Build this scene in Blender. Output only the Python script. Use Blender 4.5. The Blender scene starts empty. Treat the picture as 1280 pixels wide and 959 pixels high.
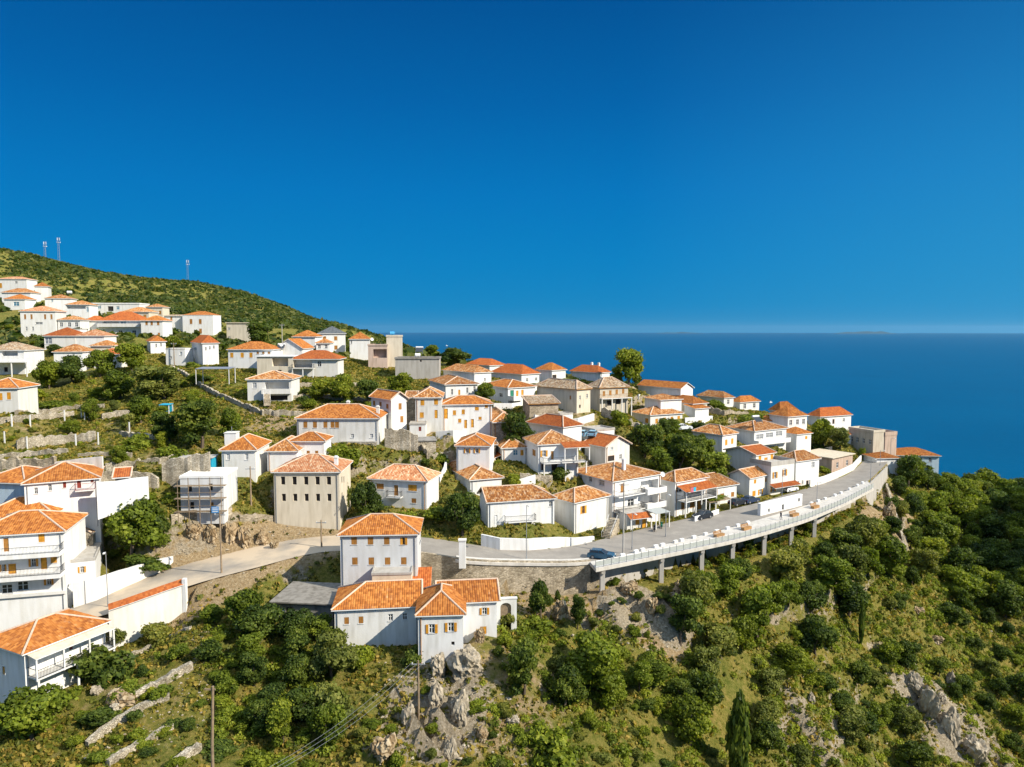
import bpy, math, random
import numpy as np
from mathutils import Vector, Matrix
random.seed(7)
RNG = np.random.default_rng(7)
SC = bpy.context.scene
COL = SC.collection
R = math.radians
# ------------------------------------------------------------------ camera model (used to turn photo measurements into metres)
CZ = 245.0            # the drone hovers 245 m above the sea
FPX = 900.0
TILT = R(4.29)
ST, CT = math.sin(TILT), math.cos(TILT)
def ray(px, py):
    x = (px-640)/FPX; y = -(py-479.5)/FPX
    return Vector((x, CT+y*ST, -ST+y*CT))
def at(px, py, Y):
    d = ray(px, py); return Vector((0, 0, CZ)) + d*(Y/d.y)
def atz(px, py, z):
    d = ray(px, py); return Vector((0, 0, CZ)) + d*((z-CZ)/d.z)
def proj(p):
    r = Vector(p)-Vector((0, 0, CZ)); zc = r.y*CT - r.z*ST
    return 640+FPX*r.x/zc, 479.5-FPX*(r.y*ST+r.z*CT)/zc
def along(p, u, px):
    """distance along horizontal direction u from p to the photo column px"""
    k = (px-640)/FPX; zc = p.y*CT-(p.z-CZ)*ST
    return (k*zc-p.x)/(u[0]-k*u[1]*CT)
# ------------------------------------------------------------------ objects
def mesh(name, v, f, mats, uv=None, mi=None, smooth=False):
    me = bpy.data.meshes.new(name)
    me.from_pydata([tuple(q) for q in v], [], f)
    for m in mats: me.materials.append(m)
    if mi is not None: me.polygons.foreach_set('material_index', mi)
    if smooth: me.polygons.foreach_set('use_smooth', [True]*len(f))
    if uv is not None:
        l = me.uv_layers.new(name='UVMap'); l.data.foreach_set('uv', np.array(uv, dtype=np.float32).ravel())
    me.update(); return me
def link(name, me, parent=None):
    o = bpy.data.objects.new(name, me); COL.objects.link(o)
    if parent is not None: o.parent = parent
    return o
def tag(o, label=None, cat=None, group=None, kind=None):
    if label: o['label'] = label
    if cat: o['category'] = cat
    if group: o['group'] = group
    if kind: o['kind'] = kind
    return o
def empty(name, loc=(0, 0, 0), rz=0.0):
    o = bpy.data.objects.new(name, None); COL.objects.link(o); o.empty_display_size = .5
    o.location = loc; o.rotation_euler = (0, 0, rz); return o
class MB:
    """collects boxes, quads and tubes, builds one mesh object"""
    def __init__(s): s.v = []; s.f = []; s.m = []
    def quad(s, *p, m=0):
        b = len(s.v); s.v += [tuple(q) for q in p]; s.f.append(tuple(range(b, b+len(p)))); s.m.append(m)
    def box(s, x0, x1, y0, y1, z0, z1, m=0):
        b = len(s.v)
        s.v += [(x0,y0,z0),(x1,y0,z0),(x1,y1,z0),(x0,y1,z0),(x0,y0,z1),(x1,y0,z1),(x1,y1,z1),(x0,y1,z1)]
        for q in ((0,3,2,1),(4,5,6,7),(0,1,5,4),(1,2,6,5),(2,3,7,6),(3,0,4,7)):
            s.f.append(tuple(b+i for i in q)); s.m.append(m)
    def obox(s, M, x0, x1, y0, y1, z0, z1, m=0):
        b = len(s.v); s.box(x0, x1, y0, y1, z0, z1, m)
        s.v[b:] = [tuple(M @ Vector(q)) for q in s.v[b:]]
    def tube(s, pts, r, n=6, m=0, r2=None, cap=True):
        pts = [Vector(p) for p in pts]; b = len(s.v); k = len(pts)
        for i, p in enumerate(pts):
            d = (pts[min(i+1, k-1)]-pts[max(i-1, 0)]).normalized()
            a = d.orthogonal().normalized() if abs(d.z) > .9 else d.cross(Vector((0, 0, 1))).normalized()
            c = d.cross(a); rr = r if r2 is None else r+(r2-r)*i/(k-1)
            for j in range(n):
                t = 2*math.pi*j/n; s.v.append(tuple(p+a*(rr*math.cos(t))+c*(rr*math.sin(t))))
        for i in range(k-1):
            for j in range(n):
                s.f.append((b+i*n+j, b+i*n+(j+1) % n, b+(i+1)*n+(j+1) % n, b+(i+1)*n+j)); s.m.append(m)
        if cap:
            s.f.append(tuple(b+j for j in range(n))[::-1]); s.m.append(m)
            s.f.append(tuple(b+(k-1)*n+j for j in range(n))); s.m.append(m)
    def disc(s, c, ax, r, h, n=14, m=0):
        c = Vector(c); ax = Vector(ax).normalized(); s.tube([c-ax*h/2, c+ax*h/2], r, n, m)
    def build(s, name, mats, parent=None, smooth=False):
        if not isinstance(mats, (list, tuple)): mats = [mats]
        return link(name, mesh(name, s.v, s.f, mats, mi=s.m, smooth=smooth), parent)
# ------------------------------------------------------------------ materials
def N(nt, typ, **kw):
    n = nt.nodes.new(typ)
    for k, v in kw.items(): setattr(n, k, v)
    return n
def newmat(name):
    m = bpy.data.materials.new(name); m.use_nodes = True; nt = m.node_tree
    return m, nt, nt.nodes['Principled BSDF'], nt.links.new
def ramp(nt, stops, interp='LINEAR'):
    r = N(nt, 'ShaderNodeValToRGB'); r.color_ramp.interpolation = interp
    el = r.color_ramp.elements
    while len(el) < len(stops): el.new(.5)
    for e, (p, c) in zip(el, stops): e.position = p; e.color = (*c, 1)
    return r
def mixc(nt, L, fac, a, b, mode='MIX'):
    m = N(nt, 'ShaderNodeMix', data_type='RGBA', blend_type=mode)
    if hasattr(fac, 'node'): L(fac, m.inputs[0])
    else: m.inputs[0].default_value = fac
    for i, c in ((6, a), (7, b)):
        if hasattr(c, 'node'): L(c, m.inputs[i])
        else: m.inputs[i].default_value = (*c, 1)
    return m.outputs[2]
def plaster(name, col, stain=.16, col2=None, rough=.9):
    m, nt, P, L = newmat(name)
    tc = N(nt, 'ShaderNodeTexCoord')
    mp = N(nt, 'ShaderNodeMapping'); mp.inputs['Scale'].default_value = (1.3, 1.3, .22); L(tc.outputs['Object'], mp.inputs[0])
    n1 = N(nt, 'ShaderNodeTexNoise'); n1.inputs['Scale'].default_value = 1.1; n1.inputs['Detail'].default_value = 6; L(mp.outputs[0], n1.inputs['Vector'])
    n2 = N(nt, 'ShaderNodeTexNoise'); n2.inputs['Scale'].default_value = .45; n2.inputs['Detail'].default_value = 5; L(tc.outputs['Object'], n2.inputs['Vector'])
    d = tuple(c*(1-stain*2.2)*k for c, k in zip(col2 or col, (1, .97, .9)))
    r1 = ramp(nt, [(.42, (0, 0, 0)), (.78, (1, 1, 1))]); L(n1.outputs['Fac'], r1.inputs[0])
    c = mixc(nt, L, r1.outputs[0], col, d)
    d2 = tuple(x*(1-stain) for x in (col2 or col))
    r2 = ramp(nt, [(.4, (0, 0, 0)), (.7, (1, 1, 1))]); L(n2.outputs['Fac'], r2.inputs[0])
    c = mixc(nt, L, r2.outputs[0], c, mixc(nt, L, .5, c, d2))
    oi = N(nt, 'ShaderNodeObjectInfo')
    rr = ramp(nt, [(0, (.86, .84, .80)), (.35, (.94, .94, .94)), (1, (1, 1, 1))]); L(oi.outputs['Random'], rr.inputs[0])
    c = mixc(nt, L, 1.0, c, rr.outputs[0], 'MULTIPLY')
    L(c, P.inputs['Base Color']); P.inputs['Roughness'].default_value = rough
    P.inputs['Specular IOR Level'].default_value = .2
    b = N(nt, 'ShaderNodeBump'); b.inputs['Strength'].default_value = .25; b.inputs['Distance'].default_value = .05
    n3 = N(nt, 'ShaderNodeTexNoise'); n3.inputs['Scale'].default_value = 5; n3.inputs['Detail'].default_value = 4; L(tc.outputs['Object'], n3.inputs['Vector'])
    L(n3.outputs['Fac'], b.inputs['Height']); L(b.outputs[0], P.inputs['Normal'])
    return m
def stone(name, cols, scale=2.2, rough=.95, mortar=(.33, .29, .23)):
    m, nt, P, L = newmat(name)
    tc = N(nt, 'ShaderNodeTexCoord')
    mp = N(nt, 'ShaderNodeMapping'); mp.inputs['Scale'].default_value = (1, 1, 1.7); L(tc.outputs['Object'], mp.inputs[0])
    v = N(nt, 'ShaderNodeTexVoronoi'); v.inputs['Scale'].default_value = scale; L(mp.outputs[0], v.inputs['Vector'])
    r = ramp(nt, [(i/(len(cols)-1), c) for i, c in enumerate(cols)]); 
    sp = N(nt, 'ShaderNodeSeparateColor'); L(v.outputs['Color'], sp.inputs[0]); L(sp.outputs[0], r.inputs[0])
    e = N(nt, 'ShaderNodeTexVoronoi', feature='DISTANCE_TO_EDGE'); e.inputs['Scale'].default_value = scale; L(mp.outputs[0], e.inputs['Vector'])
    er = ramp(nt, [(.02, (0, 0, 0)), (.09, (1, 1, 1))]); L(e.outputs['Distance'], er.inputs[0])
    c = mixc(nt, L, er.outputs[0], mortar, r.outputs[0])
    n = N(nt, 'ShaderNodeTexNoise'); n.inputs['Scale'].default_value = .5; n.inputs['Detail'].default_value = 6; L(tc.outputs['Object'], n.inputs['Vector'])
    nr = ramp(nt, [(.35, (.62, .6, .55)), (.65, (1.05, 1.03, 1))]); L(n.outputs['Fac'], nr.inputs[0])
    c = mixc(nt, L, 1.0, c, nr.outputs[0], 'MULTIPLY')
    L(c, P.inputs['Base Color']); P.inputs['Roughness'].default_value = rough; P.inputs['Specular IOR Level'].default_value = .15
    b = N(nt, 'ShaderNodeBump'); b.inputs['Strength'].default_value = .8; b.inputs['Distance'].default_value = .08
    L(er.outputs[0], b.inputs['Height']); L(b.outputs[0], P.inputs['Normal'])
    return m
def tiles(name, stops, patch=.5, pale=(.62, .42, .26), pale_at=.72, dark=(.30, .11, .04)):
    """clay pan tiles; UV is in metres, u along the eave, v up the slope"""
    m, nt, P, L = newmat(name)
    uv = N(nt, 'ShaderNodeUVMap')
    mp = N(nt, 'ShaderNodeVectorMath', operation='DIVIDE'); mp.inputs[1].default_value = (.3, .42, 1); L(uv.outputs[0], mp.inputs[0])
    fl = N(nt, 'ShaderNodeVectorMath', operation='FLOOR'); L(mp.outputs[0], fl.inputs[0])
    oi = N(nt, 'ShaderNodeObjectInfo')
    cb = N(nt, 'ShaderNodeVectorMath', operation='ADD'); L(fl.outputs[0], cb.inputs[0])
    cx = N(nt, 'ShaderNodeCombineXYZ'); L(oi.outputs['Random'], cx.inputs[2]); L(cx.outputs[0], cb.inputs[1])
    wn = N(nt, 'ShaderNodeTexWhiteNoise', noise_dimensions='3D'); L(cb.outputs[0], wn.inputs['Vector'])
    r = ramp(nt, stops); L(wn.outputs['Value'], r.inputs[0])
    tc = N(nt, 'ShaderNodeTexCoord')
    n = N(nt, 'ShaderNodeTexNoise'); n.inputs['Scale'].default_value = .55; n.inputs['Detail'].default_value = 5; n.inputs['Roughness'].default_value = .65; L(tc.outputs['Object'], n.inputs['Vector'])
    # weathered pale tiles, gathered in patches
    ad = N(nt, 'ShaderNodeMath', operation='MULTIPLY_ADD'); L(n.outputs['Fac'], ad.inputs[0]); ad.inputs[1].default_value = patch*1.6
    wc = N(nt, 'ShaderNodeSeparateColor'); L(wn.outputs['Color'], wc.inputs[0])
    ml = N(nt, 'ShaderNodeMath', operation='MULTIPLY'); L(wc.outputs[1], ml.inputs[0]); ml.inputs[1].default_value = 1-patch*.4
    L(ml.outputs[0], ad.inputs[2])
    rp = ramp(nt, [(pale_at, (0, 0, 0)), (min(.99, pale_at+.22), (1, 1, 1))]); 
    hv = N(nt, 'ShaderNodeMath', operation='MULTIPLY'); L(ad.outputs[0], hv.inputs[0]); hv.inputs[1].default_value = .62
    L(hv.outputs[0], rp.inputs[0])
    c = mixc(nt, L, rp.outputs[0], r.outputs[0], pale)
    n2 = N(nt, 'ShaderNodeTexNoise'); n2.inputs['Scale'].default_value = .9; n2.inputs['Detail'].default_value = 4
    mp2 = N(nt, 'ShaderNodeMapping'); mp2.inputs['Location'].default_value = (9, 4, 2); L(tc.outputs['Object'], mp2.inputs[0]); L(mp2.outputs[0], n2.inputs['Vector'])
    rd = ramp(nt, [(.55, (0, 0, 0)), (.75, (.6, .6, .6))]); L(n2.outputs['Fac'], rd.inputs[0])
    c = mixc(nt, L, rd.outputs[0], c, dark)
    ro = ramp(nt, [(0, (.70, .68, .66)), (.4, (.9, .9, .9)), (1, (1.08, 1.08, 1.05))]); L(oi.outputs['Random'], ro.inputs[0])
    c = mixc(nt, L, 1.0, c, ro.outputs[0], 'MULTIPLY')
    L(c, P.inputs['Base Color']); P.inputs['Roughness'].default_value = .85; P.inputs['Specular IOR Level'].default_value = .2
    fr = N(nt, 'ShaderNodeVectorMath', operation='FRACTION'); L(mp.outputs[0], fr.inputs[0])
    sx = N(nt, 'ShaderNodeSeparateXYZ'); L(fr.outputs[0], sx.inputs[0])
    b = N(nt, 'ShaderNodeBump'); b.inputs['Strength'].default_value = .6; b.inputs['Distance'].default_value = .05; b.invert = True
    L(sx.outputs[1], b.inputs['Height']); L(b.outputs[0], P.inputs['Normal'])
    return m
def plain(name, col, rough=.7, metal=0, spec=.3, vary=.0):
    m, nt, P, L = newmat(name)
    P.inputs['Roughness'].default_value = rough; P.inputs['Metallic'].default_value = metal; P.inputs['Specular IOR Level'].default_value = spec
    if vary:
        tc = N(nt, 'ShaderNodeTexCoord'); n = N(nt, 'ShaderNodeTexNoise'); n.inputs['Scale'].default_value = 2.5; n.inputs['Detail'].default_value = 5
        L(tc.outputs['Object'], n.inputs['Vector'])
        r = ramp(nt, [(.3, tuple(c*(1-vary) for c in col)), (.7, tuple(min(1, c*(1+vary*.5)) for c in col))]); L(n.outputs['Fac'], r.inputs[0])
        oi = N(nt, 'ShaderNodeObjectInfo'); ro = ramp(nt, [(0, (1-vary, 1-vary, 1-vary)), (1, (1, 1, 1))]); L(oi.outputs['Random'], ro.inputs[0])
        L(mixc(nt, L, 1.0, r.outputs[0], ro.outputs[0], 'MULTIPLY'), P.inputs['Base Color'])
    else: P.inputs['Base Color'].default_value = (*col, 1)
    return m
def leafmat(name, cols, vary=.25):
    m, nt, P, L = newmat(name)
    at_ = N(nt, 'ShaderNodeAttribute', attribute_name='tint')
    r = ramp(nt, [(i/(len(cols)-1), c) for i, c in enumerate(cols)]); L(at_.outputs['Fac'], r.inputs[0])
    oi = N(nt, 'ShaderNodeObjectInfo')
    ro = ramp(nt, [(0, (1-vary, 1-vary*.9, 1-vary)), (.5, (1, 1, 1)), (1, (1+vary*.8, 1+vary*.35, 1-vary*.3))]); L(oi.outputs['Random'], ro.inputs[0])
    c = mixc(nt, L, 1.0, r.outputs[0], ro.outputs[0], 'MULTIPLY')
    L(c, P.inputs['Base Color']); P.inputs['Roughness'].default_value = .6; P.inputs['Specular IOR Level'].default_value = .25
    tr = N(nt, 'ShaderNodeBsdfTranslucent')
    L(mixc(nt, L, 1.0, c, (1.1, 1.2, .5), 'MULTIPLY'), tr.inputs[0])
    mx = N(nt, 'ShaderNodeMixShader'); mx.inputs[0].default_value = .42
    L(P.outputs[0], mx.inputs[1]); L(tr.outputs[0], mx.inputs[2])
    L(mx.outputs[0], nt.nodes['Material Output'].inputs[0])
    return m
M = {}
M['white'] = plaster('white_plaster', (.79, .78, .755), .08)
M['worn'] = plaster('worn_white_plaster', (.77, .76, .735), .13)
M['greyw'] = plaster('greyish_plaster', (.64, .64, .635), .10)
M['cream'] = plaster('cream_plaster', (.68, .60, .47), .12)
M['beige'] = plaster('beige_plaster', (.56, .50, .40), .13)
M['tan'] = plaster('bare_tan_render', (.66, .58, .45), .12)
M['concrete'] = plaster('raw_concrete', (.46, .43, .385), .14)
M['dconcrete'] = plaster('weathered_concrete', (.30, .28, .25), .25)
M['blue'] = plaster('pale_blue_plaster', (.50, .62, .70), .12)
M['pink'] = plaster('pinkish_render', (.56, .43, .35), .16)
M['stone'] = stone('rubble_stone', [(.30, .25, .18), (.46, .39, .29), (.58, .50, .38), (.40, .34, .26)], mortar=(.40,.34,.25))
M['stonep'] = stone('pale_rubble_stone', [(.40, .35, .27), (.58, .51, .40), (.66, .60, .49), (.44, .38, .29)], 3.2, mortar=(.30, .25, .18))
O1 = [(0, (.26, .080, .018)), (.5, (.40, .138, .028)), (1, (.51, .205, .05))]
O2 = [(0, (.21, .078, .025)), (.4, (.36, .138, .035)), (.8, (.47, .21, .065)), (1, (.56, .33, .15))]
M['t_or'] = tiles('orange_clay_tiles', O1, .5, (.66, .38, .19), .72)
M['t_mot'] = tiles('mottled_orange_tiles', O2, .7, (.62, .42, .25), .66)
M['t_pale'] = tiles('pale_orange_tiles', [(0, (.36, .13, .055)), (.5, (.49, .205, .09)), (1, (.58, .31, .165))], .6, (.66, .47, .30), .6)
M['t_red'] = tiles('red_clay_tiles', [(0, (.30, .075, .02)), (.5, (.40, .108, .025)), (1, (.46, .145, .038))], .3, (.60, .27, .11), .8)
M['t_brown'] = tiles('old_brown_tiles', [(0, (.16, .10, .06)), (.4, (.30, .19, .11)), (.8, (.40, .27, .16)), (1, (.48, .37, .25))], .8, (.44, .38, .29), .62, dark=(.13, .09, .05))
M['t_slate'] = tiles('slate_grey_tiles', [(0, (.09, .10, .11)), (1, (.15, .16, .17))], .2, (.2, .2, .2), .85, dark=(.07, .07, .08))
M['ridge'] = plain('mortar_ridge', (.72, .52, .38), .9, vary=.2)
M['shut'] = plain('orange_wood', (.72, .33, .03), .6, vary=.25)
M['shutb'] = plain('brown_wood', (.44, .20, .045), .6, vary=.25)
M['red'] = plain('red_brown_paint', (.28, .05, .035), .5, vary=.2)
M['glass'] = plain('dark_glass', (.03, .035, .04), .15, spec=.5)
M['bglass'] = plain('blue_glass', (.07, .20, .28), .12, spec=.6)
M['dark'] = plain('dark_opening', (.035, .03, .028), .9)
M['frame'] = plain('white_frame', (.74, .73, .70), .6)
M['iron'] = plain('dark_iron', (.05, .05, .055), .5, .6)
M['grey'] = plain('grey_metal', (.36, .37, .38), .45, .5)
M['wpaint'] = plain('white_paint', (.76, .75, .73), .5, vary=.08)
M['wood'] = plain('weathered_wood', (.30, .22, .14), .85, vary=.3)
M['bench'] = plain('varnished_wood', (.40, .22, .085), .5, vary=.2)
M['tank'] = plain('blue_plastic', (.05, .30, .55), .5)
M['teal'] = plain('turquoise_paint', (.03, .42, .62), .5, vary=.2)
M['green'] = plain('green_paint', (.03, .22, .14), .5, vary=.2)
M['railg'] = plain('pale_green_panel', (.44, .46, .43), .35, vary=.1)
M['cloth'] = plain('pink_cloth', (.62, .16, .24), .9, vary=.3)
M['bark'] = plain('bark', (.16, .12, .085), .95, vary=.35)
M['tyre'] = plain('rubber', (.02, .02, .02), .8)
M['lamp'] = plain('lamp_glass', (.75, .75, .7), .2)
M['tail'] = plain('tail_light', (.35, .02, .02), .25)
M['skin'] = plain('skin', (.50, .32, .23), .6)
M['navy'] = plain('dark_clothes', (.03, .035, .06), .9)
M['redc'] = plain('red_clothes', (.35, .05, .04), .9)
M['sign'] = plain('sign_blue', (.04, .22, .50), .4)
# ------------------------------------------------------------------ houses
BASES = []     # ground points implied by the houses
PADS = []      # footprints
def slope(v, f, uv, mi, P, U, V, Lw, Ls, a, b, nrm, pitch=.3, amp=.055):
    """one tiled roof slope: P eave start, U along the eave, V up the slope, hips taking a and b off the ends at the top"""
    n = max(2, int(round(Lw/pitch))*4); col = []
    rows = max(1, int(Ls/1.1))
    for i in range(n+1):
        u = Lw*i/n
        vm = Ls
        if a > 1e-6 and u < a: vm = Ls*u/a
        if b > 1e-6 and u > Lw-b: vm = min(vm, Ls*(Lw-u)/b)
        h = amp*(0, .8, 1, .8)[i % 4]
        col.append((u, vm, h))
    base = len(v)
    for (u, vm, h) in col:
        for r in range(rows+1):
            t = vm*r/rows
            w = .018*math.sin(u*1.7+t*2.3)*math.sin(t*1.3+u*.6)
            v.append(tuple(P+U*u+V*t+nrm*(h+w)))
    for i in range(n):
        for r in range(rows):
            q = base+i*(rows+1)+r; s = q+rows+1
            f.append((q, s, s+1, q+1)); mi.append(0)
            for (j, k) in ((i, r), (i+1, r), (i+1, r+1), (i, r+1)):
                uv.append((col[j][0], col[j][1]*k/rows))
def flatface(v, f, uv, mi, pts, m):
    b = len(v); v += [tuple(p) for p in pts]; f.append(tuple(range(b, b+len(pts)))); mi.append(m); uv += [(p[0], p[1]) for p in pts]
def make_roof(parent, Mb, W, D, H, kind, rh, oh, mat, edge, caps=True, pitch=.3):
    v, f, uv, mi = [], [], [], []
    x0, x1, y0, y1 = -oh, W+oh, -oh, D+oh
    lw, ld = x1-x0, y1-y0
    X, Yv, Z = Vector((1, 0, 0)), Vector((0, 1, 0)), Vector((0, 0, 1))
    zt = H+.03; lines = []
    tops = []
    def face(P, U, In, Lw, run, rise, a, b):
        Ls = math.hypot(run, rise); V = (In*run+Z*rise)/Ls; nr = U.cross(V)
        if nr.z < 0: nr = -nr
        slope(v, f, uv, mi, P, U, V, Lw, Ls, a, b, nr, pitch)
    c = lambda x, y, z=0: Vector((x, y, zt+z))
    if kind == 'hip':
        if lw >= ld:
            r = ld/2; k = min(r, lw/2)
            face(c(x0, y0), X, Yv, lw, r, rh, k, k); face(c(x1, y1), -X, -Yv, lw, r, rh, k, k)
            face(c(x1, y0), Yv, -X, ld, k, rh, r, r); face(c(x0, y1), -Yv, X, ld, k, rh, r, r)
            A, B = c(x0+k, y0+r, rh), c(x1-k, y0+r, rh)
            lines = [(c(x0, y0), A), (c(x0, y1), A), (c(x1, y0), B), (c(x1, y1), B), (A, B)]
        else:
            r = lw/2; k = r
            face(c(x1, y0), Yv, -X, ld, r, rh, k, k); face(c(x0, y1), -Yv, X, ld, r, rh, k, k)
            face(c(x0, y0), X, Yv, lw, k, rh, r, r); face(c(x1, y1), -X, -Yv, lw, k, rh, r, r)
            A, B = c(x0+r, y0+k, rh), c(x0+r, y1-k, rh)
            lines = [(c(x0, y0), A), (c(x1, y0), A), (c(x0, y1), B), (c(x1, y1), B), (A, B)]
    elif kind == 'gable':
        r = ld/2
        face(c(x0, y0), X, Yv, lw, r, rh, 0, 0); face(c(x1, y1), -X, -Yv, lw, r, rh, 0, 0)
        A, B = c(x0, y0+r, rh), c(x1, y0+r, rh)
        lines = [(A, B), (c(x0, y0), A), (c(x1, y0), B), (c(x0, y1), A), (c(x1, y1), B)]
    elif kind == 'gablef':
        r = lw/2
        face(c(x1, y0), Yv, -X, ld, r, rh, 0, 0); face(c(x0, y1), -Yv, X, ld, r, rh, 0, 0)
        A, B = c(x0+r, y0, rh), c(x0+r, y1, rh)
        lines = [(A, B), (c(x0, y0), A), (c(x1, y0), A), (c(x0, y1), B), (c(x1, y1), B)]
    elif kind == 'hipl' or kind == 'hipr':      # hip at one end, gable at the other
        r = ld/2; k = min(r, lw*.45)
        a, b = (k, 0) if kind == 'hipl' else (0, k)
        face(c(x0, y0), X, Yv, lw, r, rh, a, b); face(c(x1, y1), -X, -Yv, lw, r, rh, b, a)
        if a: face(c(x0, y1), -Yv, X, ld, k, rh, r, r)
        else: face(c(x1, y0), Yv, -X, ld, k, rh, r, r)
        A, B = c(x0+a, y0+r, rh), c(x1-b, y0+r, rh)
        lines = [(c(x0, y0), A), (c(x0, y1), A), (c(x1, y0), B), (c(x1, y1), B), (A, B)]
    elif kind == 'shed':
        face(c(x0, y0), X, Yv, lw, ld, rh, 0, 0)
        lines = [(c(x0, y0), c(x0, y1, rh)), (c(x1, y0), c(x1, y1, rh)), (c(x0, y1, rh), c(x1, y1, rh))]
    # eave board and soffit
    if kind == 'shed':
        for p in (((x0,y0,0),(x1,y0,0)), ((x1,y0,0),(x1,y1,rh)), ((x1,y1,rh),(x0,y1,rh)), ((x0,y1,rh),(x0,y0,0))):
            (ax, ay, az), (bx, by, bz) = p
            flatface(v, f, uv, mi, [c(ax,ay,az-.14), c(bx,by,bz-.14), c(bx,by,bz), c(ax,ay,az)], 1)
        flatface(v, f, uv, mi, [c(x0,y0,-.14), c(x0,y1,rh-.14), c(x1,y1,rh-.14), c(x1,y0,-.14)], 1)
    else:
        gl = kind in ('gable', 'hipr'); gr = kind in ('gable', 'hipl'); gf = kind == 'gablef'
        xm, ym = (x0+x1)/2, (y0+y1)/2
        E = [((x0,y0,0),(xm,y0,rh)), ((xm,y0,rh),(x1,y0,0))] if gf else [((x0,y0,0),(x1,y0,0))]
        E += [((x1,y0,0),(x1,ym,rh)), ((x1,ym,rh),(x1,y1,0))] if gr else [((x1,y0,0),(x1,y1,0))]
        E += [((x1,y1,0),(xm,y1,rh)), ((xm,y1,rh),(x0,y1,0))] if gf else [((x1,y1,0),(x0,y1,0))]
        E += [((x0,y1,0),(x0,ym,rh)), ((x0,ym,rh),(x0,y0,0))] if gl else [((x0,y1,0),(x0,y0,0))]
        for (ax, ay, az), (bx, by, bz) in E:
            flatface(v, f, uv, mi, [c(ax,ay,az-.14), c(bx,by,bz-.14), c(bx,by,bz), c(ax,ay,az)], 1)
        if not (gl or gr or gf): flatface(v, f, uv, mi, [c(x0,y0,-.14), c(x0,y1,-.14), c(x1,y1,-.14), c(x1,y0,-.14)], 1)
    o = link('roof', mesh('roof', v, f, [mat, edge], uv, mi), parent); o.matrix_local = Mb
    if caps:
        mb = MB()
        for A, B in lines:
            if (B-A).length > .3:
                mb.tube([A+Z*.06, B+Z*.06], .13, 6)
        mb.build('ridge_cap', M['ridge'], o)
    return o
class Block: pass
def pt(F, u, o, z):
    O, U, Q = F; return (O[0]+U[0]*u+Q[0]*o, O[1]+U[1]*u+Q[1]*o, z)
def fmat(F):
    O, U, Q = F
    return Matrix(((U[0], Q[0], 0, O[0]), (U[1], Q[1], 0, O[1]), (0, 0, 1, 0), (0, 0, 0, 1)))
SH = {'o': 'shut', 'b': 'shutb', 'r': 'red', 'g': 'bglass', 'D': 'shut', 'Db': 'shutb', 'Dr': 'red', 'Dg': 'teal', 'Dk': 'dark', 'Dw': 'frame', 'De': 'green'}
def openings(root, B, fac, holes, far):
    F = B.F[fac]; T = fmat(F)
    for (u0, u1, z0, z1, k) in holes:
        w, h = u1-u0, z1-z0
        m = MB()
        if k[0] == 'D':
            m.obox(T, u0+.05, u1-.05, -.14, -.08, z0, z1-.05, 0)
            for q in (.32, .68): m.obox(T, u0+w*.18, u1-w*.18, -.08, -.05, z0+h*(q-.22), z0+h*(q+.14), 0)
            for (a, b) in ((u0, u0+.05), (u1-.05, u1)): m.obox(T, a, b, -.15, .03, z0, z1, 1)
            m.obox(T, u0, u1, -.15, .03, z1-.05, z1, 1)
            m.obox(T, u1-.2, u1-.14, -.05, -.02, z0+h*.45, z0+h*.5, 2)
            o = m.build('door', [M[SH[k]], M['frame'] if k != 'Dk' else M['shutb'], M['iron']], root); o.matrix_local = B.M; continue
        if k in ('n', 'p'): continue
        fm = M['frame'] if k in ('d', 'g', 'w', 's') else M['shutb']
        pane = M['bglass'] if k == 'g' else (M['grey'] if k == 'w' else M['glass'])
        m.obox(T, u0+.03, u1-.03, -.17, -.145, z0+.03, z1-.03, 0)
        fw = min(.09, w*.12)
        for (a, b) in ((u0, u0+fw), (u1-fw, u1), (u0+w/2-fw*.5, u0+w/2+fw*.5)): m.obox(T, a, b, -.15, -.10, z0, z1, 1)
        m.obox(T, u0+fw, u1-fw, -.148, -.102, z0, z0+fw, 1); m.obox(T, u0+fw, u1-fw, -.148, -.102, z1-fw, z1, 1)
        m.obox(T, u0+fw, u1-fw, -.146, -.104, z0+h*.55, z0+h*.55+fw*.7, 1)
        m.obox(T, u0-.08, u1+.08, -.1, .07, z0-.08, z0, 2)
        o = m.build('window', [pane, fm, B.wm], root); o.matrix_local = B.M
        if k in ('o', 'b', 'r', 's', 'h'):
            sm = M[SH.get(k, 'shut')]
            for side in (0, 1):
                q = MB()
                if k in 's': a, b, o0 = ((u0-w*.5, u0-.03) if side == 0 else (u1+.03, u1+w*.5)) + (.03,)
                elif k == 'h' and side == 1: a, b, o0 = u1+.03, u1+w*.5, .03
                else: a, b, o0 = ((u0+.02, u0+w/2-.01) if side == 0 else (u0+w/2+.01, u1-.02)) + (-.07,)
                q.obox(T, a, b, o0, o0+.045, z0+.01, z1-.01)
                n = 3 if far else 7
                for j in range(n):
                    zz = z0+h*(.08+.86*j/n); q.obox(T, a+.05, b-.05, o0+.045, o0+.06, zz, zz+h*.5/n)
                q.build('shutter', sm, o)
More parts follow.
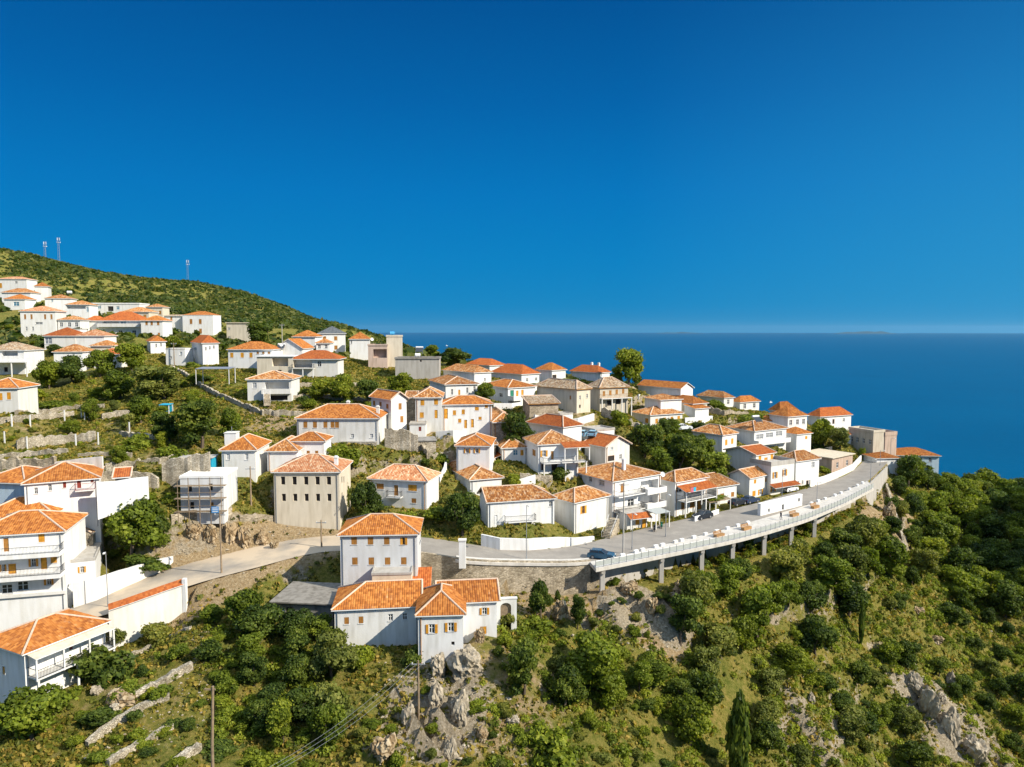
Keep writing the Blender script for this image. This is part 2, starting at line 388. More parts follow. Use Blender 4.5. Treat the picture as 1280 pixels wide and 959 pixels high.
def facade(v, f, mi, F, L, z0, z1, holes):
    us = sorted({0, L, *[q for h in holes for q in h[:2]]}); zs = sorted({z0, z1, *[q for h in holes for q in h[2:4]]})
    for i in range(len(us)-1):
        for j in range(len(zs)-1):
            cu, cz = (us[i]+us[i+1])/2, (zs[j]+zs[j+1])/2
            if any(h[0] < cu < h[1] and h[2] < cz < h[3] for h in holes): continue
            b = len(v); v += [pt(F, us[i], 0, zs[j]), pt(F, us[i+1], 0, zs[j]), pt(F, us[i+1], 0, zs[j+1]), pt(F, us[i], 0, zs[j+1])]
            f.append((b, b+1, b+2, b+3)); mi.append(0)
    for (a, b_, c, d, k) in holes:
        dp = -1.7 if k == 'p' else -.3
        q = [(a, c), (b_, c), (b_, d), (a, d)]
        for i in range(4):
            (p, r), (s, t) = q[i], q[(i+1) % 4]; n = len(v)
            v += [pt(F, p, 0, r), pt(F, s, 0, t), pt(F, s, dp, t), pt(F, p, dp, r)]; f.append((n, n+1, n+2, n+3)); mi.append(0)
        n = len(v); v += [pt(F, x, dp, z) for (x, z) in q]; f.append((n, n+1, n+2, n+3)); mi.append(0 if k == 'p' else 1)
def H(label, ref, Y, xl, xr, ye, yb, th, D, roof='hip', wall='white', rt='t_mot', wins=(), rh=None, oh=.4, cat='house', name='house',
      root=None, edge=None, group=None, pad=True, found=3.0, par=.5, chim=(), auto=None, caps=None):
    t = R(th); u = (math.cos(t), math.sin(t)); bk = (-math.sin(t), math.cos(t))
    px0 = xl if ref == 'l' else xr
    E = at(px0, ye, Y); zb = at(px0, yb, Y).z
    if ref == 'l': W = along(E, u, xr); FL = E.copy()
    else: W = -along(E, u, xl); FL = E-Vector((*u, 0))*W
    W = abs(W)
    FR = FL+Vector((*u, 0))*W
    if D > 40:          # photo column of the rear corner on the side in view
        xs = D; D = along(FR if xs > xr else FL, bk, xs)
        if not 3.5 < D < 16: print('DEPTH?', label, round(D, 1)); D = min(16, max(4, abs(D) if D > 0 else 9))
    Hh = FL.z-zb
    B = Block(); B.W, B.D, B.H, B.th = W, D, Hh, t; B.wm = M[wall]
    base = Vector((FL.x, FL.y, zb)); Mw = Matrix.Translation(base) @ Matrix.Rotation(t, 4, 'Z')
    B.Mw = Mw
    if root is None:
        ctr = Mw @ Vector((W/2, D/2, 0)); root = empty(name, ctr, t); tag(root, label, cat, group); root['_y'] = Y
        del root['_y']
        B.M = Matrix.Translation(Vector((-W/2, -D/2, 0)))
    else: B.M = (Matrix.Translation(root.location) @ Matrix.Rotation(root.rotation_euler.z, 4, 'Z')).inverted() @ Mw
    B.root = root
    B.F = {'f': ((0, 0), (1, 0), (0, -1)), 'r': ((W, 0), (0, 1), (1, 0)), 'l': ((0, D), (0, -1), (-1, 0)), 'b': ((W, D), (-1, 0), (0, 1))}
    B.Wd = {'f': (FL, u), 'r': (FR, bk), 'l': (FL+Vector((*bk, 0))*D, (-bk[0], -bk[1]))}
    if pad: PADS.append((base.x, base.y, t, W, D, zb)); BASES.append((FL.x, FL.y, zb)); BASES.append((FR.x, FR.y, zb))
    holes = {'f': [], 'r': [], 'l': [], 'b': []}
    ws = list(wins)
    for (fac, px, py, wp, hp, k) in ws:
        O, dv = B.Wd[fac]; Lf = W if fac == 'f' else D
        a, c = along(O, dv, px-wp/2), along(O, dv, px+wp/2); a, c = min(a, c), max(a, c)
        mid = O+Vector((*dv, 0))*((a+c)/2); zc = at(px, py, mid.y).z-zb; hh = hp*mid.y/FPX/2
        a = max(.15, a); c = min(Lf-.15, c)
        z0 = max(.05, zc-hh); z1 = min(Hh-.15, zc+hh)
        if c-a < .25 or z1-z0 < .25: continue
        if any(not (c < h[0]-.05 or a > h[1]+.05 or z1 < h[2]-.05 or z0 > h[3]+.05) for h in holes[fac]): continue
        holes[fac].append((a, c, z0, z1, k))
    if auto:
        for (fac, n, rows, k) in auto:
            Lf = W if fac in 'fb' else D
            for r_ in range(rows):
                for i in range(n):
                    uc = Lf*(i+.5+.1*(random.random()-.5))/n; ww = min(1.05, Lf/n*.42)/2; st = Hh/rows
                    zc = st*r_+st*.52; h2 = min(.72, st*.26)
                    q = (uc-ww, uc+ww, zc-h2, zc+h2, k)
                    if any(not (q[1] < h[0]-.05 or q[0] > h[1]+.05 or q[3] < h[2]-.05 or q[2] > h[3]+.05) for h in holes[fac]): continue
                    holes[fac].append(q)
    v, f, mi = [], [], []
    for fac in 'frlb':
        facade(v, f, mi, B.F[fac], W if fac in 'fb' else D, -found, Hh, holes[fac])
    minor = min(W, D)+2*oh
    if rh is None: rh = .215*minor
    k_ = rh/(minor/2) if roof != 'shed' else 0
    if roof in ('gable', 'hipl', 'hipr'):
        g = rh*(D/2)/(D/2+oh); zz = rh*oh/(D/2+oh)
        for x in ((0, W) if roof == 'gable' else ((W,) if roof == 'hipl' else (0,))):
            n = len(v); v += [(x, 0, Hh), (x, D, Hh), (x, D/2, Hh+g+zz-.16)]; f.append((n, n+1, n+2)); mi.append(0)
    if roof == 'gablef':
        g = rh*(W/2)/(W/2+oh); zz = rh*oh/(W/2+oh)
        for y in (0, D):
            n = len(v); v += [(0, y, Hh), (W, y, Hh), (W/2, y, Hh+g+zz-.16)]; f.append((n, n+1, n+2)); mi.append(0)
    if roof == 'shed':
        zt = Hh+rh*(D+oh)/(D+2*oh)-.16
        n = len(v); v += [(0, 0, Hh), (0, D, Hh), (0, D, zt), (W, 0, Hh), (W, D, Hh), (W, D, zt)]
        f += [(n, n+1, n+2), (n+3, n+4, n+5), (n+1, n+4, n+5, n+2)]; mi += [0, 0, 0]
    wo = link('wall', mesh('wall', v, f, [B.wm, M['dark']], mi=mi), root); wo.matrix_local = B.M
    far = Y > 165
    for fac in 'frlb': openings(root, B, fac, holes[fac], far)
    if Y < 152 and roof != 'flat' and W > 4.5:
        for x in ((.35,) if W < 8 else (.35, W-.35)):
            q = MB(); q.tube([(x, -.09, Hh-.1), (x, -.09, -1.5)], .055, 6); q.tube([(x, -oh+.05, Hh-.02), (x, -.09, Hh-.3)], .05, 6)
            dp = q.build('drainpipe', M['grey'] if len(label) % 2 else M['shutb'], root); dp.matrix_local = B.M
    em = M[edge] if edge else M['frame']
    if roof == 'flat':
        m = MB(); o_ = oh
        m.box(-o_, W+o_, -o_, D+o_, Hh-.02, Hh+.16)
        if par:
            for q in ((-o_, W+o_, -o_, -o_+.2), (-o_, W+o_, D+o_-.2, D+o_), (-o_, -o_+.2, -o_+.2, D+o_-.2), (W+o_-.2, W+o_, -o_+.2, D+o_-.2)):
                m.box(*q, Hh+.16, Hh+.16+par)
        ro = m.build('roof', M[rt] if rt in M and not rt.startswith('t_') else M['concrete'], root); ro.matrix_local = B.M
    else:
        ro = make_roof(root, B.M, W, D, Hh, roof, rh, oh, M[rt], em, caps=(Y < 185) if caps is None else caps)
    B.roof = ro
    for (cx, cy, ch) in chim:           # fractions of the plan, height above the ridge
        m = MB(); x, y = W*cx, D*cy
        m.box(x-.3, x+.3, y-.3, y+.3, Hh, Hh+rh+ch); m.box(x-.38, x+.38, y-.38, y+.38, Hh+rh+ch, Hh+rh+ch+.12)
        m.box(x-.22, x+.22, y-.22, y+.22, Hh+rh+ch+.12, Hh+rh+ch+.32)
        m.build('chimney', M['white'], ro)
    return B
def balcony(B, fac, px0, px1, py, depth, rail='iron', post=False, zr=1.0, slab='white', thick=.18):
    """a slab with its railing; py is the photo row of the slab on the wall plane"""
    O, dv = B.Wd[fac]; a, c = along(O, dv, px0), along(O, dv, px1); a, c = min(a, c), max(a, c)
    mid = O+Vector((*dv, 0))*((a+c)/2); z = at((px0+px1)/2, py, mid.y).z-(O.z-B.H)
    T = fmat(B.F[fac]); m = MB(); m.obox(T, a, c, .003, depth, z-thick, z)
    b = m.build('balcony', M[slab], B.root); b.matrix_local = B.M
    r = MB()
    if rail == 'solid':
        r.obox(T, a, c, depth-.12, depth-.002, z, z+.95); r.obox(T, a, a+.12, .003, depth-.12, z, z+.95); r.obox(T, c-.12, c, .003, depth-.12, z, z+.95)
        r.build('parapet', M['white'], b)
    elif rail:
        for zz in (z+.1, z+zr): r.obox(T, a, c, depth-.07, depth-.02, zz-.025, zz+.025)
        n = max(3, int((c-a)/.16))
        for i in range(n+1):
            x = a+(c-a)*i/n; r.obox(T, x-.012, x+.012, depth-.06, depth-.03, z, z+zr)
        for x in (a+.03, c-.03):
            for zz in (z+.1, z+zr): r.obox(T, x-.025, x+.025, .02, depth-.07, zz-.025, zz+.025)
            for i in range(1, int(depth/.2)): r.obox(T, x-.012, x+.012, depth*i/int(depth/.2)-.02, depth*i/int(depth/.2)+.004, z+.1, z+zr)
        r.build('railing', M[rail], b)
    if post:
        for i in range(post):
            x = a+.15+(c-a-.3)*i/max(1, post-1); p = MB(); p.obox(T, x-.11, x+.11, depth-.3, depth-.08, z-post_drop(z), z-thick)
            p.build('post', M['white'], b)
    return z
def post_drop(z): return max(.5, z+1.5)
def slabroof(B, fac, px0, px1, py, depth, mat='t_or', drop=.6, posts=2, postmat='white', zfoot=None):
    """lean-to roof or awning on a facade, py = row of its top edge on the wall"""
    O, dv = B.Wd[fac]; a, c = along(O, dv, px0), along(O, dv, px1); a, c = min(a, c), max(a, c)
    mid = O+Vector((*dv, 0))*((a+c)/2); z = at((px0+px1)/2, py, mid.y).z-(O.z-B.H)
    F = B.F[fac]; v, f, uv, mi = [], [], [], []
    Q = [Vector(pt(F, a, depth, z-drop)), Vector(pt(F, c, depth, z-drop)), Vector(pt(F, c, .01, z)), Vector(pt(F, a, .01, z))]
    U = (Q[1]-Q[0]); Lw = U.length; U.normalize(); V = Q[3]-Q[0]; Ls = V.length; V.normalize(); nr = U.cross(V)
    if nr.z < 0: nr = -nr
    if mat.startswith('t_'): slope(v, f, uv, mi, Q[0], U, V, Lw, Ls, 0, 0, nr)
    else: flatface(v, f, uv, mi, Q, 0)
    d = Vector((0, 0, -.09)); P = [q+d for q in Q]
    flatface(v, f, uv, mi, P[::-1], 1)
    for i in range(4): flatface(v, f, uv, mi, [P[i], P[(i+1) % 4], Q[(i+1) % 4], Q[i]], 1)
    o = link('porch_roof', mesh('porch_roof', v, f, [M[mat], M['frame']], uv, mi), B.root); o.matrix_local = B.M
    T = fmat(F)
    for i in range(posts):
        x = a+.15+(c-a-.3)*i/max(1, posts-1); p = MB(); p.obox(T, x-.09, x+.09, depth-.3, depth-.12, (z-2.8-drop) if zfoot is None else zfoot, z-drop-.02)
        q = p.build('post', M[postmat], o)
    return o
# ------------------------------------------------------------------ the village, house by house (numbers are measured off the photograph)
W_ = lambda fac, k, w, h, *ps: [(fac, x, y, w, h, k) for (x, y) in ps]
# --- the two lowest houses on the crag
low = H('long low white house on the crag with orange tiled roof and projecting square tower', 'l', 91, 418, 524, 762, 812, 7, 7.5, 'hipl', 'worn', 't_or',
        W_('f', 'b', 6, 9, (433, 776), (451, 775)) + W_('f', 'd', 6, 9, (488, 772), (506, 771)), rh=2.1, found=5, chim=())
H('', 'l', 91.9, 549, 621, 754, 797, 7, 6.4, 'gable', 'worn', 't_or', W_('f', 's', 6, 9, (605.5, 764)) + W_('f', 'o', 8, 10, (604, 788)) + W_('f', 'n', 2, 2, (588, 782)), rh=1.75, root=low.root, found=4)
H('', 'l', 87.6, 522.5, 579, 769, 825, 4, 8.2, 'hip', 'worn', 't_or', W_('f', 's', 7.5, 12, (539.5, 786), (563.5, 784)) + W_('f', 'n', 2.4, 5, (548, 803)) + W_('f', 'n', 4, 5, (566, 804.5)), rh=1.95, root=low.root, found=4)
H('', 'l', 97.5, 465, 514, 719, 736, 4, 3, 'flat', 'tan', 'concrete', (), oh=.1, par=.15, root=low.root)
H('', 'l', 98.5, 516, 537, 737, 750, 4, 3.5, 'shed', 'tan', 't_red', (), rh=1.9, oh=.2, root=low.root, caps=False)
H('two storey grey white house with eight brown shuttered windows below the road', 'l', 100, 425, 521.5, 669, 744, 3.5, 7.6, 'hip', 'greyw', 't_or',
  W_('f', 'b', 7, 9.5, (442.5, 676.3), (463, 676.3), (483.3, 676.3), (443, 701.5), (463.6, 701.5), (484, 701.5), (504.3, 701.3)) + W_('f', 'h', 6, 9.5, (503, 676.5))
  + W_('r', 'd', 1.5, 9, (525, 674)), rh=1.9, found=5)
H('bare rendered three storey house with two rows of dark openings and orange roof', 'l', 118, 342, 424, 590, 652, 1, 9, 'hip', 'tan', 't_pale',
  W_('f', 'n', 5.4, 10.5, (353.4, 601), (367.8, 601), (382.3, 601), (396.6, 601), (410.8, 601)) + W_('f', 'n', 5, 9.5, (354, 622), (368.3, 622), (382.5, 622), (396.8, 622), (411, 622))
  + W_('r', 'n', 1.6, 9, (427, 600), (429.5, 600), (427, 620)), rh=2.1, chim=((.9, .3, -.2),))
b = H('white house with hipped roof and iron balcony standing in shade above the bushes', 'l', 125, 462, 533, 598, 633, -13, 6.5, 'hip', 'white', 't_pale',
  W_('f', 'b', 9, 7, (475, 608)) + W_('f', 'Db', 6, 14, (495, 613)) + W_('f', 'o', 11, 8, (515.5, 610)) + W_('f', 'b', 6, 6, (517, 626)), rh=2.0, chim=())
balcony(b, 'f', 485, 503, 620, 1.0)
# --- the white houses along the inside of the road bend
b = H('low white house with gabled roof and walled front garden at the road bend', 'l', 121.5, 610, 693, 628, 660, 15, 6.5, 'hipr', 'white', 't_mot',
  W_('f', 'd', 3.5, 7, (688, 630)) + W_('f', 'Dw', 4, 13, (620, 650)), rh=1.9)
balcony(b, 'f', 630, 668, 650, 1.1, 'iron')
H('white corner house with blank front wall and single orange shuttered window by the road', 'l', 126, 718, 760.5, 628.5, 668, 40, 690, 'hip', 'white', 't_mot',
  W_('f', 'h', 5, 10, (728, 637.5)), rh=1.7)
b = H('three storey white house with stacked balconies beside the tall utility pole', 'l', 133.5, 766, 826, 602, 664, 35, 713, 'hip', 'white', 't_mot',
  W_('l', 'w', 7, 9, (724, 597), (752, 603)) + W_('l', 'd', 4, 7, (738, 599)) + W_('f', 'Db', 5, 12, (778, 610)) + W_('f', 'p', 22, 12, (812, 606)) + W_('f', 'p', 22, 13, (812, 625)) + W_('f', 'd', 8, 9, (789, 628)), rh=2.0, chim=((.45, .25, 1.0),))
balcony(b, 'f', 767, 800, 617, 1.5); balcony(b, 'f', 802, 826, 614, 1.7, 'solid'); balcony(b, 'f', 802, 826, 632, 1.7, 'solid'); balcony(b, 'f', 767, 800, 636, 1.5)
b = H('small white roadside kiosk with tiled awning and orange door', 'l', 130, 784, 809, 644, 665, 22, 4, 'flat', 'white', 'concrete',
  W_('f', 'o', 5, 11, (797, 651)) + W_('f', 'D', 6, 14, (805.5, 654)) + W_('f', 'g', 4, 9, (789, 652)), oh=.05, par=0, cat='shop')
slabroof(b, 'f', 783, 810, 641, 1.6, 't_red', .7, 2, zfoot=0)
b = H('white house with pyramid roof and long first floor balcony under a red lean-to', 'l', 141, 844, 884, 603, 646, 35, 823, 'hip', 'white', 't_mot',
  W_('f', 'd', 8, 7, (849, 612)) + W_('f', 'p', 22, 12, (866, 613)) + W_('f', 'b', 6, 10, (855, 632), (866, 630)) + W_('f', 'Db', 6, 12, (875, 631)), rh=1.7)
slabroof(b, 'f', 846, 885, 604, 2.6, 't_red', .9, 3, zfoot=2.2); balcony(b, 'f', 846, 885, 621, 2.4, 'iron', post=4)
b = H('low stuccoed roadside taverna with orange tiles behind a leafy pergola', 'l', 149, 895, 921, 609, 631, 30, 6, 'shed', 'worn', 't_mot',
  W_('f', 'b', 4, 6, (916, 618)) + W_('f', 'Db', 5, 9, (903, 621)), rh=1.3, cat='house')
b = H('white gabled house with four small orange windows beside parked dark cars', 'l', 155, 937, 963, 598, 624, 38, 912, 'gable', 'white', 't_mot',
  W_('f', 'o', 3, 5, (944, 602), (958, 600)) + W_('f', 'o', 4, 7, (943, 617)) + W_('f', 's', 3, 7, (951, 615)), rh=1.5)
b = H('white terrace house with red tiled awning over its ground floor', 'l', 158, 964, 993, 583, 619, 30, 6, 'flat', 'white', 'concrete',
  W_('f', 's', 3, 8, (969, 594), (981, 591)) + W_('f', 's', 3.5, 8, (967, 611)) + W_('f', 'Db', 4, 9, (981, 608)), par=.8, oh=.05)
slabroof(b, 'f', 962, 995, 603, 1.7, 't_red', .6, 0)
H('small white house with bright red orange roof in the shade of the grove', 'l', 163, 945, 968, 569, 590, 33, 907, 'gable', 'white', 't_red',
  W_('f', 'o', 3.5, 7, (950, 573), (965, 571)) + W_('f', 'D', 4.5, 9, (957.5, 576)), rh=1.3)
H('tall white house with orange hip roof right above the white roadside wall', 'l', 168, 995, 1024, 577, 609, 30, 973, 'hip', 'white', 't_mot',
  W_('f', 'w', 4, 7, (1016.5, 581)) + W_('f', 'd', 2.2, 5, (998.5, 604), (1004, 603)) + W_('f', 'Dk', 3, 7, (1010, 604)), rh=1.9)
b = H('long white building with glazed upper floor and solar panel on its orange roof', 'l', 181, 943, 983, 539, 561, 30, 909, 'hip', 'white', 't_mot',
  W_('f', 'w', 9, 6, (950, 546), (962, 544)) + W_('f', 'w', 8, 6, (974, 542)), rh=1.8)
balcony(b, 'f', 943, 983, 553, 1.5, 'solid')
H('big house with blank blue shaded side wall and two orange windows above the grove', 'l', 172, 903, 921, 544, 570, 38, 866, 'hip', 'white', 't_mot',
  W_('f', 'o', 3, 7, (908, 553), (915.5, 551.5)), rh=1.8, found=6)
H('white house with four orange shuttered windows in a row above the grove', 'l', 183, 813, 853, 519, 538, 26, 791, 'hip', 'white', 't_mot',
  W_('f', 'o', 3.4, 6, (821, 526.5), (831, 525), (840, 524), (848.5, 523)) + W_('l', 'o', 4, 6, (808.5, 526)), rh=1.7)
H('rambling cream house with three joined orange roofs below the sea skyline', 'l', 193, 866, 884, 505, 528, 33, 802, 'hip', 'cream', 't_or', (), rh=1.8, auto=[('f', 3, 1, 'o')])
H('low white cottage with long orange gable roof against the sea', 'l', 200, 851, 866, 486, 497, 38, 798, 'gablef', 'white', 't_or', (), rh=1.6)
H('white house with pale orange hip roof touching the sea line beside a hedge', 'l', 214, 905, 917, 497.5, 509, 35, 872, 'hip', 'white', 't_mot', (), rh=1.7, auto=[('f', 1, 1, 'd')])
H('white house with orange hip roof farthest out on the ridge before the boat', 'l', 216, 925, 949, 503, 514, 28, 914, 'hip', 'white', 't_or', (), rh=1.7, auto=[('f', 2, 1, 'd')])
H('white house with tall orange pyramid roof in front of another at the ridge end', 'l', 192, 985, 1009, 521, 537, 28, 962, 'hip', 'white', 't_or', (), rh=2.3, auto=[('f', 3, 1, 'd')])
H('white house whose orange roof peaks behind the tall pyramid roof', 'l', 203, 975, 996, 514, 530, 28, 962, 'hip', 'white', 't_or', (), rh=2.4)
H('white house with deep red hip roof alone against the sea', 'l', 208, 1025, 1064, 521, 534, 24, 1010, 'hip', 'white', 't_red',
  W_('f', 'Dk', 2.5, 6, (1042, 527)) + W_('f', 'd', 2.5, 4, (1055, 525), (1032, 526)), rh=2.3)
H('white bungalow with flat pitched orange roof beside the leafy garden trees', 'l', 186, 996, 1014, 543, 557, 28, 975, 'hip', 'white', 't_or', W_('f', 'o', 3, 4, (1008, 547)), rh=1.5)
H('small shed with red tiles tucked behind the beige hotel block', 'l', 203, 1049, 1064, 544, 556, 15, 5, 'hip', 'white', 't_red', (), rh=1.4, cat='shed', name='shed')
b = H('bare beige flat roofed block with pinkish end wall at the head of the road', 'l', 199, 1092, 1106, 541, 566, 24, 1061, 'flat', 'beige', 'beige', (), oh=.1, par=.5, auto=[('l', 4, 1, 'd')], cat='building', name='building')
H('pale blue house with low orange roof at the very end of the road', 'l', 204, 1122, 1174, 569, 592, -6, 9, 'hip', 'blue', 't_or', W_('f', 'd', 4, 6, (1151, 575), (1163, 575)) + W_('f', 'g', 6, 6, (1134, 574)), rh=1.6, oh=.5)
b = H('', 'l', 200.6, 1106.6, 1121, 545, 566, 24, 7, 'flat', 'pink', 'pink', (), oh=.1, par=.9, root=b.root)
H('', 'l', 192, 1096, 1124, 573, 598, 6, 6, 'hip', 'white', 't_or', (), rh=1.2, root=b.root, pad=False)
b = H('low flat roofed roadside restaurant with pinkish end wall', 'l', 179, 1040, 1066, 573, 594, 38, 9, 'flat', 'pink', 'cream', (), oh=.5, par=0, auto=[('f', 2, 1, 'd')], cat='building', name='building')
# --- middle of the village
H('small white cottage with two open orange shutters beside the vine terrace', 'l', 137, 570.5, 612, 557, 581, -4, 558, 'hip', 'white', 't_or', W_('f', 's', 4, 6, (584, 563.5), (596, 563.5)), rh=1.6)
H('low white L shaped house with two mottled hips beside the overgrown stair', 'l', 130, 588, 627, 600, 613, 22, 556, 'hip', 'white', 't_mot', (), rh=1.6)
b = H('white house with orange roof and blue window behind the low stone yard', 'l', 145, 628, 657, 560, 577, 12, 613, 'hip', 'white', 't_mot', W_('f', 'g', 6, 7, (644.5, 566)) + W_('f', 'o', 4, 7, (652.5, 566)), rh=1.6)
slabroof(b, 'l', 612, 627, 562, 1.6, 't_red', .6, 2)
b = H('tall white house with open orange shutters and brown tiled porch on posts', 'l', 139, 673, 723, 556, 592, 17, 656, 'hip', 'white', 't_mot',
  W_('l', 'b', 4, 8, (667.5, 566)) + W_('f', 's', 4.5, 8, (680, 567)) + W_('f', 'Db', 4, 11, (690.5, 569)) + W_('f', 'Dk', 5, 8, (679, 584)) + W_('f', 'Dk', 7, 9, (693, 584)), rh=2.1)
slabroof(b, 'f', 700, 732, 552, 2.5, 't_red', .8, 3, zfoot=2.6); balcony(b, 'f', 676, 730, 576, 1.8, 'iron', post=3)
H('small stone house with hipped orange roof and stone front among bushes', 'l', 150, 617, 646, 528, 547, 10, 604, 'hip', 'stonep', 't_mot', W_('f', 'o', 3, 4, (629, 536)), rh=1.7)
H('house with large plain orange roof and stone side wall beside the blue van', 'l', 152, 704, 727, 534, 551, 42, 660, 'hip', 'white', 't_red', (), rh=1.9)
b = H('white house with gabled street front and long orange roof above the bend', 'l', 151, 757, 787, 559, 584, 36, 731, 'gablef', 'white', 't_red',
  W_('f', 'g', 3, 5, (765, 560)) + W_('f', 'd', 4, 5, (778, 556)) + W_('f', 'Dk', 8, 7, (764, 573)) + W_('f', 'd', 3, 6, (776, 571)), rh=2.0)
H('low grey outbuilding with flat roof between the gabled house and the stone lane', 'r', 161, 744, 768, 537, 551, 30, 5, 'flat', 'white', 'concrete', (), oh=.1, par=.3, cat='outbuilding', name='outbuilding')
H('old grey stone house with weathered brown tiles and two slit windows', 'l', 170, 721, 738, 487, 516, 40, 671, 'hip', 'cream', 't_brown', W_('f', 'd', 2, 5, (725, 497), (734, 495)) + W_('f', 'n', 2, 4, (725, 508)) + W_('l', 'b', 2, 5, (713, 497)), rh=1.9, edge='shutb')
H('derelict shed with sagging brown tiles before the old stone house', 'l', 162, 662, 698, 505, 517, 14, 6, 'shed', 'stone', 't_brown', (), rh=1.2, cat='shed', name='shed', edge='shutb')
b = H('old manor with shaggy brown roof and glazed gallery over a white arcade', 'l', 182, 750, 785, 485, 517, 24, 735, 'hip', 'beige', 't_brown',
  W_('f', 'b', 3, 6, (755, 492), (763, 491), (771, 490), (779, 489)) + W_('f', 'n', 6, 7, (762, 504), (773, 502)), rh=2.4, edge='shutb')
balcony(b, 'f', 749, 787, 497, 1.4, 'shutb', post=4)
H('low house with clean orange roof and two white chimneys on the sea skyline', 'l', 216, 748, 762, 466, 478, 42, 713, 'hip', 'white', 't_red', (), rh=2.0, chim=((.8, .3, .5), (.8, .55, .5)))
b = H('white house with green door and orange doors opening onto a white terrace', 'l', 175, 635, 669, 485, 508, 34, 604, 'hip', 'white', 't_or',
  W_('f', 'De', 5, 9, (640, 492)) + W_('f', 'D', 3.5, 8, (646.5, 492), (653, 491)) + W_('l', 'd', 4, 5, (626, 494)), rh=1.6)
balcony(b, 'f', 635, 652, 499, 2.5, 'solid')
H('house with large red orange roof over a shaded long wall below the skyline', 'l', 200, 652, 674, 468, 480, 40, 614, 'hip', 'white', 't_red', W_('f', 'd', 3, 4, (659, 475), (670, 474)), rh=2.5)
H('white house with pale orange hip roof stepping down towards the sea', 'l', 206, 690, 707, 463, 482, 40, 670, 'hip', 'white', 't_or', W_('f', 'Dk', 5, 5, (693, 471)), rh=2.0)
H('white house with orange roof and lone small window beside the skyline shrub', 'l', 189, 593, 614, 466, 483, 36, 553, 'hip', 'white', 't_mot', W_('f', 'd', 2.2, 4, (606, 474.5)), rh=1.8)
H('house showing only a broad red roof at the sea skyline behind the cypress', 'l', 222, 612, 632, 457, 466, 38, 583, 'hip', 'white', 't_red', (), rh=1.9)
H('white farmhouse with orange hip roof, orange door and shaded side wall', 'l', 170, 557, 597, 481, 500, 20, 518, 'hip', 'white', 't_mot',
  W_('f', 'd', 2.6, 7, (565, 490), (584, 488)) + W_('f', 'D', 3, 10, (574, 492)) + W_('f', 'd', 2.6, 6, (593, 486)), rh=1.6)
H('tall narrow white house with gable roof and two windows in its shaded end', 'l', 146, 489, 508, 500, 530, 40, 464, 'gablef', 'white', 't_or',
  W_('f', 'b', 4, 8, (500, 508)) + W_('f', 'b', 4, 8, (502, 524)) + W_('l', 'b', 3, 6, (467.5, 504), (475.5, 505.5), (484, 508)), rh=1.5)
b = H('white house with stone side and three orange shutters joined to the gabled house', 'l', 148, 519, 552, 497, 527, 4, 509, 'hip', 'worn', 't_mot',
  W_('f', 'o', 5, 7, (528, 503.5), (545, 502.5), (527, 519)) + W_('f', 'D', 4.5, 11, (545, 517.5)), rh=1.7, pad=True)
H('long white house with six orange doors and windows on two floors', 'l', 151, 553, 615, 506, 540, 8, 7, 'hip', 'white', 't_or',
  W_('f', 'D', 5, 13, (557.5, 517)) + W_('f', 'o', 4, 6, (568, 516), (579, 515)) + W_('f', 'o', 5, 4.5, (596, 511)) + W_('f', 'o', 4, 4, (608, 508)) + W_('f', 'o', 4, 5, (574.5, 526)) + W_('f', 'D', 4, 11, (582, 530), (590.5, 529)) + W_('f', 'o', 4, 4, (600, 523)), rh=1.5)
H('large pale house with long two tone orange roof and row of brown shutters', 'l', 138, 371, 473, 523, 555, 0, 9.5, 'hip', 'worn', 't_or',
  W_('f', 'b', 5, 8, (381.5, 531), (393.5, 531), (406.5, 531), (415.5, 531), (421, 531)) + W_('f', 'w', 4, 5, (440, 545), (464, 545)), rh=2.2, chim=((.55, .6, .4), (.95, .4, -.4)))
H('small white annex with orange roof and two small shutters in front of the long house', 'l', 129, 363, 405, 551.5, 576, 0, 5, 'hip', 'white', 't_or', W_('f', 'b', 4, 5, (385, 566), (395.5, 566)) + W_('f', 'D', 4, 10, (372, 570)), rh=1.3)
H('white cottage with twin tilted orange roofs half hidden by a flowering shrub', 'l', 126, 334, 371, 564, 582, 2, 325, 'hip', 'white', 't_mot', (), rh=1.7)
H('plain white house with square white roof tank and blank front above the rock wall', 'l', 123, 277, 319, 563, 597, 4, 259, 'hip', 'white', 't_or', W_('f', 'w', 4, 8, (285, 571), (308, 571)), rh=1.9, chim=())
b = H('unfinished white block wrapped in wooden scaffolding above the rock cutting', 'l', 112, 225, 279, 598, 640, 4, 7, 'flat', 'greyw', 'white', W_('f', 'n', 5, 9, (237, 610.5), (263, 609)) + W_('f', 'n', 5, 9, (239, 632)) + W_('f', 'Db', 5, 9, (264, 632)), oh=.1, par=.2, found=2)
SCAFF = b
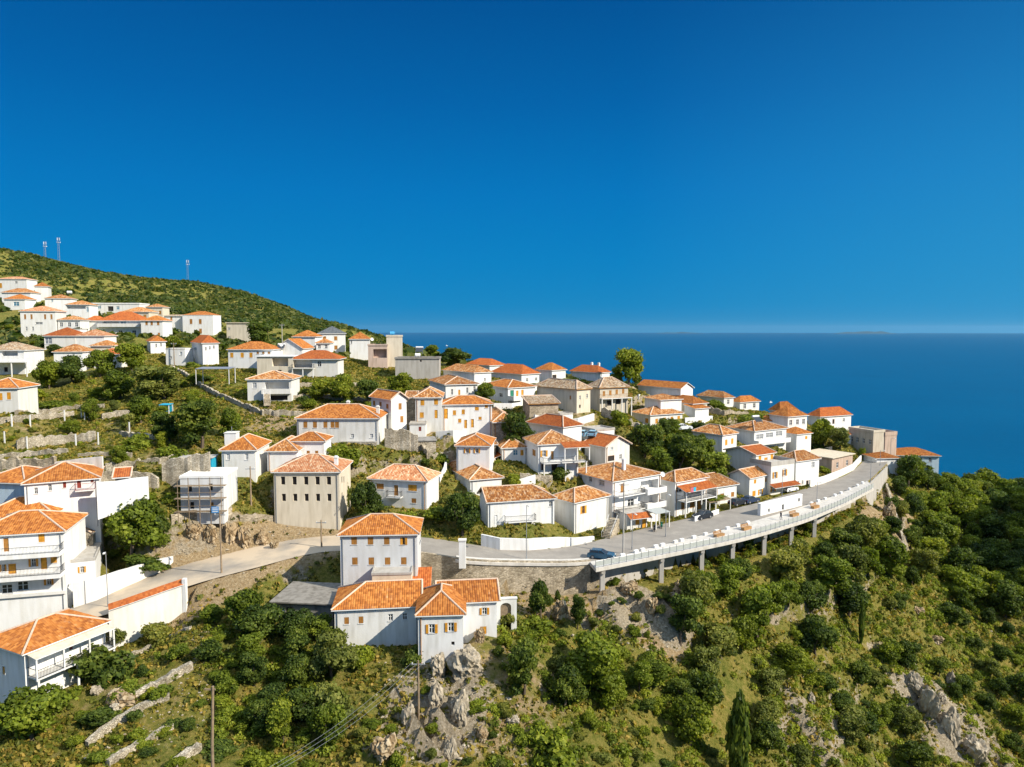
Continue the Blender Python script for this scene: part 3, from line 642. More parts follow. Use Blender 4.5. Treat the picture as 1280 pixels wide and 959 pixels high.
# --- left edge
b = H('long white house with red shutters and small balcony over the orchard', 'l', 104, 30, 123, 605, 655, 27, 9, 'hip', 'white', 't_or',
  W_('f', 'd', 4.5, 8, (44.5, 613.5), (62, 609.5)) + W_('f', 'r', 4, 8, (80.5, 606)) + W_('f', 'Dr', 6, 13, (98.5, 604)) + W_('f', 'r', 4, 8, (115, 599)), rh=2.0, found=5)
balcony(b, 'f', 94, 119, 611, 1.1, 'red')
H('', 'r', 107, -25, 31, 604, 640, -8, 8, 'hip', 'blue', 't_or', (), rh=1.7, root=b.root)
H('small white house with two orange shutters at the left edge of the gardens', 'r', 140, -25, 22, 485, 509, 6, 7, 'hip', 'white', 't_or', W_('f', 'o', 5, 9, (0, 496), (10.5, 495)), rh=1.7)
b = H('big white three storey guesthouse with orange shutters and full width balconies', 'r', 97, -40, 79, 664, 785, 14, 9, 'hip', 'white', 't_or',
  W_('f', 'Db', 8, 18, (7, 681)) + W_('f', 'o', 8, 11, (51.5, 672.5)) + W_('f', 's', 4, 9, (2, 710)) + W_('f', 'D', 11, 17, (13, 712.5)) + W_('f', 's', 6, 10, (40, 703.5)) + W_('f', 'D', 9, 17, (53, 703.5)) + W_('f', 'o', 8, 11, (65.5, 698.5))
  + W_('f', 'd', 14, 12, (5, 736.5), (25, 732.5)) + W_('f', 's', 6, 9, (58, 727)), rh=2.0, found=4)
balcony(b, 'f', -35, 79, 689.5, 1.8, 'iron', thick=.55); balcony(b, 'f', -35, 79, 716.5, 1.8, 'iron', thick=.55); balcony(b, 'f', -35, 79, 742, .35, None, thick=.4)
H('', 'r', 103, -30, 66, 643, 680, 14, 8, 'hip', 'white', 't_or', (), rh=1.9, root=b.root)
H('flat roofed white annex with orange shutters beside the big guesthouse', 'l', 99, 85, 119, 704, 760, 24, 8, 'flat', 'white', 'concrete', W_('f', 's', 5, 8, (102, 712)), oh=.05, par=.25, cat='annex', name='annex')
H('tiny roofless stone hut with two dark openings in the orchard', 'l', 106, 85, 116, 669, 692, 14, 5, 'gablef', 'stonep', 't_brown', W_('f', 'Dk', 5, 9, (92.5, 678)) + W_('f', 'n', 4, 7, (105.5, 671)), rh=1.1, oh=.05, cat='hut', name='hut')
b = H('low white house with orange roof and long veranda at the bottom left corner', 'l', 79, 30, 131, 816, 866, 64, 7.5, 'hip', 'white', 't_or',
  W_('f', 'b', 14, 6, (52, 817)) + W_('f', 'b', 5, 6, (66, 812)) + W_('f', 'b', 8, 6, (77, 807)) + W_('f', 'Dr', 6, 13, (88, 806)) + W_('f', 'b', 5, 7, (109, 793)) + W_('f', 'o', 6, 9, (118, 789)) + W_('l', 'D', 4, 12, (3, 838)), rh=1.7, found=4, oh=.5)
LOWL = b
balcony(b, 'f', 33, 131, 824, 1.9, 'iron', post=3); slabroof(b, 'f', 31, 131, 797, 2.0, 'cream', .3, 4, zfoot=1.6)
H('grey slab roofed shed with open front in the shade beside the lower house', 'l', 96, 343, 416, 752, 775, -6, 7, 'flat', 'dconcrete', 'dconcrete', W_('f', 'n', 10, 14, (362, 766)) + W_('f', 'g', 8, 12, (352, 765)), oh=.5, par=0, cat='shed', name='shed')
# --- upper village, left of the sea
H('white house with dark slate hip roof and four brown windows near the sea', 'l', 233, 398, 431, 417, 441, 12, 392, 'hip', 'white', 't_slate', W_('f', 'b', 4, 5, (405.5, 423), (419.5, 423), (419.5, 434.5), (406, 434.5)), rh=2.4)
H('blank white cube house with orange roof next to the slate roofed house', 'l', 226, 437, 462, 424, 452, 10, 7, 'hip', 'white', 't_or', W_('f', 'd', 2, 4, (439, 428)), rh=2.2)
b = H('tall cream tower block house with flat roof and recessed salmon balcony', 'l', 212, 483, 503, 421, 460, 10, 6, 'flat', 'cream', 'cream', (), oh=.15, par=.3)
H('', 'l', 209, 460, 484, 432, 460, 8, 7, 'flat', 'pink', 'pink', W_('f', 'p', 17, 11, (475, 442)), oh=.2, par=.2, root=b.root)
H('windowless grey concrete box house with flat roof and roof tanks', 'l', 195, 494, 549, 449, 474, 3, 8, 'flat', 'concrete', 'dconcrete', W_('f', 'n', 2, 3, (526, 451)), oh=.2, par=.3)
b = H('house with dark orange brown hip roof and turquoise balcony furniture', 'l', 190, 366, 422, 449, 471, 2, 8, 'hip', 'white', 't_red', W_('f', 'p', 24, 9, (378, 455)) + W_('f', 'd', 5, 7, (399, 455)), rh=2.2, oh=.7)
balcony(b, 'f', 366, 393, 460, 1.3, 'iron', post=3)
H('', 'l', 189, 321, 366, 446, 470, 2, 8, 'flat', 'cream', 'frame', W_('f', 'p', 20, 10, (350, 453)) + W_('f', 'n', 5, 7, (349, 466)), oh=.3, par=0, root=b.root)
b = H('white bungalow with flat orange hip roof and deep white porch on stilts', 'l', 160, 309, 364, 474.5, 501, 5, 294, 'hip', 'white', 't_mot', W_('f', 'w', 5, 7, (318, 482)) + W_('f', 'p', 30, 12, (346, 484)) + W_('f', 'n', 24, 7, (347, 498)), rh=1.6)
balcony(b, 'f', 328, 364, 491, 1.2, 'solid')
H('white house with five orange shutters under a wide pale orange hip roof', 'l', 196, 285, 340, 437, 460, 0, 9, 'hip', 'white', 't_or', W_('f', 'o', 4, 6, (289.5, 444), (302.5, 444), (313.5, 444)) + W_('f', 'b', 3, 3, (322, 441), (329, 441), (336, 441)), rh=2.1)
H('white gable fronted house with satellite dish beside the wide orange roof', 'l', 205, 344, 378, 436, 452, -2, 10, 'gablef', 'white', 't_or', (), rh=2.8)
H('low white cottage with pale orange roof behind the gable fronted house', 'l', 222, 366, 394, 421, 434, 0, 8, 'hip', 'white', 't_or', W_('f', 'd', 3, 4, (375, 426)), rh=2.0)
H('white house with curved shaded wall and deep orange hip roof beside the lane', 'l', 205, 253, 273, 429, 457, 34, 221, 'hip', 'white', 't_red', W_('l', 'g', 3, 3.5, (244, 436)) + W_('f', 'd', 2, 4, (257, 436), (262, 435), (267, 434)), rh=2.2)
H('white cubic house with four brown windows and small hip roof on the upper slope', 'l', 280, 228, 266, 394, 419, 3, 9, 'hip', 'white', 't_or', W_('f', 'b', 3.4, 6, (238.5, 402), (250, 402), (250, 414)), rh=1.6, oh=.1)
H('low white wing with flat brown roof beside the white cubic house', 'r', 282, 205, 228, 395, 412, 3, 7, 'shed', 'white', 't_brown', W_('f', 'b', 2.5, 4, (214, 398)), rh=.6)
H('beige grey flat roofed building below the scrub hill', 'l', 268, 283, 312, 404, 430, 8, 270, 'flat', 'beige', 'cream', W_('f', 'd', 3, 3, (286, 411), (286, 422)), oh=.4, par=.1, cat='building', name='building')
H('white house with lilac front and two orange shutters above the orchard', 'l', 214, 188, 207, 427, 442, 30, 160, 'hip', 'white', 't_or', W_('l', 'o', 3, 5, (168, 433), (180, 433)) + W_('f', 'd', 2, 4, (195, 432), (201, 431)), rh=1.7)
b = H('large white villa with vivid orange roof and long loggia on two floors', 'l', 245, 123, 176, 401, 426, 6, 10, 'hip', 'white', 't_red', W_('f', 'p', 20, 6, (138, 403)) + W_('f', 'g', 7, 5, (154, 403)) + W_('f', 'd', 5, 6, (150, 416), (167, 416)) + W_('f', 'Db', 5, 7, (127, 416)), rh=3.2, oh=.6)
balcony(b, 'f', 123, 176, 408, 1.4, 'solid')
H('', 'l', 243, 176, 203, 401, 421, 6, 9, 'hip', 'white', 't_or', W_('f', 'b', 3, 5, (183, 404), (189.5, 404), (197.5, 404)) + W_('f', 'b', 3, 4, (180, 418), (188.5, 418), (198, 418)), rh=1.8, root=b.root)
H('', 'l', 246, 106, 123, 401, 416, 6, 8, 'hip', 'white', 't_red', W_('f', 'd', 3, 5, (109, 409)), rh=1.7, root=b.root)
H('white box house with two rows of small windows under a pale orange roof', 'l', 235, 25, 69, 389, 420, 12, 9, 'hip', 'white', 't_pale', W_('f', 'b', 2.6, 6, (31, 396), (39, 396), (56, 396), (64, 396)) + W_('f', 'd', 2.4, 5, (32, 411), (40, 411)) + W_('f', 'd', 9, 2.5, (48, 404)), rh=1.8)
H('white house with shaded veranda and blue door below the flat white terrace', 'l', 280, 82, 111, 381, 398, 10, 62, 'hip', 'white', 't_mot', W_('f', 'p', 24, 3, (95, 384.5)) + W_('f', 'g', 3, 6, (109, 387)), rh=1.8)
b = H('long flat roofed white building at the foot of the scrub hill', 'l', 300, 112, 174, 380, 394, 5, 10, 'flat', 'white', 'white', W_('f', 'g', 4, 4, (124, 384), (147, 385)) + W_('f', 'n', 7, 6, (138, 386)), oh=.2, par=.3, cat='building', name='building')
H('small house with tawny hip roof tucked behind the large villa', 'l', 275, 152, 186, 390, 402, 3, 8, 'hip', 'cream', 't_mot', (), rh=1.9, auto=[('f', 3, 1, 'b')])
H('house with long low orange roof and white front above the box house', 'l', 285, 56, 88, 373, 384, 15, 8, 'hip', 'white', 't_mot', W_('f', 'g', 2.5, 3, (65, 376)), rh=1.7)
H('white house with orange pyramid roof highest but one below the scrub', 'l', 320, 43, 60, 358, 369, 24, 8, 'hip', 'white', 't_or', (), rh=2.0)
H('white house with pale flat roof highest on the left hillside', 'r', 345, -4, 33, 349, 364, 5, 9, 'hip', 'white', 't_pale', W_('f', 'o', 4, 6, (0, 357)) + W_('f', 'd', 3, 3, (20, 353)), rh=1.4)
H('white house with blue window and orange roof at the left edge of the hillside', 'l', 290, 5, 31, 374, 388, 5, 8, 'hip', 'white', 't_or', W_('f', 'g', 7, 5, (20, 380)), rh=2.2)
H('small house with weathered orange roof under the orange pyramid roof', 'r', 305, 2, 38, 366, 376, 6, 8, 'hip', 'white', 't_mot', (), rh=2.0)
b = H('white house with vivid orange hip roof and blue shuttered vine porch', 'l', 205, 55, 94, 420, 434, 6, 9, 'hip', 'white', 't_red', W_('f', 'w', 9, 8, (60, 426)), rh=2.4)
H('', 'l', 206, 94, 130, 420, 434, 6, 8, 'hip', 'white', 't_pale', (), rh=1.9, root=b.root)
b = H('brown roofed house with white timber balcony at the left edge', 'r', 188, -20, 30, 438, 468, 4, 9, 'hip', 'white', 't_brown', W_('f', 'p', 20, 6, (12, 442)) + W_('f', 'n', 5, 6, (6, 462)), rh=2.1)
balcony(b, 'f', -18, 40, 452, 2.6, 'wpaint', post=4)
H('white house with mottled roof, one brown window and shaded blue end wall', 'l', 190, 67, 103, 440, 465, 10, 49, 'hip', 'white', 't_mot', W_('f', 'b', 4, 7, (81.5, 449)) + W_('l', 'd', 2, 7, (54, 449), (62, 449)), rh=1.9)
H('small house with red brown lean roof among orchard trees', 'l', 192, 117, 148, 443, 460, 3, 7, 'hip', 'white', 't_red', W_('f', 'Dg', 4, 7, (127, 450)) + W_('f', 'w', 4, 5, (137, 448)), rh=1.5)
H('little house with tawny roof behind the mottled roofed house', 'l', 202, 113, 139, 432.5, 442, 4, 7, 'hip', 'cream', 't_mot', (), rh=1.5)

# --- annexes and small roofs filling the gaps
H('long low tiled annex joining the rambling cream house to the arcade manor', 'l', 187, 826, 852, 500, 512, 24, 806, 'hip', 'white', 't_mot', (), rh=1.2, cat='annex', name='annex')
H('white porch annex with small orange lean roof beside the skyline green hedge', 'l', 190, 869, 886, 511, 524, 30, 4, 'shed', 'white', 't_or', (), rh=.8, cat='annex', name='annex')
H('small orange roofed annex peeping behind the glazed white building', 'l', 196, 958, 974, 527, 538, 25, 5, 'hip', 'white', 't_or', (), rh=1.2, cat='annex', name='annex')
H('low white yard building with flat roof under the joined stone and white house', 'l', 144, 512, 532, 531, 547, 4, 4, 'flat', 'white', 'concrete', W_('f', 'Dr', 4, 6, (525, 536)), oh=.1, par=.1, cat='outbuilding', name='outbuilding')
H('pale concrete roofed store in front of the vine terrace', 'l', 139, 515, 545, 552, 566, 12, 5, 'flat', 'stonep', 'dconcrete', (), oh=.2, par=0, cat='store', name='store')
H('narrow stone house end between the gabled house and the joined white house', 'l', 150, 508, 519, 497, 528, 4, 5, 'shed', 'stone', 't_mot', (), rh=.8, cat='annex', name='annex')
H('low stone shed under tiles left of the house with blue window', 'l', 147, 603, 620, 556, 574, 10, 4, 'shed', 'stonep', 't_mot', (), rh=.9, cat='shed', name='shed')
H('white block annex with flat roof below the old stone house', 'l', 163, 700, 716, 519, 536, 30, 4, 'flat', 'white', 'concrete', W_('f', 'd', 3, 4, (708, 527)), oh=.05, par=.2, cat='annex', name='annex')
H('white lower wing with blue window beside the curved shaded wall', 'r', 208, 207, 231, 437, 458, -3, 5, 'flat', 'white', 'white', W_('f', 'g', 3, 4, (226, 442)) + W_('f', 'd', 3, 3, (213, 447)), oh=.05, par=.2, cat='annex', name='annex')
H('white arched cellar building beneath the large pale house', 'l', 137.4, 425, 470, 553, 567, 0, 2.5, 'flat', 'stonep', 'concrete', W_('f', 'n', 8, 7, (438, 561)) + W_('f', 'n', 8, 7, (455, 561)), oh=.02, par=0, pad=False, cat='annex', name='annex')
H('small orange roof outhouse by the white slanting wall above the orchard', 'l', 108, 144, 160, 597, 606, 24, 3, 'shed', 'stonep', 't_red', (), rh=.8, pad=False, cat='outhouse', name='outhouse')
H('white two storey house peeping left of the beige grey building', 'r', 300, 182, 203, 384, 398, 4, 7, 'hip', 'cream', 't_mot', (), rh=1.5, auto=[('f', 3, 1, 'b')])
H('grey flat roofed garage cut into the bank below the box house', 'l', 226, 78, 100, 412, 421, 8, 5, 'flat', 'white', 'concrete', W_('f', 'n', 6, 6, (88, 417)), oh=.05, par=.1, cat='garage', name='garage')
H('white house with orange roof half hidden left of the vivid villa', 'l', 238, 72, 100, 400, 412, 8, 7, 'hip', 'white', 't_mot', (), rh=1.5, auto=[('f', 3, 1, 'd')])
H('low white building with brown roof behind the gable fronted house', 'l', 216, 395, 412, 429, 438, 4, 6, 'hip', 'white', 't_mot', (), rh=1.3, auto=[('f', 2, 1, 'd')])
# ------------------------------------------------------------------ terrain
def rzfun(px):      # height of the road surface, by photo column
    xs = [60, 100, 250, 400, 530, 650, 720, 1060, 1105, 1150]; zs = [-38.9, -38.1, -35.7, -33.8, -34.4, -36.0, -36.5, -36.5, -35.6, -35.3]
    return CZ+float(np.interp(px, xs, zs))
def rp(px, py): return atz(px, py, rzfun(px))
FARE = [(60,772),(95,757),(150,736),(215,709),(300,688),(350,676),(410,669),(470,668),(530,671),(565,676),(600,683),(650,688),(700,686),(740,678),(770,669),(800,662),(850,650),(900,640),(950,628),(1000,613),(1030,604),(1058,592),(1076,577),(1092,566)]
NEARE = [(40,787),(90,779),(128,772),(180,752),(235,732),(285,718),(330,708),(380,692),(425,687),(470,688),(530,691),(580,702),(650,703),(720,704),(770,698),(800,689),(850,677),(900,664),(950,650),(1000,635),(1050,618),(1085,602),(1106,582),(1116,570)]
PROM_IN = [(737,703),(770,698),(800,689),(850,677),(900,664),(950,650),(1000,635),(1050,618),(1084,602)]
PROM_OUT = [(745,712),(790,703),(834,694),(883,684),(925,675),(965,664),(1010,650),(1055,631),(1092,611)]
def resamp(poly, n):
    P = [rp(*q) for q in poly]; d = [0]
    for a, b in zip(P, P[1:]): d.append(d[-1]+(b-a).length)
    t = np.linspace(0, d[-1], n)
    A = np.array([[p.x, p.y, p.z] for p in P])
    o = np.stack([np.interp(t, d, A[:, i]) for i in range(3)], 1)
    for _ in range(3):
        q = o.copy(); q[1:-1] = (o[:-2]+2*o[1:-1]+o[2:])/4; o = q
    return o
RF, RN = resamp(FARE, 90), resamp(NEARE, 90)
PI_, PO = resamp(PROM_IN, 60), resamp(PROM_OUT, 60)
CTRL = list(BASES)
def cp(px, py, Y): CTRL.append(tuple(at(px, py, Y)))
for q in [
 # foreground left terraces
 (0,959,70),(-120,930,78),(-300,900,90),(100,930,76),(200,959,71),(230,840,85),(150,855,84),(60,905,79),(0,880,83),(200,806,91),(150,815,92),(215,785,96.3),(100,880,81),(180,900,78),(240,900,79),(255,770,93),
 (270,959,70),(330,900,80),(330,959,74),(400,959,74),(300,850,84),(350,840,86),(390,860,84),(330,790,91),(420,820,89),
 # rocky crag
 (500,835,88),(550,828,87.5),(550,870,84),(500,940,77),(560,959,75.5),(640,870,85),(640,959,78),(620,800,93),(700,860,92),(700,959,80),(690,780,101),(660,740,106),(730,760,105),(760,735,110),(800,760,107),(850,760,111),(760,830,98),(800,900,92),(800,959,86),(830,725,119),(900,730,119),(900,800,109),(900,870,101),(900,959,93),
 (600,733,112),(560,729,112),(640,734,112.5),(535,727,112),(680,734,113),(715,738,113.5),(600,748,106),(660,748,107),
 (1000,700,131),(1000,760,122),(1000,830,113),(1000,900,106),(1000,959,101),(1080,650,158),(1100,700,146),(1100,760,136),(1100,830,126),(1100,900,118),(1100,959,112),(1130,625,180),(1150,720,150),(1180,800,138),(1200,870,130),(1240,950,122),(1280,959,125),(1280,850,141),(1230,760,160),
 (1225,715,178),(1200,650,200),(1280,690,192),(1280,640,218),(1180,603,218),(1230,617,232),(1275,630,240),(1330,690,170),(1400,640,185),(1420,800,140),(1430,520,172),(1480,480,180),(1440,500,205),(1420,560,160),(1360,640,180),(1500,560,215),(1400,900,120),(1340,600,235),
 (885,699,126.5),(925,686,134.5),(980,664,146),(1040,646,157),(835,721,118),(790,738,112.5),(770,724,112),
 # orchard left of the road
 (170,665,108),(130,700,104),(205,690,106),(300,652,110),(300,692,106),(250,655,108),(200,640,110),(60,640,105),
 (460,655,116),(560,665,118),(560,640,122),(440,640,119),(590,668,117),
 # gardens
 (100,500,166),(30,475,182),(100,545,140),(60,565,131),(100,590,117),(180,605,114),(250,550,134),(330,530,148),(200,480,178),(250,500,160),(290,575,125),(0,545,142),(0,600,112),(430,485,182),(450,475,192),(480,480,188),(370,505,160),(420,505,165),(500,545,143),(530,565,135),(640,600,126),(690,610,124),
 (850,565,168),(800,572,158),(900,600,160),(820,590,148),(870,605,154),(735,548,157),(780,535,165),(700,515,163),(880,520,190),(930,520,195),(1040,560,184),(1060,575,186),(830,545,170),(640,520,158),(620,510,165),
 # scrub hill behind
 (0,400,335),(20,360,350),(100,380,420),(0,305,620),(60,325,620),(110,347,640),(150,352,660),(180,355,672),(200,357,680),(260,362,700),(310,372,700),(360,390,680),(410,408,640),(450,424,600),(500,438,560),(560,450,480),(-200,250,640),(-500,200,700),(-200,380,360),(-200,500,200),(-100,560,130),(-150,700,95),
 (200,388,410),(320,408,380),(400,418,340),(470,432,300),(100,370,480),(200,372,520),(300,388,520),(0,350,480),(540,446,250),
 # seaward side falls away
 (600,480,300),(600,530,400),(700,500,280),(700,560,360),(800,530,280),(800,600,340),(900,560,300),(1000,590,300),(1100,600,290),(1000,560,240),(1100,585,245),(880,520,240),(780,488,250),(700,475,245),(1070,545,235),(1180,610,290),(1260,622,300),(1240,640,260)]: cp(*q)
def sea(x, y, z=-2.0): CTRL.append((x, y, z))
for x in range(-500, 1000, 150):
    sea(x, 1500 if x < 60 else 760, -8); sea(x, 1800, -12)
for x, y, z in [(-500, 1000, 130), (-300, 1000, 90), (-100, 1000, 40), (0, 900, 60), (100, 620, 25), (200, 560, 10), (350, 520, 4), (500, 450, 6), (700, 380, 20), (-700, 700, 420), (-700, 300, 290), (-400, 150, 230), (-300, 60, 200), (600, 200, 120), (400, 100, 120), (150, 0, 150), (300, 250, 150), (450, 300, 70), (0, 20, 195), (-100, 20, 197), (-250, 0, 195), (0, -30, 190), (-60, 45, 198), (60, 45, 180), (120, 60, 165)]: sea(x, y, z)
C = np.array(CTRL, dtype=float)
# drop near duplicates
keep = []
for i in range(len(C)):
    if all((C[i, 0]-C[j, 0])**2+(C[i, 1]-C[j, 1])**2 > 1.5 for j in keep): keep.append(i)
C = C[keep]
S_ = 100.0
def kern(d): return -d
D_ = np.hypot(C[:, None, 0]-C[None, :, 0], C[:, None, 1]-C[None, :, 1])/S_
n_ = len(C); A = np.zeros((n_+3, n_+3))
A[:n_, n_] = 1; A[:n_, n_+1] = C[:, 0]/S_; A[:n_, n_+2] = C[:, 1]/S_; A[n_:, :n_] = A[:n_, n_:].T
A[:n_, :n_] = kern(D_)+np.eye(n_)*.004
WT = np.linalg.solve(A, np.concatenate([C[:, 2], [0, 0, 0]]))
def rbf(X, Y):
    sh = X.shape; X = X.ravel(); Y = Y.ravel(); out = np.empty(len(X))
    for i in range(0, len(X), 20000):
        a, b = X[i:i+20000], Y[i:i+20000]
        d = np.hypot(a[:, None]-C[None, :, 0], b[:, None]-C[None, :, 1])/S_
        out[i:i+20000] = kern(d) @ WT[:n_]+WT[n_]+WT[n_+1]*a/S_+WT[n_+2]*b/S_
    return out.reshape(sh)
# value noise
_NT = np.random.default_rng(3).random((256, 256))
def vnoise(x, y):
    xi = np.floor(x).astype(int); yi = np.floor(y).astype(int); fx = x-xi; fy = y-yi
    fx = fx*fx*(3-2*fx); fy = fy*fy*(3-2*fy)
    g = lambda a, b: _NT[a % 256, b % 256]
    return (g(xi, yi)*(1-fx)+g(xi+1, yi)*fx)*(1-fy)+(g(xi, yi+1)*(1-fx)+g(xi+1, yi+1)*fx)*fy
def fbm(x, y, o=4):
    s = 0; a = 1; t = 0
    for k in range(o): s = s+a*vnoise(x*2**k+17*k, y*2**k+5*k); t += a; a *= .5
    return s/t-.5
def axis(segs):
    o = []
    for a, b, st in segs: o += list(np.arange(a, b, st))
    return np.array(o)
GX = axis([(-800, -300, 25), (-300, -130, 6), (-130, 150, .9), (150, 260, 4), (260, 1000, 20), (1000, 1001, 1)])
GY = axis([(-60, 50, 8), (50, 215, .9), (215, 300, 2), (300, 760, 7), (760, 1850, 40)])
XX, YY = np.meshgrid(GX, GY)
ZZ = rbf(XX, YY)
def blur(Z, n):
    for _ in range(n):
        P = np.pad(Z, 1, mode='edge'); Z = (P[1:-1, 1:-1]*4+P[:-2, 1:-1]+P[2:, 1:-1]+P[1:-1, :-2]+P[1:-1, 2:])/8
    return Z
ZZ = blur(ZZ, 6)
# polygons / distances on the grid
def inpoly(px, py, poly):
    r = np.zeros(np.shape(px), bool); n = len(poly)
    for i in range(n):
        x1, y1 = poly[i]; x2, y2 = poly[(i+1) % n]
        if y1 == y2: continue
        r ^= ((py < y1) != (py < y2)) & (px < (x2-x1)*(py-y1)/(y2-y1)+x1)
    return r
def segdist(X, Y, A, B):
    """distance of every grid point to polyline A (k,3), and height of the nearest point"""
    best = np.full(X.shape, 1e9); hz = np.zeros(X.shape)
    for p, q in zip(A, B):
        dx, dy = q[0]-p[0], q[1]-p[1]; l2 = dx*dx+dy*dy+1e-9
        t = np.clip(((X-p[0])*dx+(Y-p[1])*dy)/l2, 0, 1); d = np.hypot(X-p[0]-t*dx, Y-p[1]-t*dy)
        m = d < best; best[m] = d[m]; hz[m] = (p[2]+t*(q[2]-p[2]))[m]
    return best, hz
sub = (XX > -140) & (XX < 130) & (YY > 50) & (YY < 230)
xs_, ys_ = XX[sub], YY[sub]
road_poly = [(p[0], p[1]) for p in RF]+[(p[0], p[1]) for p in RN[::-1]]
inr = inpoly(xs_, ys_, road_poly)
dF, hF = segdist(xs_, ys_, RF[:-1], RF[1:]); dN, hN = segdist(xs_, ys_, RN[:-1], RN[1:])
z = ZZ[sub]
rough = np.ones(len(z))
nz = fbm(xs_*.16, ys_*.16, 5)*3.0+fbm(xs_*.6+40, ys_*.6, 3)*1.0
# roughness strong on the crag below the road, mild in the gardens
below = (ys_ < np.interp(xs_, RN[:, 0], RN[:, 1])-3)
amp = np.where(below, 1.0, .25)
amp = np.where(below & (xs_ < -30), .55, amp)
for (bx, by, t, W, D, zb) in PADS:
    lx = (xs_-bx)*math.cos(t)+(ys_-by)*math.sin(t); ly = -(xs_-bx)*math.sin(t)+(ys_-by)*math.cos(t)
    e = np.maximum(np.maximum(-lx, lx-W), np.maximum(-ly, ly-D))
    amp = np.where(e < 6, amp*np.clip((e-1)/5, .05, 1), amp)
amp = amp*np.clip((np.minimum(dF, dN)-1)/5, 0, 1)
# rock standing proud of the slope where the crags are
_q = np.maximum(1, YY*CT-(ZZ-CZ)*ST); _px = 640+FPX*XX/_q; _py = 479.5-FPX*(YY*ST+(ZZ-CZ)*CT)/_q
cm = np.zeros(XX.shape)
for poly in ([(430,965),(470,880),(500,840),(590,835),(620,870),(590,965)], [(1100,840),(1140,835),(1270,945),(1280,990),(1180,980)], [(640,740),(740,730),(850,745),(870,800),(800,800),(700,790)], [(1090,640),(1130,640),(1145,700),(1105,700)], [(960,850),(1050,860),(1060,965),(950,965)]):
    cm[inpoly(_px, _py, poly) & (YY < 200) & (YY > 52)] = 1
cm = blur(cm, 5)[sub]
rg = 1-np.abs(fbm(xs_*.30+.25*ys_, ys_*.10+3, 4))*4.2; rg2 = 1-np.abs(fbm(xs_*.9, ys_*.45+9, 3))*4
nz = nz*1.0; ridge = np.clip(rg, -.4, 1)*2.6+np.clip(rg2, -.3, 1)*1.1-1.2
z = z+nz*amp+cm*ridge*np.clip(amp*1.6, 0, 1)
for (bx, by, t, W, D, zb) in PADS:
    lx = (xs_-bx)*math.cos(t)+(ys_-by)*math.sin(t); ly = -(xs_-bx)*math.sin(t)+(ys_-by)*math.cos(t)
    e = np.maximum(np.maximum(-lx, lx-W), np.maximum(-ly, ly-D))
    cap = zb+.05+np.clip(e-.6, 0, None)*1.1
    cap = np.where(e < 5, cap, 1e9)
    z = np.minimum(z, cap)
    low_ = zb-.5-np.clip(e, 0, None)*1.0       # front of the house: ground meets the wall
    z = np.where((ly < 0) & (e < 3), np.maximum(z, low_), z)
# road bed
mid = (hF+hN)/2
z = np.where(inr, np.minimum(hF, hN)*.5+mid*.5-.10, z)
w = np.clip(1-(dF-.2)/3.5, 0, 1); z = np.where(~inr & (dF < dN), z*(1-w)+(hF-.03)*w, z)
w = np.clip(1-(dN-.2)/1.6, 0, 1)
left = (xs_ < rp(455, 688).x) & (xs_ > rp(239, 731).x)
z = np.where(~inr & (dN <= dF) & left, z*(1-w)+(hN-.03)*w, z)
z = np.where(~inr & (dN <= dF) & ~left & (dN < 14), np.minimum(z, hN-.5-np.where(xs_ < 13, np.clip(dN*2.2, 0, 4.2), np.clip(dN*.6, 0, 3))), z)
dO, hO = segdist(xs_, ys_, PO[:-1], PO[1:])
prom = [(p[0], p[1]) for p in PI_]+[(p[0], p[1]) for p in PO[::-1]]
inp = inpoly(xs_, ys_, prom)
fl = hO-4.3+np.where(inp, 0, -dO*.85)+fbm(xs_*.4, ys_*.4, 3)*1.2
z = np.where(inp | ((dO < 7) & ~inr & (dO < dN)), np.maximum(z, fl), z)
ZZ[sub] = z
# far scrub hill relief
fm = (YY > 215)
ZZ[fm] += fbm(XX[fm]*.03, YY[fm]*.03, 4)*6*np.clip((YY[fm]-215)/200, 0, 1)
def tz(x, y):
    x = np.asarray(x, float); y = np.asarray(y, float)
    i = np.clip(np.searchsorted(GX, x)-1, 0, len(GX)-2); j = np.clip(np.searchsorted(GY, y)-1, 0, len(GY)-2)
    fx = np.clip((x-GX[i])/(GX[i+1]-GX[i]), 0, 1); fy = np.clip((y-GY[j])/(GY[j+1]-GY[j]), 0, 1)
    return (ZZ[j, i]*(1-fx)+ZZ[j, i+1]*fx)*(1-fy)+(ZZ[j+1, i]*(1-fx)+ZZ[j+1, i+1]*fx)*fy
_S = np.concatenate([np.arange(45, 260, .35), np.arange(260, 900, 2)])
def hit(px, py):
    d = ray(px, py); k = _S/d.y; X = d.x*k; Z = CZ+d.z*k
    b = np.nonzero(tz(X, _S) > Z)[0]
    i = b[0] if len(b) else len(_S)-1
    return Vector((X[i], _S[i], float(tz(X[i], _S[i]))))
ny, nx = XX.shape
V = np.stack([XX, YY, ZZ], -1).reshape(-1, 3).astype(np.float32)
idx = np.arange(ny*nx).reshape(ny, nx)
Q = np.stack([idx[:-1, :-1], idx[:-1, 1:], idx[1:, 1:], idx[1:, :-1]], -1).reshape(-1, 4)
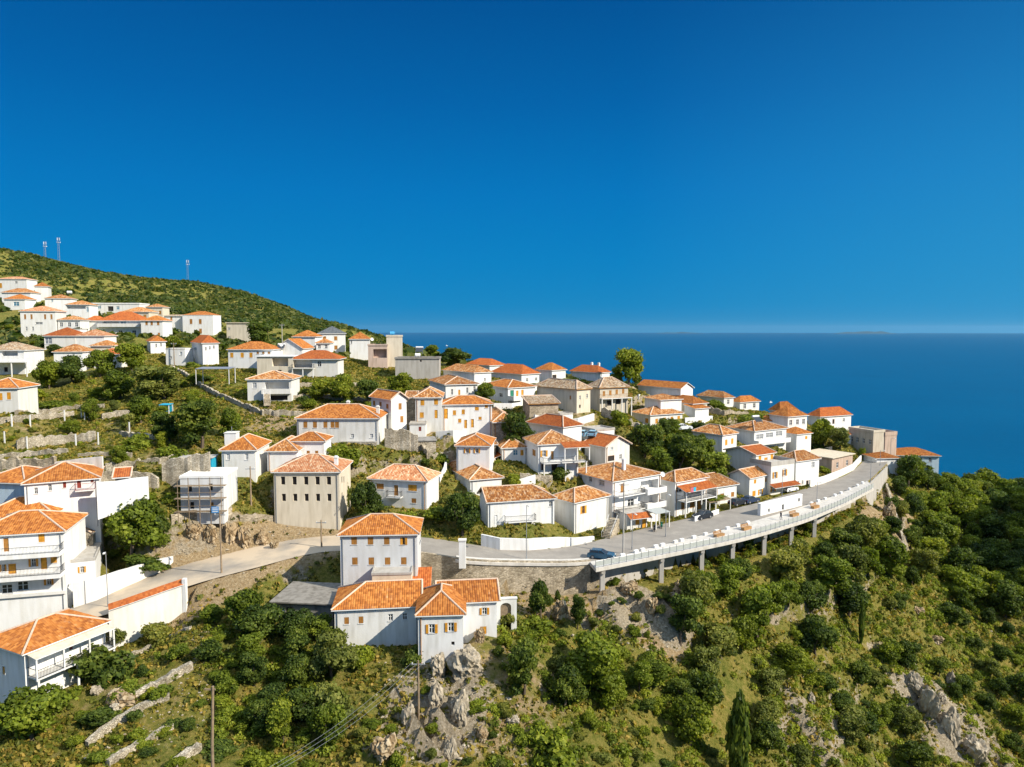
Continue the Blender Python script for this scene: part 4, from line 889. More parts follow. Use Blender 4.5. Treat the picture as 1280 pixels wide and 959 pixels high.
def npmesh(name, V, Q, mats, smooth=True):
    me = bpy.data.meshes.new(name); me.vertices.add(len(V)); me.vertices.foreach_set('co', np.ascontiguousarray(V, dtype=np.float32).ravel())
    k = Q.shape[1]; me.loops.add(Q.size); me.loops.foreach_set('vertex_index', Q.ravel().astype(np.int32))
    me.polygons.add(len(Q)); me.polygons.foreach_set('loop_start', np.arange(0, Q.size, k, dtype=np.int32)); me.polygons.foreach_set('loop_total', np.full(len(Q), k, dtype=np.int32))
    me.polygons.foreach_set('use_smooth', np.full(len(Q), smooth)); 
    for m in mats: me.materials.append(m)
    me.update(calc_edges=True); me.validate(); return me
# what the ground is made of, zone by zone (bare soil, rock)
pxs = np.empty(XX.shape); pys = np.empty(XX.shape)
_zc = np.maximum(1, YY*CT-(ZZ-CZ)*ST)
pxs = 640+FPX*XX/_zc; pys = 479.5-FPX*(YY*ST+(ZZ-CZ)*CT)/_zc
soil = np.zeros(XX.shape); rock = np.zeros(XX.shape)
def zone(arr, poly, val): arr[inpoly(pxs, pys, poly) & (YY < 230) & (YY > 50)] = val
zone(soil, [(190,690),(260,640),(430,655),(430,700),(240,740),(100,800),(60,790)], .95)
zone(soil, [(205,735),(330,700),(360,710),(270,760),(215,800)], .9)
zone(soil, [(560,800),(640,790),(700,830),(720,900),(690,959),(560,959),(500,930)], .5)
zone(soil, [(640,720),(760,715),(840,760),(880,800),(860,840),(760,790),(640,770)], .68)
zone(soil, [(1060,640),(1120,600),(1150,660),(1130,700),(1100,660)], .75)
zone(soil, [(300,505),(420,500),(420,540),(300,545)], .6)
zone(soil, [(470,520),(560,520),(620,560),(480,570)], .6)
zone(soil, [(690,500),(760,500),(760,560),(690,560)], .5)
zone(soil, [(480,735),(640,700),(680,745),(620,760),(480,750)], .85)
zone(soil, [(0,830),(120,850),(250,820),(250,959),(0,959)], .35)
zone(soil, [(0,520),(120,510),(230,520),(290,580),(190,605),(0,605)], .42)
zone(soil, [(900,680),(1060,680),(1280,780),(1280,959),(1100,959),(1000,800)], .22)
zone(rock, [(440,960),(480,880),(500,810),(600,810),(640,860),(600,959)], .42)
zone(rock, [(1080,800),(1140,820),(1280,940),(1280,970),(1180,959)], .36)
zone(rock, [(740,720),(840,740),(880,800),(800,800)], .5)
soil = blur(soil, 6); rock = blur(rock, 5)
gy, gx = np.gradient(ZZ, GY, GX); sl = np.hypot(gx, gy)
cmf = np.zeros(XX.shape); cmf[sub] = cm*np.clip(.35+ridge*.25, 0, .9)
rock = np.clip(rock+np.clip((sl-.95)*.6, 0, .5)*(YY < 230)+cmf*.42, 0, 1)
m, nt, P, L = newmat('hillside')
tc = N(nt, 'ShaderNodeTexCoord')
def noise(sc, det=6, ro=.6, off=0):
    n = N(nt, 'ShaderNodeTexNoise'); n.inputs['Scale'].default_value = sc; n.inputs['Detail'].default_value = det; n.inputs['Roughness'].default_value = ro
    mp = N(nt, 'ShaderNodeMapping'); mp.inputs['Location'].default_value = (off, off*2, 0); L(tc.outputs['Object'], mp.inputs[0]); L(mp.outputs[0], n.inputs['Vector']); return n
n1, n2, n3, n4 = noise(.18), noise(1.5, 12, .82, 5), noise(.5, 6, .65, 11), noise(3.0, 6, .7, 3)
g = ramp(nt, [(.26, (.05, .070, .014)), (.39, (.115, .135, .026)), (.50, (.20, .19, .045)), (.60, (.31, .255, .085)), (.74, (.43, .345, .16))]); L(n2.outputs['Fac'], g.inputs[0])
g2 = ramp(nt, [(.35, (.8, .9, .7)), (.65, (1.25, 1.1, 1))]); L(n1.outputs['Fac'], g2.inputs[0])
gc = mixc(nt, L, 1.0, g.outputs[0], g2.outputs[0], 'MULTIPLY')
s = ramp(nt, [(.3, (.25, .165, .08)), (.5, (.41, .295, .16)), (.7, (.56, .44, .28))]); L(n4.outputs['Fac'], s.inputs[0])
rk = ramp(nt, [(.3, (.20, .15, .09)), (.5, (.41, .335, .23)), (.7, (.60, .52, .39))]); L(n4.outputs['Fac'], rk.inputs[0])
a1 = N(nt, 'ShaderNodeAttribute', attribute_name='soil'); a2 = N(nt, 'ShaderNodeAttribute', attribute_name='rock')
def thr(a, n, wid=.10):
    q = N(nt, 'ShaderNodeMath', operation='MULTIPLY_ADD'); L(n.outputs['Fac'], q.inputs[0]); q.inputs[1].default_value = -1.0; L(a.outputs['Fac'], q.inputs[2])
    mr = N(nt, 'ShaderNodeMapRange'); mr.inputs[1].default_value = -wid; mr.inputs[2].default_value = wid; L(q.outputs[0], mr.inputs[0]); return mr.outputs[0]
c = mixc(nt, L, thr(a1, n3), gc, s.outputs[0]); c = mixc(nt, L, thr(a2, n3, .06), c, rk.outputs[0])
L(c, P.inputs['Base Color']); P.inputs['Roughness'].default_value = .95; P.inputs['Specular IOR Level'].default_value = .1
bp = N(nt, 'ShaderNodeBump'); bp.inputs['Strength'].default_value = 1; bp.inputs['Distance'].default_value = .8; L(n2.outputs['Fac'], bp.inputs['Height']); L(bp.outputs[0], P.inputs['Normal'])
M['ground'] = m
me = npmesh('ground', V, Q, [m])
for nm, arr in (('soil', soil), ('rock', rock)):
    at_ = me.attributes.new(nm, 'FLOAT', 'POINT'); at_.data.foreach_set('value', arr.ravel().astype(np.float32))
tag(link('ground', me), kind='structure')
# sea
m, nt, P, L = newmat('sea_water')
tc = N(nt, 'ShaderNodeTexCoord')
P.inputs['Roughness'].default_value = .35; P.inputs['IOR'].default_value = 1.33; P.inputs['Specular IOR Level'].default_value = .04
n1 = noise(.0022, 7, .7); n2 = noise(.06, 8, .75, 4)
r = ramp(nt, [(.3, (.0, .064, .150)), (.7, (.0, .079, .176))]); L(n1.outputs['Fac'], r.inputs[0]); L(r.outputs[0], P.inputs['Base Color'])
bp = N(nt, 'ShaderNodeBump'); bp.inputs['Strength'].default_value = .6; bp.inputs['Distance'].default_value = 2.0; L(n2.outputs['Fac'], bp.inputs['Height']); L(bp.outputs[0], P.inputs['Normal'])
nR = 96; v = [(0, 0, 0)]; f = []
for k, rad in enumerate((600, 3000, 15000, 57000)):
    v += [(rad*math.cos(2*math.pi*i/nR), rad*math.sin(2*math.pi*i/nR), 0) for i in range(nR)]
    for i in range(nR):
        j = (i+1) % nR
        if k == 0: f.append((0, 1+i, 1+j))
        else: b0 = 1+(k-1)*nR; f.append((b0+i, b0+nR+i, b0+nR+j, b0+j))
tag(link('sea', mesh('sea', v, f, [m])), kind='structure')
# islands on the horizon
v, f = [], []
def ridge_land(name, x0, x1, Y, hts):
    v = []; n = len(hts); W = (x1-x0)*.25
    for k, (dy, s) in enumerate(((-W, -.02), (-W*.4, .6), (0, 1), (W, -.02))):
        for i, h in enumerate(hts): v.append((x0+(x1-x0)*i/(n-1), Y+dy, h*s-2))
    f = [(k*n+i, k*n+i+1, (k+1)*n+i+1, (k+1)*n+i) for k in range(3) for i in range(n-1)]
    tag(link(name, mesh(name, v, f, [M['island']], smooth=True)), kind='structure')
M['island'] = plain('haze_tinted_scrub', (.05, .10, .14), 1, spec=0, vary=.2)  # bluish colour paints distance haze onto the islands
def hx(px, Y): return (px-640)/FPX*Y
ridge_land('islands', hx(1040, 42000), hx(1118, 42000), 42000, [0, 60, 110, 90, 130, 150, 110, 150, 70, 0])
ridge_land('islands', hx(815, 46000), hx(880, 46000), 46000, [0, 30, 60, 50, 90, 60, 30, 0])
ridge_land('islands', hx(640, 50000), hx(720, 50000), 50000, [0, 30, 50, 40, 60, 30, 0])
# ------------------------------------------------------------------ plants
M['leaf'] = leafmat('mid_green_leaves', [(0.065, 0.093, 0.007), (0.131, 0.174, 0.015), (0.216, 0.264, 0.022), (0.314, 0.342, 0.039)])
M['leafd'] = leafmat('dark_green_leaves', [(0.029, 0.055, 0.011), (0.067, 0.104, 0.015), (0.120, 0.163, 0.022), (0.198, 0.237, 0.036)])
M['leafy'] = leafmat('yellow_green_leaves', [(0.091, 0.123, 0.007), (0.170, 0.213, 0.015), (0.261, 0.297, 0.023), (0.366, 0.375, 0.043)])
M['leafo'] = leafmat('grey_olive_leaves', [(0.078, 0.101, 0.019), (0.150, 0.174, 0.032), (0.236, 0.252, 0.049), (0.340, 0.335, 0.079)])
M['scrub'] = leafmat('scrub_leaves', [(0.059, 0.075, 0.009), (0.133, 0.148, 0.018), (0.250, 0.213, 0.032), (0.443, 0.310, 0.070)], .1)
M['hscrub'] = leafmat('hill_scrub_leaves', [(0.030, 0.053, 0.011), (0.059, 0.093, 0.015), (0.105, 0.129, 0.023), (0.179, 0.171, 0.044)], .1)
def leafquads(c, nrm, size, rng, asp=1.0):
    """one quad per centre, tilted at random about its outward normal"""
    n = len(c); q = nrm+rng.normal(0, .65, (n, 3)); q /= np.linalg.norm(q, axis=1)[:, None]+1e-9
    r = rng.normal(0, 1, (n, 3)); a = np.cross(q, r); a /= np.linalg.norm(a, axis=1)[:, None]+1e-9; b = np.cross(q, a)
    s = (size*rng.uniform(.6, 1.35, n))[:, None]; a = a*s; b = b*s*asp
    k = rng.uniform(.5, 1, (n, 1))
    P = np.stack([c-a-b*k, c+a*k-b, c+a+b*k, c-a*k+b], 1)
    return P.reshape(-1, 3)
def finish(name, P, tint, mats, core=None):
    nq = len(P)//4; Q = np.arange(nq*4).reshape(-1, 4)
    me = bpy.data.meshes.new(name); me.vertices.add(len(P)); me.vertices.foreach_set('co', P.astype(np.float32).ravel())
    me.loops.add(nq*4); me.loops.foreach_set('vertex_index', Q.ravel().astype(np.int32)); me.polygons.add(nq)
    me.polygons.foreach_set('loop_start', np.arange(0, nq*4, 4, dtype=np.int32)); me.polygons.foreach_set('loop_total', np.full(nq, 4, dtype=np.int32))
    for m in mats: me.materials.append(m)
    me.update(calc_edges=True)
    a = me.attributes.new('tint', 'FLOAT', 'FACE'); a.data.foreach_set('value', tint.astype(np.float32)); return me
def crown(seed, lobes, leaves, size, shape='tree'):
    rng = np.random.default_rng(seed); cs = []
    for i in range(lobes):
        if shape == 'tree':
            t = rng.uniform(0, 2*math.pi); zz = rng.uniform(.20, .86); rr = rng.uniform(.05, .36)*math.sqrt(max(.05, 1-((zz-.5)/.5)**2))
            cs.append((rr*math.cos(t), rr*math.sin(t), zz, rng.uniform(.13, .24)))
        elif shape == 'bush':
            t = rng.uniform(0, 2*math.pi); rr = rng.uniform(0, .34); zz = rng.uniform(.2, .72)*(1-rr*.8)
            cs.append((rr*math.cos(t), rr*math.sin(t), zz, rng.uniform(.15, .26)))
        else:
            zz = i/(lobes-1); w = .5*(math.sin(math.pi*min(1, zz*.93+.07))**.6)
            t = rng.uniform(0, 6.28); cs.append((.13*math.cos(t)*w, .13*math.sin(t)*w, .04+zz*.93, max(.08, w*.85)))
    cs = np.array(cs); wgt = cs[:, 3]**2; wgt /= wgt.sum()
    li = rng.choice(lobes, leaves, p=wgt); d = rng.normal(0, 1, (leaves, 3)); d /= np.linalg.norm(d, axis=1)[:, None]
    rad = cs[li, 3]*(rng.uniform(.35, 1.0, leaves)**.45)*np.where(rng.random(leaves) < .22, rng.uniform(1, 1.5, leaves), 1)
    vz = .55 if shape == 'col' else (.85 if shape == 'tree' else .9)
    c = cs[li, :3]+d*rad[:, None]*np.array([1, 1, vz if shape != 'col' else .16])
    # sub-clumps: pull leaves towards random twig tips so the surface breaks up
    tips = c[rng.choice(leaves, max(8, leaves//22))]
    for k in range(0, leaves, 400):
        dd = ((c[k:k+400, None, :]-tips[None])**2).sum(-1); j = dd.argmin(1); c[k:k+400] += (tips[j]-c[k:k+400])*.16
    c[:, 2] = np.clip(c[:, 2], .015, None)
    tl = rng.uniform(.15, .75, lobes)
    tint = np.clip(tl[li]+rng.normal(0, .2, leaves), 0, 1)
    return finish('crown', leafquads(c, d, np.full(leaves, size), rng), tint, [M['leaf']])
CROWNS = [crown(s, n, 7000, .0215, 'tree') for s, n in ((1, 12), (2, 15), (3, 10), (4, 18), (5, 13), (6, 9))]
BUSHES = [crown(s, n, 3600, .029, 'bush') for s, n in ((11, 8), (12, 11), (13, 6), (14, 13), (15, 9))]
CYPR = [crown(s, 16, 1600, .05, 'col') for s in (21, 22)]
def trunk(seed):
    r = random.Random(seed); m = MB()
    m.tube([(0, 0, -.12), (r.uniform(-.03, .03), r.uniform(-.03, .03), .2), (r.uniform(-.05, .05), r.uniform(-.05, .05), .45)], .035, 6, r2=.018)
    for i in range(4):
        t = i*1.57+r.random(); m.tube([(0, 0, .2+.05*i), (.14*math.cos(t), .14*math.sin(t), .42+.05*i), (.24*math.cos(t), .24*math.sin(t), .62+.05*i)], .018, 5, r2=.006)
    return mesh('trunk', m.v, m.f, [M['bark']])
TRUNKS = [trunk(i) for i in range(4)]
def setmat(o, m):
    o.material_slots[0].link = 'OBJECT'; o.material_slots[0].material = M[m]
NT = [0]
def tree(p, w, h, mat='leaf', label=None, group=None, name='tree', cat='tree', me=None):
    NT[0] += 1; k = NT[0]
    e = empty(name, (p[0], p[1], p[2]), random.uniform(0, 6.28)); tag(e, label, cat, group)
    sx, sy = w*random.uniform(.85, 1.2), w*random.uniform(.8, 1.1); e.rotation_euler = (random.uniform(-.13, .13), random.uniform(-.13, .13), e.rotation_euler.z)
    t = link('trunk', TRUNKS[k % 4], e); t.scale = (sx, sy, h)
    c = link('crown', me or CROWNS[k % 6], e); c.scale = (sx, sy, h); setmat(c, mat)
    return e
def bush(p, w, h, mat='leaf', label=None, group=None, name='bush', cat='bush'):
    NT[0] += 1
    o = link(name, BUSHES[NT[0] % 5]); o.location = (p[0], p[1], p[2]-.1*h); o.scale = (w*random.uniform(.85, 1.35), w*random.uniform(.75, 1.05), h*random.uniform(.85, 1.15)); o.rotation_euler = (random.uniform(-.15, .15), random.uniform(-.15, .15), random.uniform(0, 6.28)); setmat(o, mat)
    return tag(o, label, cat, group)
def cypress(p, w, h, label, mat='leafd', group=None):
    e = empty('cypress', p, random.uniform(0, 6)); tag(e, label, 'cypress tree', group)
    t = link('trunk', TRUNKS[0], e); t.scale = (w*1.2, w*1.2, h*.5)
    c = link('crown', CYPR[NT[0] % 2], e); c.scale = (w, w, h); setmat(c, mat); NT[0] += 1; return e
PLANTED = []
def plant(kind, px, pyb, wpx, hpx, mat, label, group=None, Y=None):
    p = hit(px, pyb) if Y is None else at(px, pyb, Y)
    if Y is not None: p.z = min(p.z, float(tz(p.x, p.y)))+0
    s = p.y/FPX; w, h = wpx*s, hpx*s*1.05
    PLANTED.append((p.x, p.y, w/2))
    if kind == 't': return tree(p, w*1.05, h, mat, label, group)
    if kind == 'b': return bush(p, w*1.05, h*1.1, mat, label, group)
    return cypress(p, w, h, label, mat, group)
# ---- plants one can point to
for a in [
 ('t',62,486,40,34,'leaf','bushy green tree left of the white parked things above the gardens'),
 ('t',92,480,50,34,'leafd','dark spreading tree below the mottled roofed house'),
 ('t',125,472,36,34,'leaf','rounded tree beneath the red brown lean roof'),
 ('t',166,468,44,36,'leafy','bright yellow green tree standing tallest in the upper orchard'),
 ('t',205,500,58,42,'leafo','grey green olive tree beside the stone lane'),
 ('t',150,500,46,34,'leaf','round green tree in the middle of the upper orchard'),
 ('b',40,512,44,12,'leafy','yellow green vine row nearest the small house at the left edge'),('b',72,512,44,12,'leafy','yellow green vine row in the middle of the upper left terrace'),
 ('b',45,500,34,22,'leafy','pale green bush next to the small house with two orange shutters'),
 ('t',252,560,78,56,'leafd','very large dark tree overhanging the stone wall by the blank white house'),
 ('t',212,552,44,36,'leafd','dark tree touching the left flank of the very large dark tree'),
 ('t',290,545,34,34,'leaf','green tree right of the very large dark tree'),
 ('t',176,530,34,34,'leaf','small round tree beside the turquoise garden shelter'),
 ('t',112,528,26,28,'leaf','young tree beside the white painted garden post'),
 ('b',172,560,46,26,'leafy','spreading light green bush in the middle of the terraced garden'),
 ('b',215,575,36,24,'leaf','bush at the lower corner of the terraced garden'),
 ('t',325,432,40,26,'leafd','broad dark tree behind the white house with five orange shutters'),
 ('b',215,434,24,14,'leafy','light green hedge bush beside the lilac fronted house'),
 ('b',80,408,38,16,'leaf','green bush below the house with shaded veranda'),
 ('t',430,505,46,36,'leaf','large rounded shrub tree in the middle field'),
 ('t',398,500,36,26,'leaf','left hand tree of the middle field hedge'),
 ('t',462,505,40,28,'leafd','dark tree before the two adjoining gabled houses'),
 ('t',498,497,34,28,'leaf','tree hiding the foot of the grey concrete box'),
 ('t',440,448,20,14,'leafy','pale young tree in front of the blank cube house'),
 ('t',541,446,22,14,'leafy','light green rounded tree on the sea skyline right of the concrete box'),
 ('t',567,458,34,22,'leafd','dark green tree at the foot of the skyline cypress'),
 ('c',578.5,451,5,21,'leafd','slim dark cypress rising against the sea'),
 ('t',786,484,44,44,'leafy','tall feathery bright green tree against the sea'),
 ('t',770,482,22,22,'leafy','lower bright tree beside the tall feathery one'),
 ('b',622,465,26,14,'leafd','dark round shrub between the two red skyline roofs'),
 ('b',704,482,22,12,'leafy','hedge of bright leaves beside the old brown roofs'),
 ('t',645,560,40,42,'leafd','dark green tree behind the small stone house'),
 ('t',606,505,32,26,'leaf','green tree beside the white farmhouse'),
 ('b',612,550,36,18,'leaf','bushy garden growth left of the small stone house'),
 ('b',550,580,26,16,'leaf','vine bush beside the cottage with open shutters'),
 ('b',428,580,40,26,'leafy','climbing green bush against the ruined stone wall'),
 ('t',455,655,44,52,'leafd','dense dark tree in front of the shaded house with balcony'),
 ('b',425,640,24,46,'leafo','dusty pale shrub between the bare rendered house and the dense tree'),
 ('t',578,672,54,54,'leafd','broad dark tree beside the gabled house at the bend'),
 ('b',545,650,40,22,'leafy','light green bush below the shaded house with balcony'),
 ('b',500,655,40,22,'leaf','flowering bush left of the light green bush by the road'),
 ('b',640,612,24,22,'leafy','bright vine bush between the L shaped house and the low white wall'),
 ('b',700,600,26,18,'leafd','garden shrub in front of the porch on posts'),
 ('t',850,595,58,50,'leafd','biggest tree of the dark grove behind the roadside houses'),
 ('t',806,572,44,40,'leafd','dark tree at the upper left of the grove'),
 ('t',885,612,48,44,'leaf','tree at the lower right of the grove beside the gabled house'),
 ('t',826,600,46,36,'leaf','lower left tree of the grove'),
 ('t',866,580,44,34,'leafd','upper right tree of the grove under the blank side wall'),
 ('b',815,548,30,22,'leafo','grey green shrub at the top of the grove below the stone lane'),
 ('b',774,530,26,26,'leaf','shrub hanging over the stone retaining wall below the arcade'),
 ('t',1030,560,34,36,'leaf','leafy garden tree by the deep red roofed house'),
 ('t',1050,562,26,26,'leafo','thin pale tree right of the leafy garden tree'),
 ('b',1020,565,28,14,'leafd','dark shrub at the foot of the leafy garden tree'),
 ('b',1003,563,16,10,'leafd','clipped dark shrub before the bungalow'),
 ('b',1030,590,18,10,'leafy','bright green bush behind the roadside wall'),
 ('b',1077,572,12,16,'leafy','narrow green hedge at the corner of the roadside restaurant'),
 ('b',1150,592,34,18,'leafd','dense rounded hedge in front of the pale blue house'),
 ('b',893,512,30,12,'leafy','green vine hedge on the skyline terrace'),
 ('b',930,528,34,14,'leaf','green hedge across the stony skyline terrace'),
 ('t',676,772,40,44,'leafd','round dark fig tree beside the arched gateway'),
 ('b',668,790,48,22,'leafy','bright clipped bush beneath the round fig tree'),
 ('c',697,752,8,14,'leafd','small narrow cypress on the path by the fig tree'),
 ('t',722,790,26,44,'leafd','dark upright conifer on the bare slope under the road'),
 ('c',1076,808,8,64,'leafd','thin dark cypress alone on the right hand slope'),
 ('c',922,985,32,128,'leafd','tall dark cypress cut off by the bottom edge'),
 ('t',300,790,64,52,'leaf','big leafy tree at the end of the tiled wall'),
 ('t',372,806,50,44,'leafd','dark tree below the grey slab shed'),
 ('t',415,850,74,64,'leafo','large pale leaved tree at the corner of the long low house'),
 ('b',455,835,40,34,'leafy','sunlit bush against the wall of the long low house'),
 ('b',520,828,40,30,'leafd','shaded bush at the foot of the square tower'),
 ('b',415,900,60,46,'leafo','silvery bush below the large pale leaved tree'),
 ('t',165,700,84,74,'leaf','big overgrown tree beside the tiny stone hut'),
 ('t',195,690,44,46,'leafd','dark tree right of the big overgrown tree'),
 ('b',120,665,40,24,'leafy','grassy bush below the red balcony house'),
 ('b',180,712,64,24,'leafd','dark hedge along the top of the white road wall'),
 ('b',125,850,66,48,'leafd','dense dark bush at the end of the long veranda'),
 ('b',190,805,50,30,'leafo','olive bush along the white wall with tiled coping'),
 ('b',150,805,26,26,'leafo','olive bush against the veranda house'),
 ('t',40,925,86,66,'leaf','large tree filling the bottom left corner'),
 ('b',125,905,48,26,'leafd','low dark bush on the upper terrace'),
 ('b',160,870,34,24,'leaf','bush beside the pale boulder on the terraces'),
 ('t',655,870,66,62,'leafd','dark broad tree on the crag right of the tower'),
 ('t',735,860,80,66,'leaf','big bright crowned tree on the crag below the road'),
 ('t',705,890,60,52,'leafd','dark tree in front of the big bright crowned tree'),
 ('t',765,890,48,40,'leafy','bright green tree at the right of the crag trees'),
 ('b',690,950,70,46,'leaf','wide bush near the bottom centre edge'),
 ('b',640,790,34,28,'leafo','pale shrub beside the right end of the long low house'),
 ('t',1268,604,26,26,'leafo','lone thin crowned tree above the coast at the right edge'),
 ]: plant(*a)
plant('c', 1238, 612, 8, 20, 'leafd', 'larger of two little cypresses at the coast edge', Y=235)
plant('c', 1250, 612, 5, 13, 'leafd', 'smaller of two little cypresses at the coast edge', Y=236)
# ---- scattered growth, zone by zone, at its real spacing
PK = np.array(PLANTED)
RDX, RDY = np.concatenate([RF[:, 0], RN[:, 0], PO[:, 0]]), np.concatenate([RF[:, 1], RN[:, 1], PO[:, 1]])
BARE = [[(890,840),(955,840),(955,990),(890,990)], [(1062,740),(1092,740),(1092,835),(1062,835)], [(980,850),(1040,860),(1060,959),(960,959)], [(1120,760),(1180,800),(1150,850),(1100,800)], [(1105,845),(1140,835),(1200,880),(1270,945),(1280,970),(1180,970),(1135,900)], [(1125,730),(1150,735),(1220,850),(1200,860),(1150,790)], [(590,830),(620,830),(720,900),(690,920)]]
def clear(x, y, r):
    qx, qy = proj((x, y, float(tz(x, y))))
    for q in BARE:
        if inpoly(np.array([qx]), np.array([qy]), q)[0]: return False
    for (bx, by, t, W, D, zb) in PADS:
        lx = (x-bx)*math.cos(t)+(y-by)*math.sin(t); ly = -(x-bx)*math.sin(t)+(y-by)*math.cos(t)
        if -r < lx < W+r and -r < ly < D+r: return False
    if np.min(np.hypot(RDX-x, RDY-y)) < r+.6: return False
    if inpoly(np.array([x]), np.array([y]), road_poly)[0]: return False
    return True
taken = [(p[0], p[1], p[2]) for p in PLANTED]
def fill(poly, n, wr, hr, kind, mats, label, group, gap=.75, near=(55, 240), tries=30):
    rng = random.Random(len(group)*31+n); made = 0
    xs = [q[0] for q in poly]; ys = [q[1] for q in poly]
    for _ in range(n*tries):
        if made >= n: break
        px, py = rng.uniform(min(xs), max(xs)), rng.uniform(min(ys), max(ys))
        if not inpoly(np.array([px]), np.array([py]), poly)[0]: continue
        p = hit(px, py)
        if not near[0] < p.y < near[1]: continue
        w = rng.uniform(*wr); h = w*rng.uniform(*hr)
        if not clear(p.x, p.y, w*.38): continue
        if any((p.x-a)**2+(p.y-b)**2 < ((w*.5+r)*gap)**2 for a, b, r in taken): continue
        taken.append((p.x, p.y, w*.5)); made += 1
        mt = rng.choice(mats)
        (tree if kind == 't' else bush)(p, w, h, mt, label, group)
    return made
cnt = []
RIGHT = [(850,712),(930,690),(1000,672),(1060,640),(1100,660),(1130,610),(1200,590),(1285,605),(1285,965),(900,965),(850,880),(835,800)]
cnt.append(fill([(1130,604),(1285,612),(1285,780),(1200,760),(1150,690)], 80, (5.5, 10), (.7, 1.0), 't', ['leafd', 'leaf', 'leafd', 'leaf', 'leafy'], 'tree in the dense wood filling the ravine beyond the road end', 'trees in the far ravine', .62, (120, 300)))
cnt.append(fill([(850,712),(930,690),(1010,670),(1075,650),(1110,720),(1040,800),(990,850),(870,860),(835,780)], 46, (5.5, 9.5), (.7, 1.0), 't', ['leafd', 'leafd', 'leaf', 'leafd', 'leafo'], 'leafy tree crowding the slope just under the promenade', 'trees under the promenade', .62))
cnt.append(fill(RIGHT, 46, (3.4, 7), (.7, 1.0), 't', ['leaf', 'leafd', 'leafd', 'leafo', 'leafd'], 'small tree scattered on the steep right hand slope', 'small trees on the right slope', .72))
cnt.append(fill(RIGHT, 70, (1.8, 3.8), (.6, .9), 'b', ['leaf', 'leafd', 'leafo', 'leafy', 'leaf'], 'bush scattered on the steep right hand slope', 'bushes on the right slope', .6))
cnt.append(fill([(600,800),(740,770),(880,790),(900,965),(560,965)], 34, (1.4, 3.2), (.6, .9), 'b', ['leaf', 'leafd', 'leafo', 'leafy'], 'bush on the dry crag below the white tower', 'bushes on the crag', .7))
cnt.append(fill([(740,725),(840,730),(870,800),(780,830),(730,790)], 14, (1.2, 2.6), (.6, .9), 'b', ['leaf', 'leafo', 'leafd'], 'bush on the stony bank under the start of the promenade', 'bushes on the stony bank', .7))
cnt.append(fill([(790,790),(880,800),(880,940),(800,940),(780,860)], 22, (4, 8), (.75, 1.0), 't', ['leafd', 'leaf', 'leafd'], 'dark tree in the gully between the crag and the right slope', 'trees in the gully', .65))
cnt.append(fill([(285,790),(400,790),(425,900),(430,960),(330,930)], 12, (4, 6.5), (.75, 1.0), 't', ['leafd', 'leafd', 'leaf'], 'tall tree in the dark hollow left of the long low house', 'trees in the hollow', .6))
cnt.append(fill([(250,760),(410,770),(420,965),(265,965)], 22, (2, 4.2), (.55, .8), 'b', ['leaf', 'leafy', 'leafd', 'leaf'], 'bush in the shaded hollow left of the long low house', 'bushes in the hollow', .6))
cnt.append(fill([(0,860),(130,850),(250,800),(262,965),(0,965)], 26, (1.4, 3.0), (.55, .85), 'b', ['leaf', 'leafd', 'leafy', 'leaf'], 'bush on the stepped terraces at the bottom left', 'bushes on the terraces', .7))
cnt.append(fill([(420,840),(560,850),(560,965),(420,965)], 10, (1.2, 2.4), (.6, .9), 'b', ['leafo', 'leaf', 'leafy'], 'bush among the grey rocks under the tower', 'bushes among the rocks', .75))
cnt.append(fill([(20,465),(235,470),(300,560),(190,590),(0,575)], 16, (2.4, 4.6), (.7, 1.0), 't', ['leaf', 'leafy', 'leafy', 'leaf', 'leafo'], 'fruit tree in the terraced gardens on the left', 'garden trees', .8))
cnt.append(fill([(0,465),(235,470),(300,560),(190,590),(0,590)], 14, (1.0, 2.2), (.5, .8), 'b', ['leafy', 'leafy', 'leaf', 'leafo'], 'low bush in the terraced gardens on the left', 'garden bushes', .8))
cnt.append(fill([(365,475),(515,478),(500,520),(370,512)], 18, (2.4, 4.6), (.6, .85), 'b', ['leaf', 'leafy', 'leafd'], 'bush in the green field above the long pale house', 'bushes of the middle field', .7))
cnt.append(fill([(790,545),(870,545),(905,590),(910,620),(800,585)], 16, (3, 5.5), (.75, 1), 't', ['leafd', 'leaf'], 'tree packed into the dark grove between the houses', 'trees of the grove', .6))
cnt.append(fill([(100,620),(215,620),(215,700),(110,700)], 12, (2, 4), (.6, .9), 'b', ['leaf', 'leafy', 'leafd'], 'bush in the overgrown orchard under the red shuttered house', 'orchard bushes', .65))
cnt.append(fill([(420,600),(600,600),(600,680),(430,680)], 12, (1.6, 3.2), (.6, .9), 'b', ['leaf', 'leafd', 'leafo'], 'bush on the bank above the road bend', 'bushes on the road bank', .7))
cnt.append(fill([(400,440),(1060,480),(1060,570),(640,610),(480,590)], 22, (1.3, 2.8), (.6, .9), 'b', ['leaf', 'leafd', 'leafy'], 'bush squeezed into a yard between the village houses', 'bushes between the houses', .8))
cnt.append(fill([(10,400),(400,425),(400,470),(240,480),(20,470)], 22, (2, 4.6), (.6, .9), 'b', ['leaf', 'leafd', 'leafy'], 'bush between the white houses of the upper left quarter', 'bushes of the upper quarter', .8, (150, 320)))
print('fill', cnt)
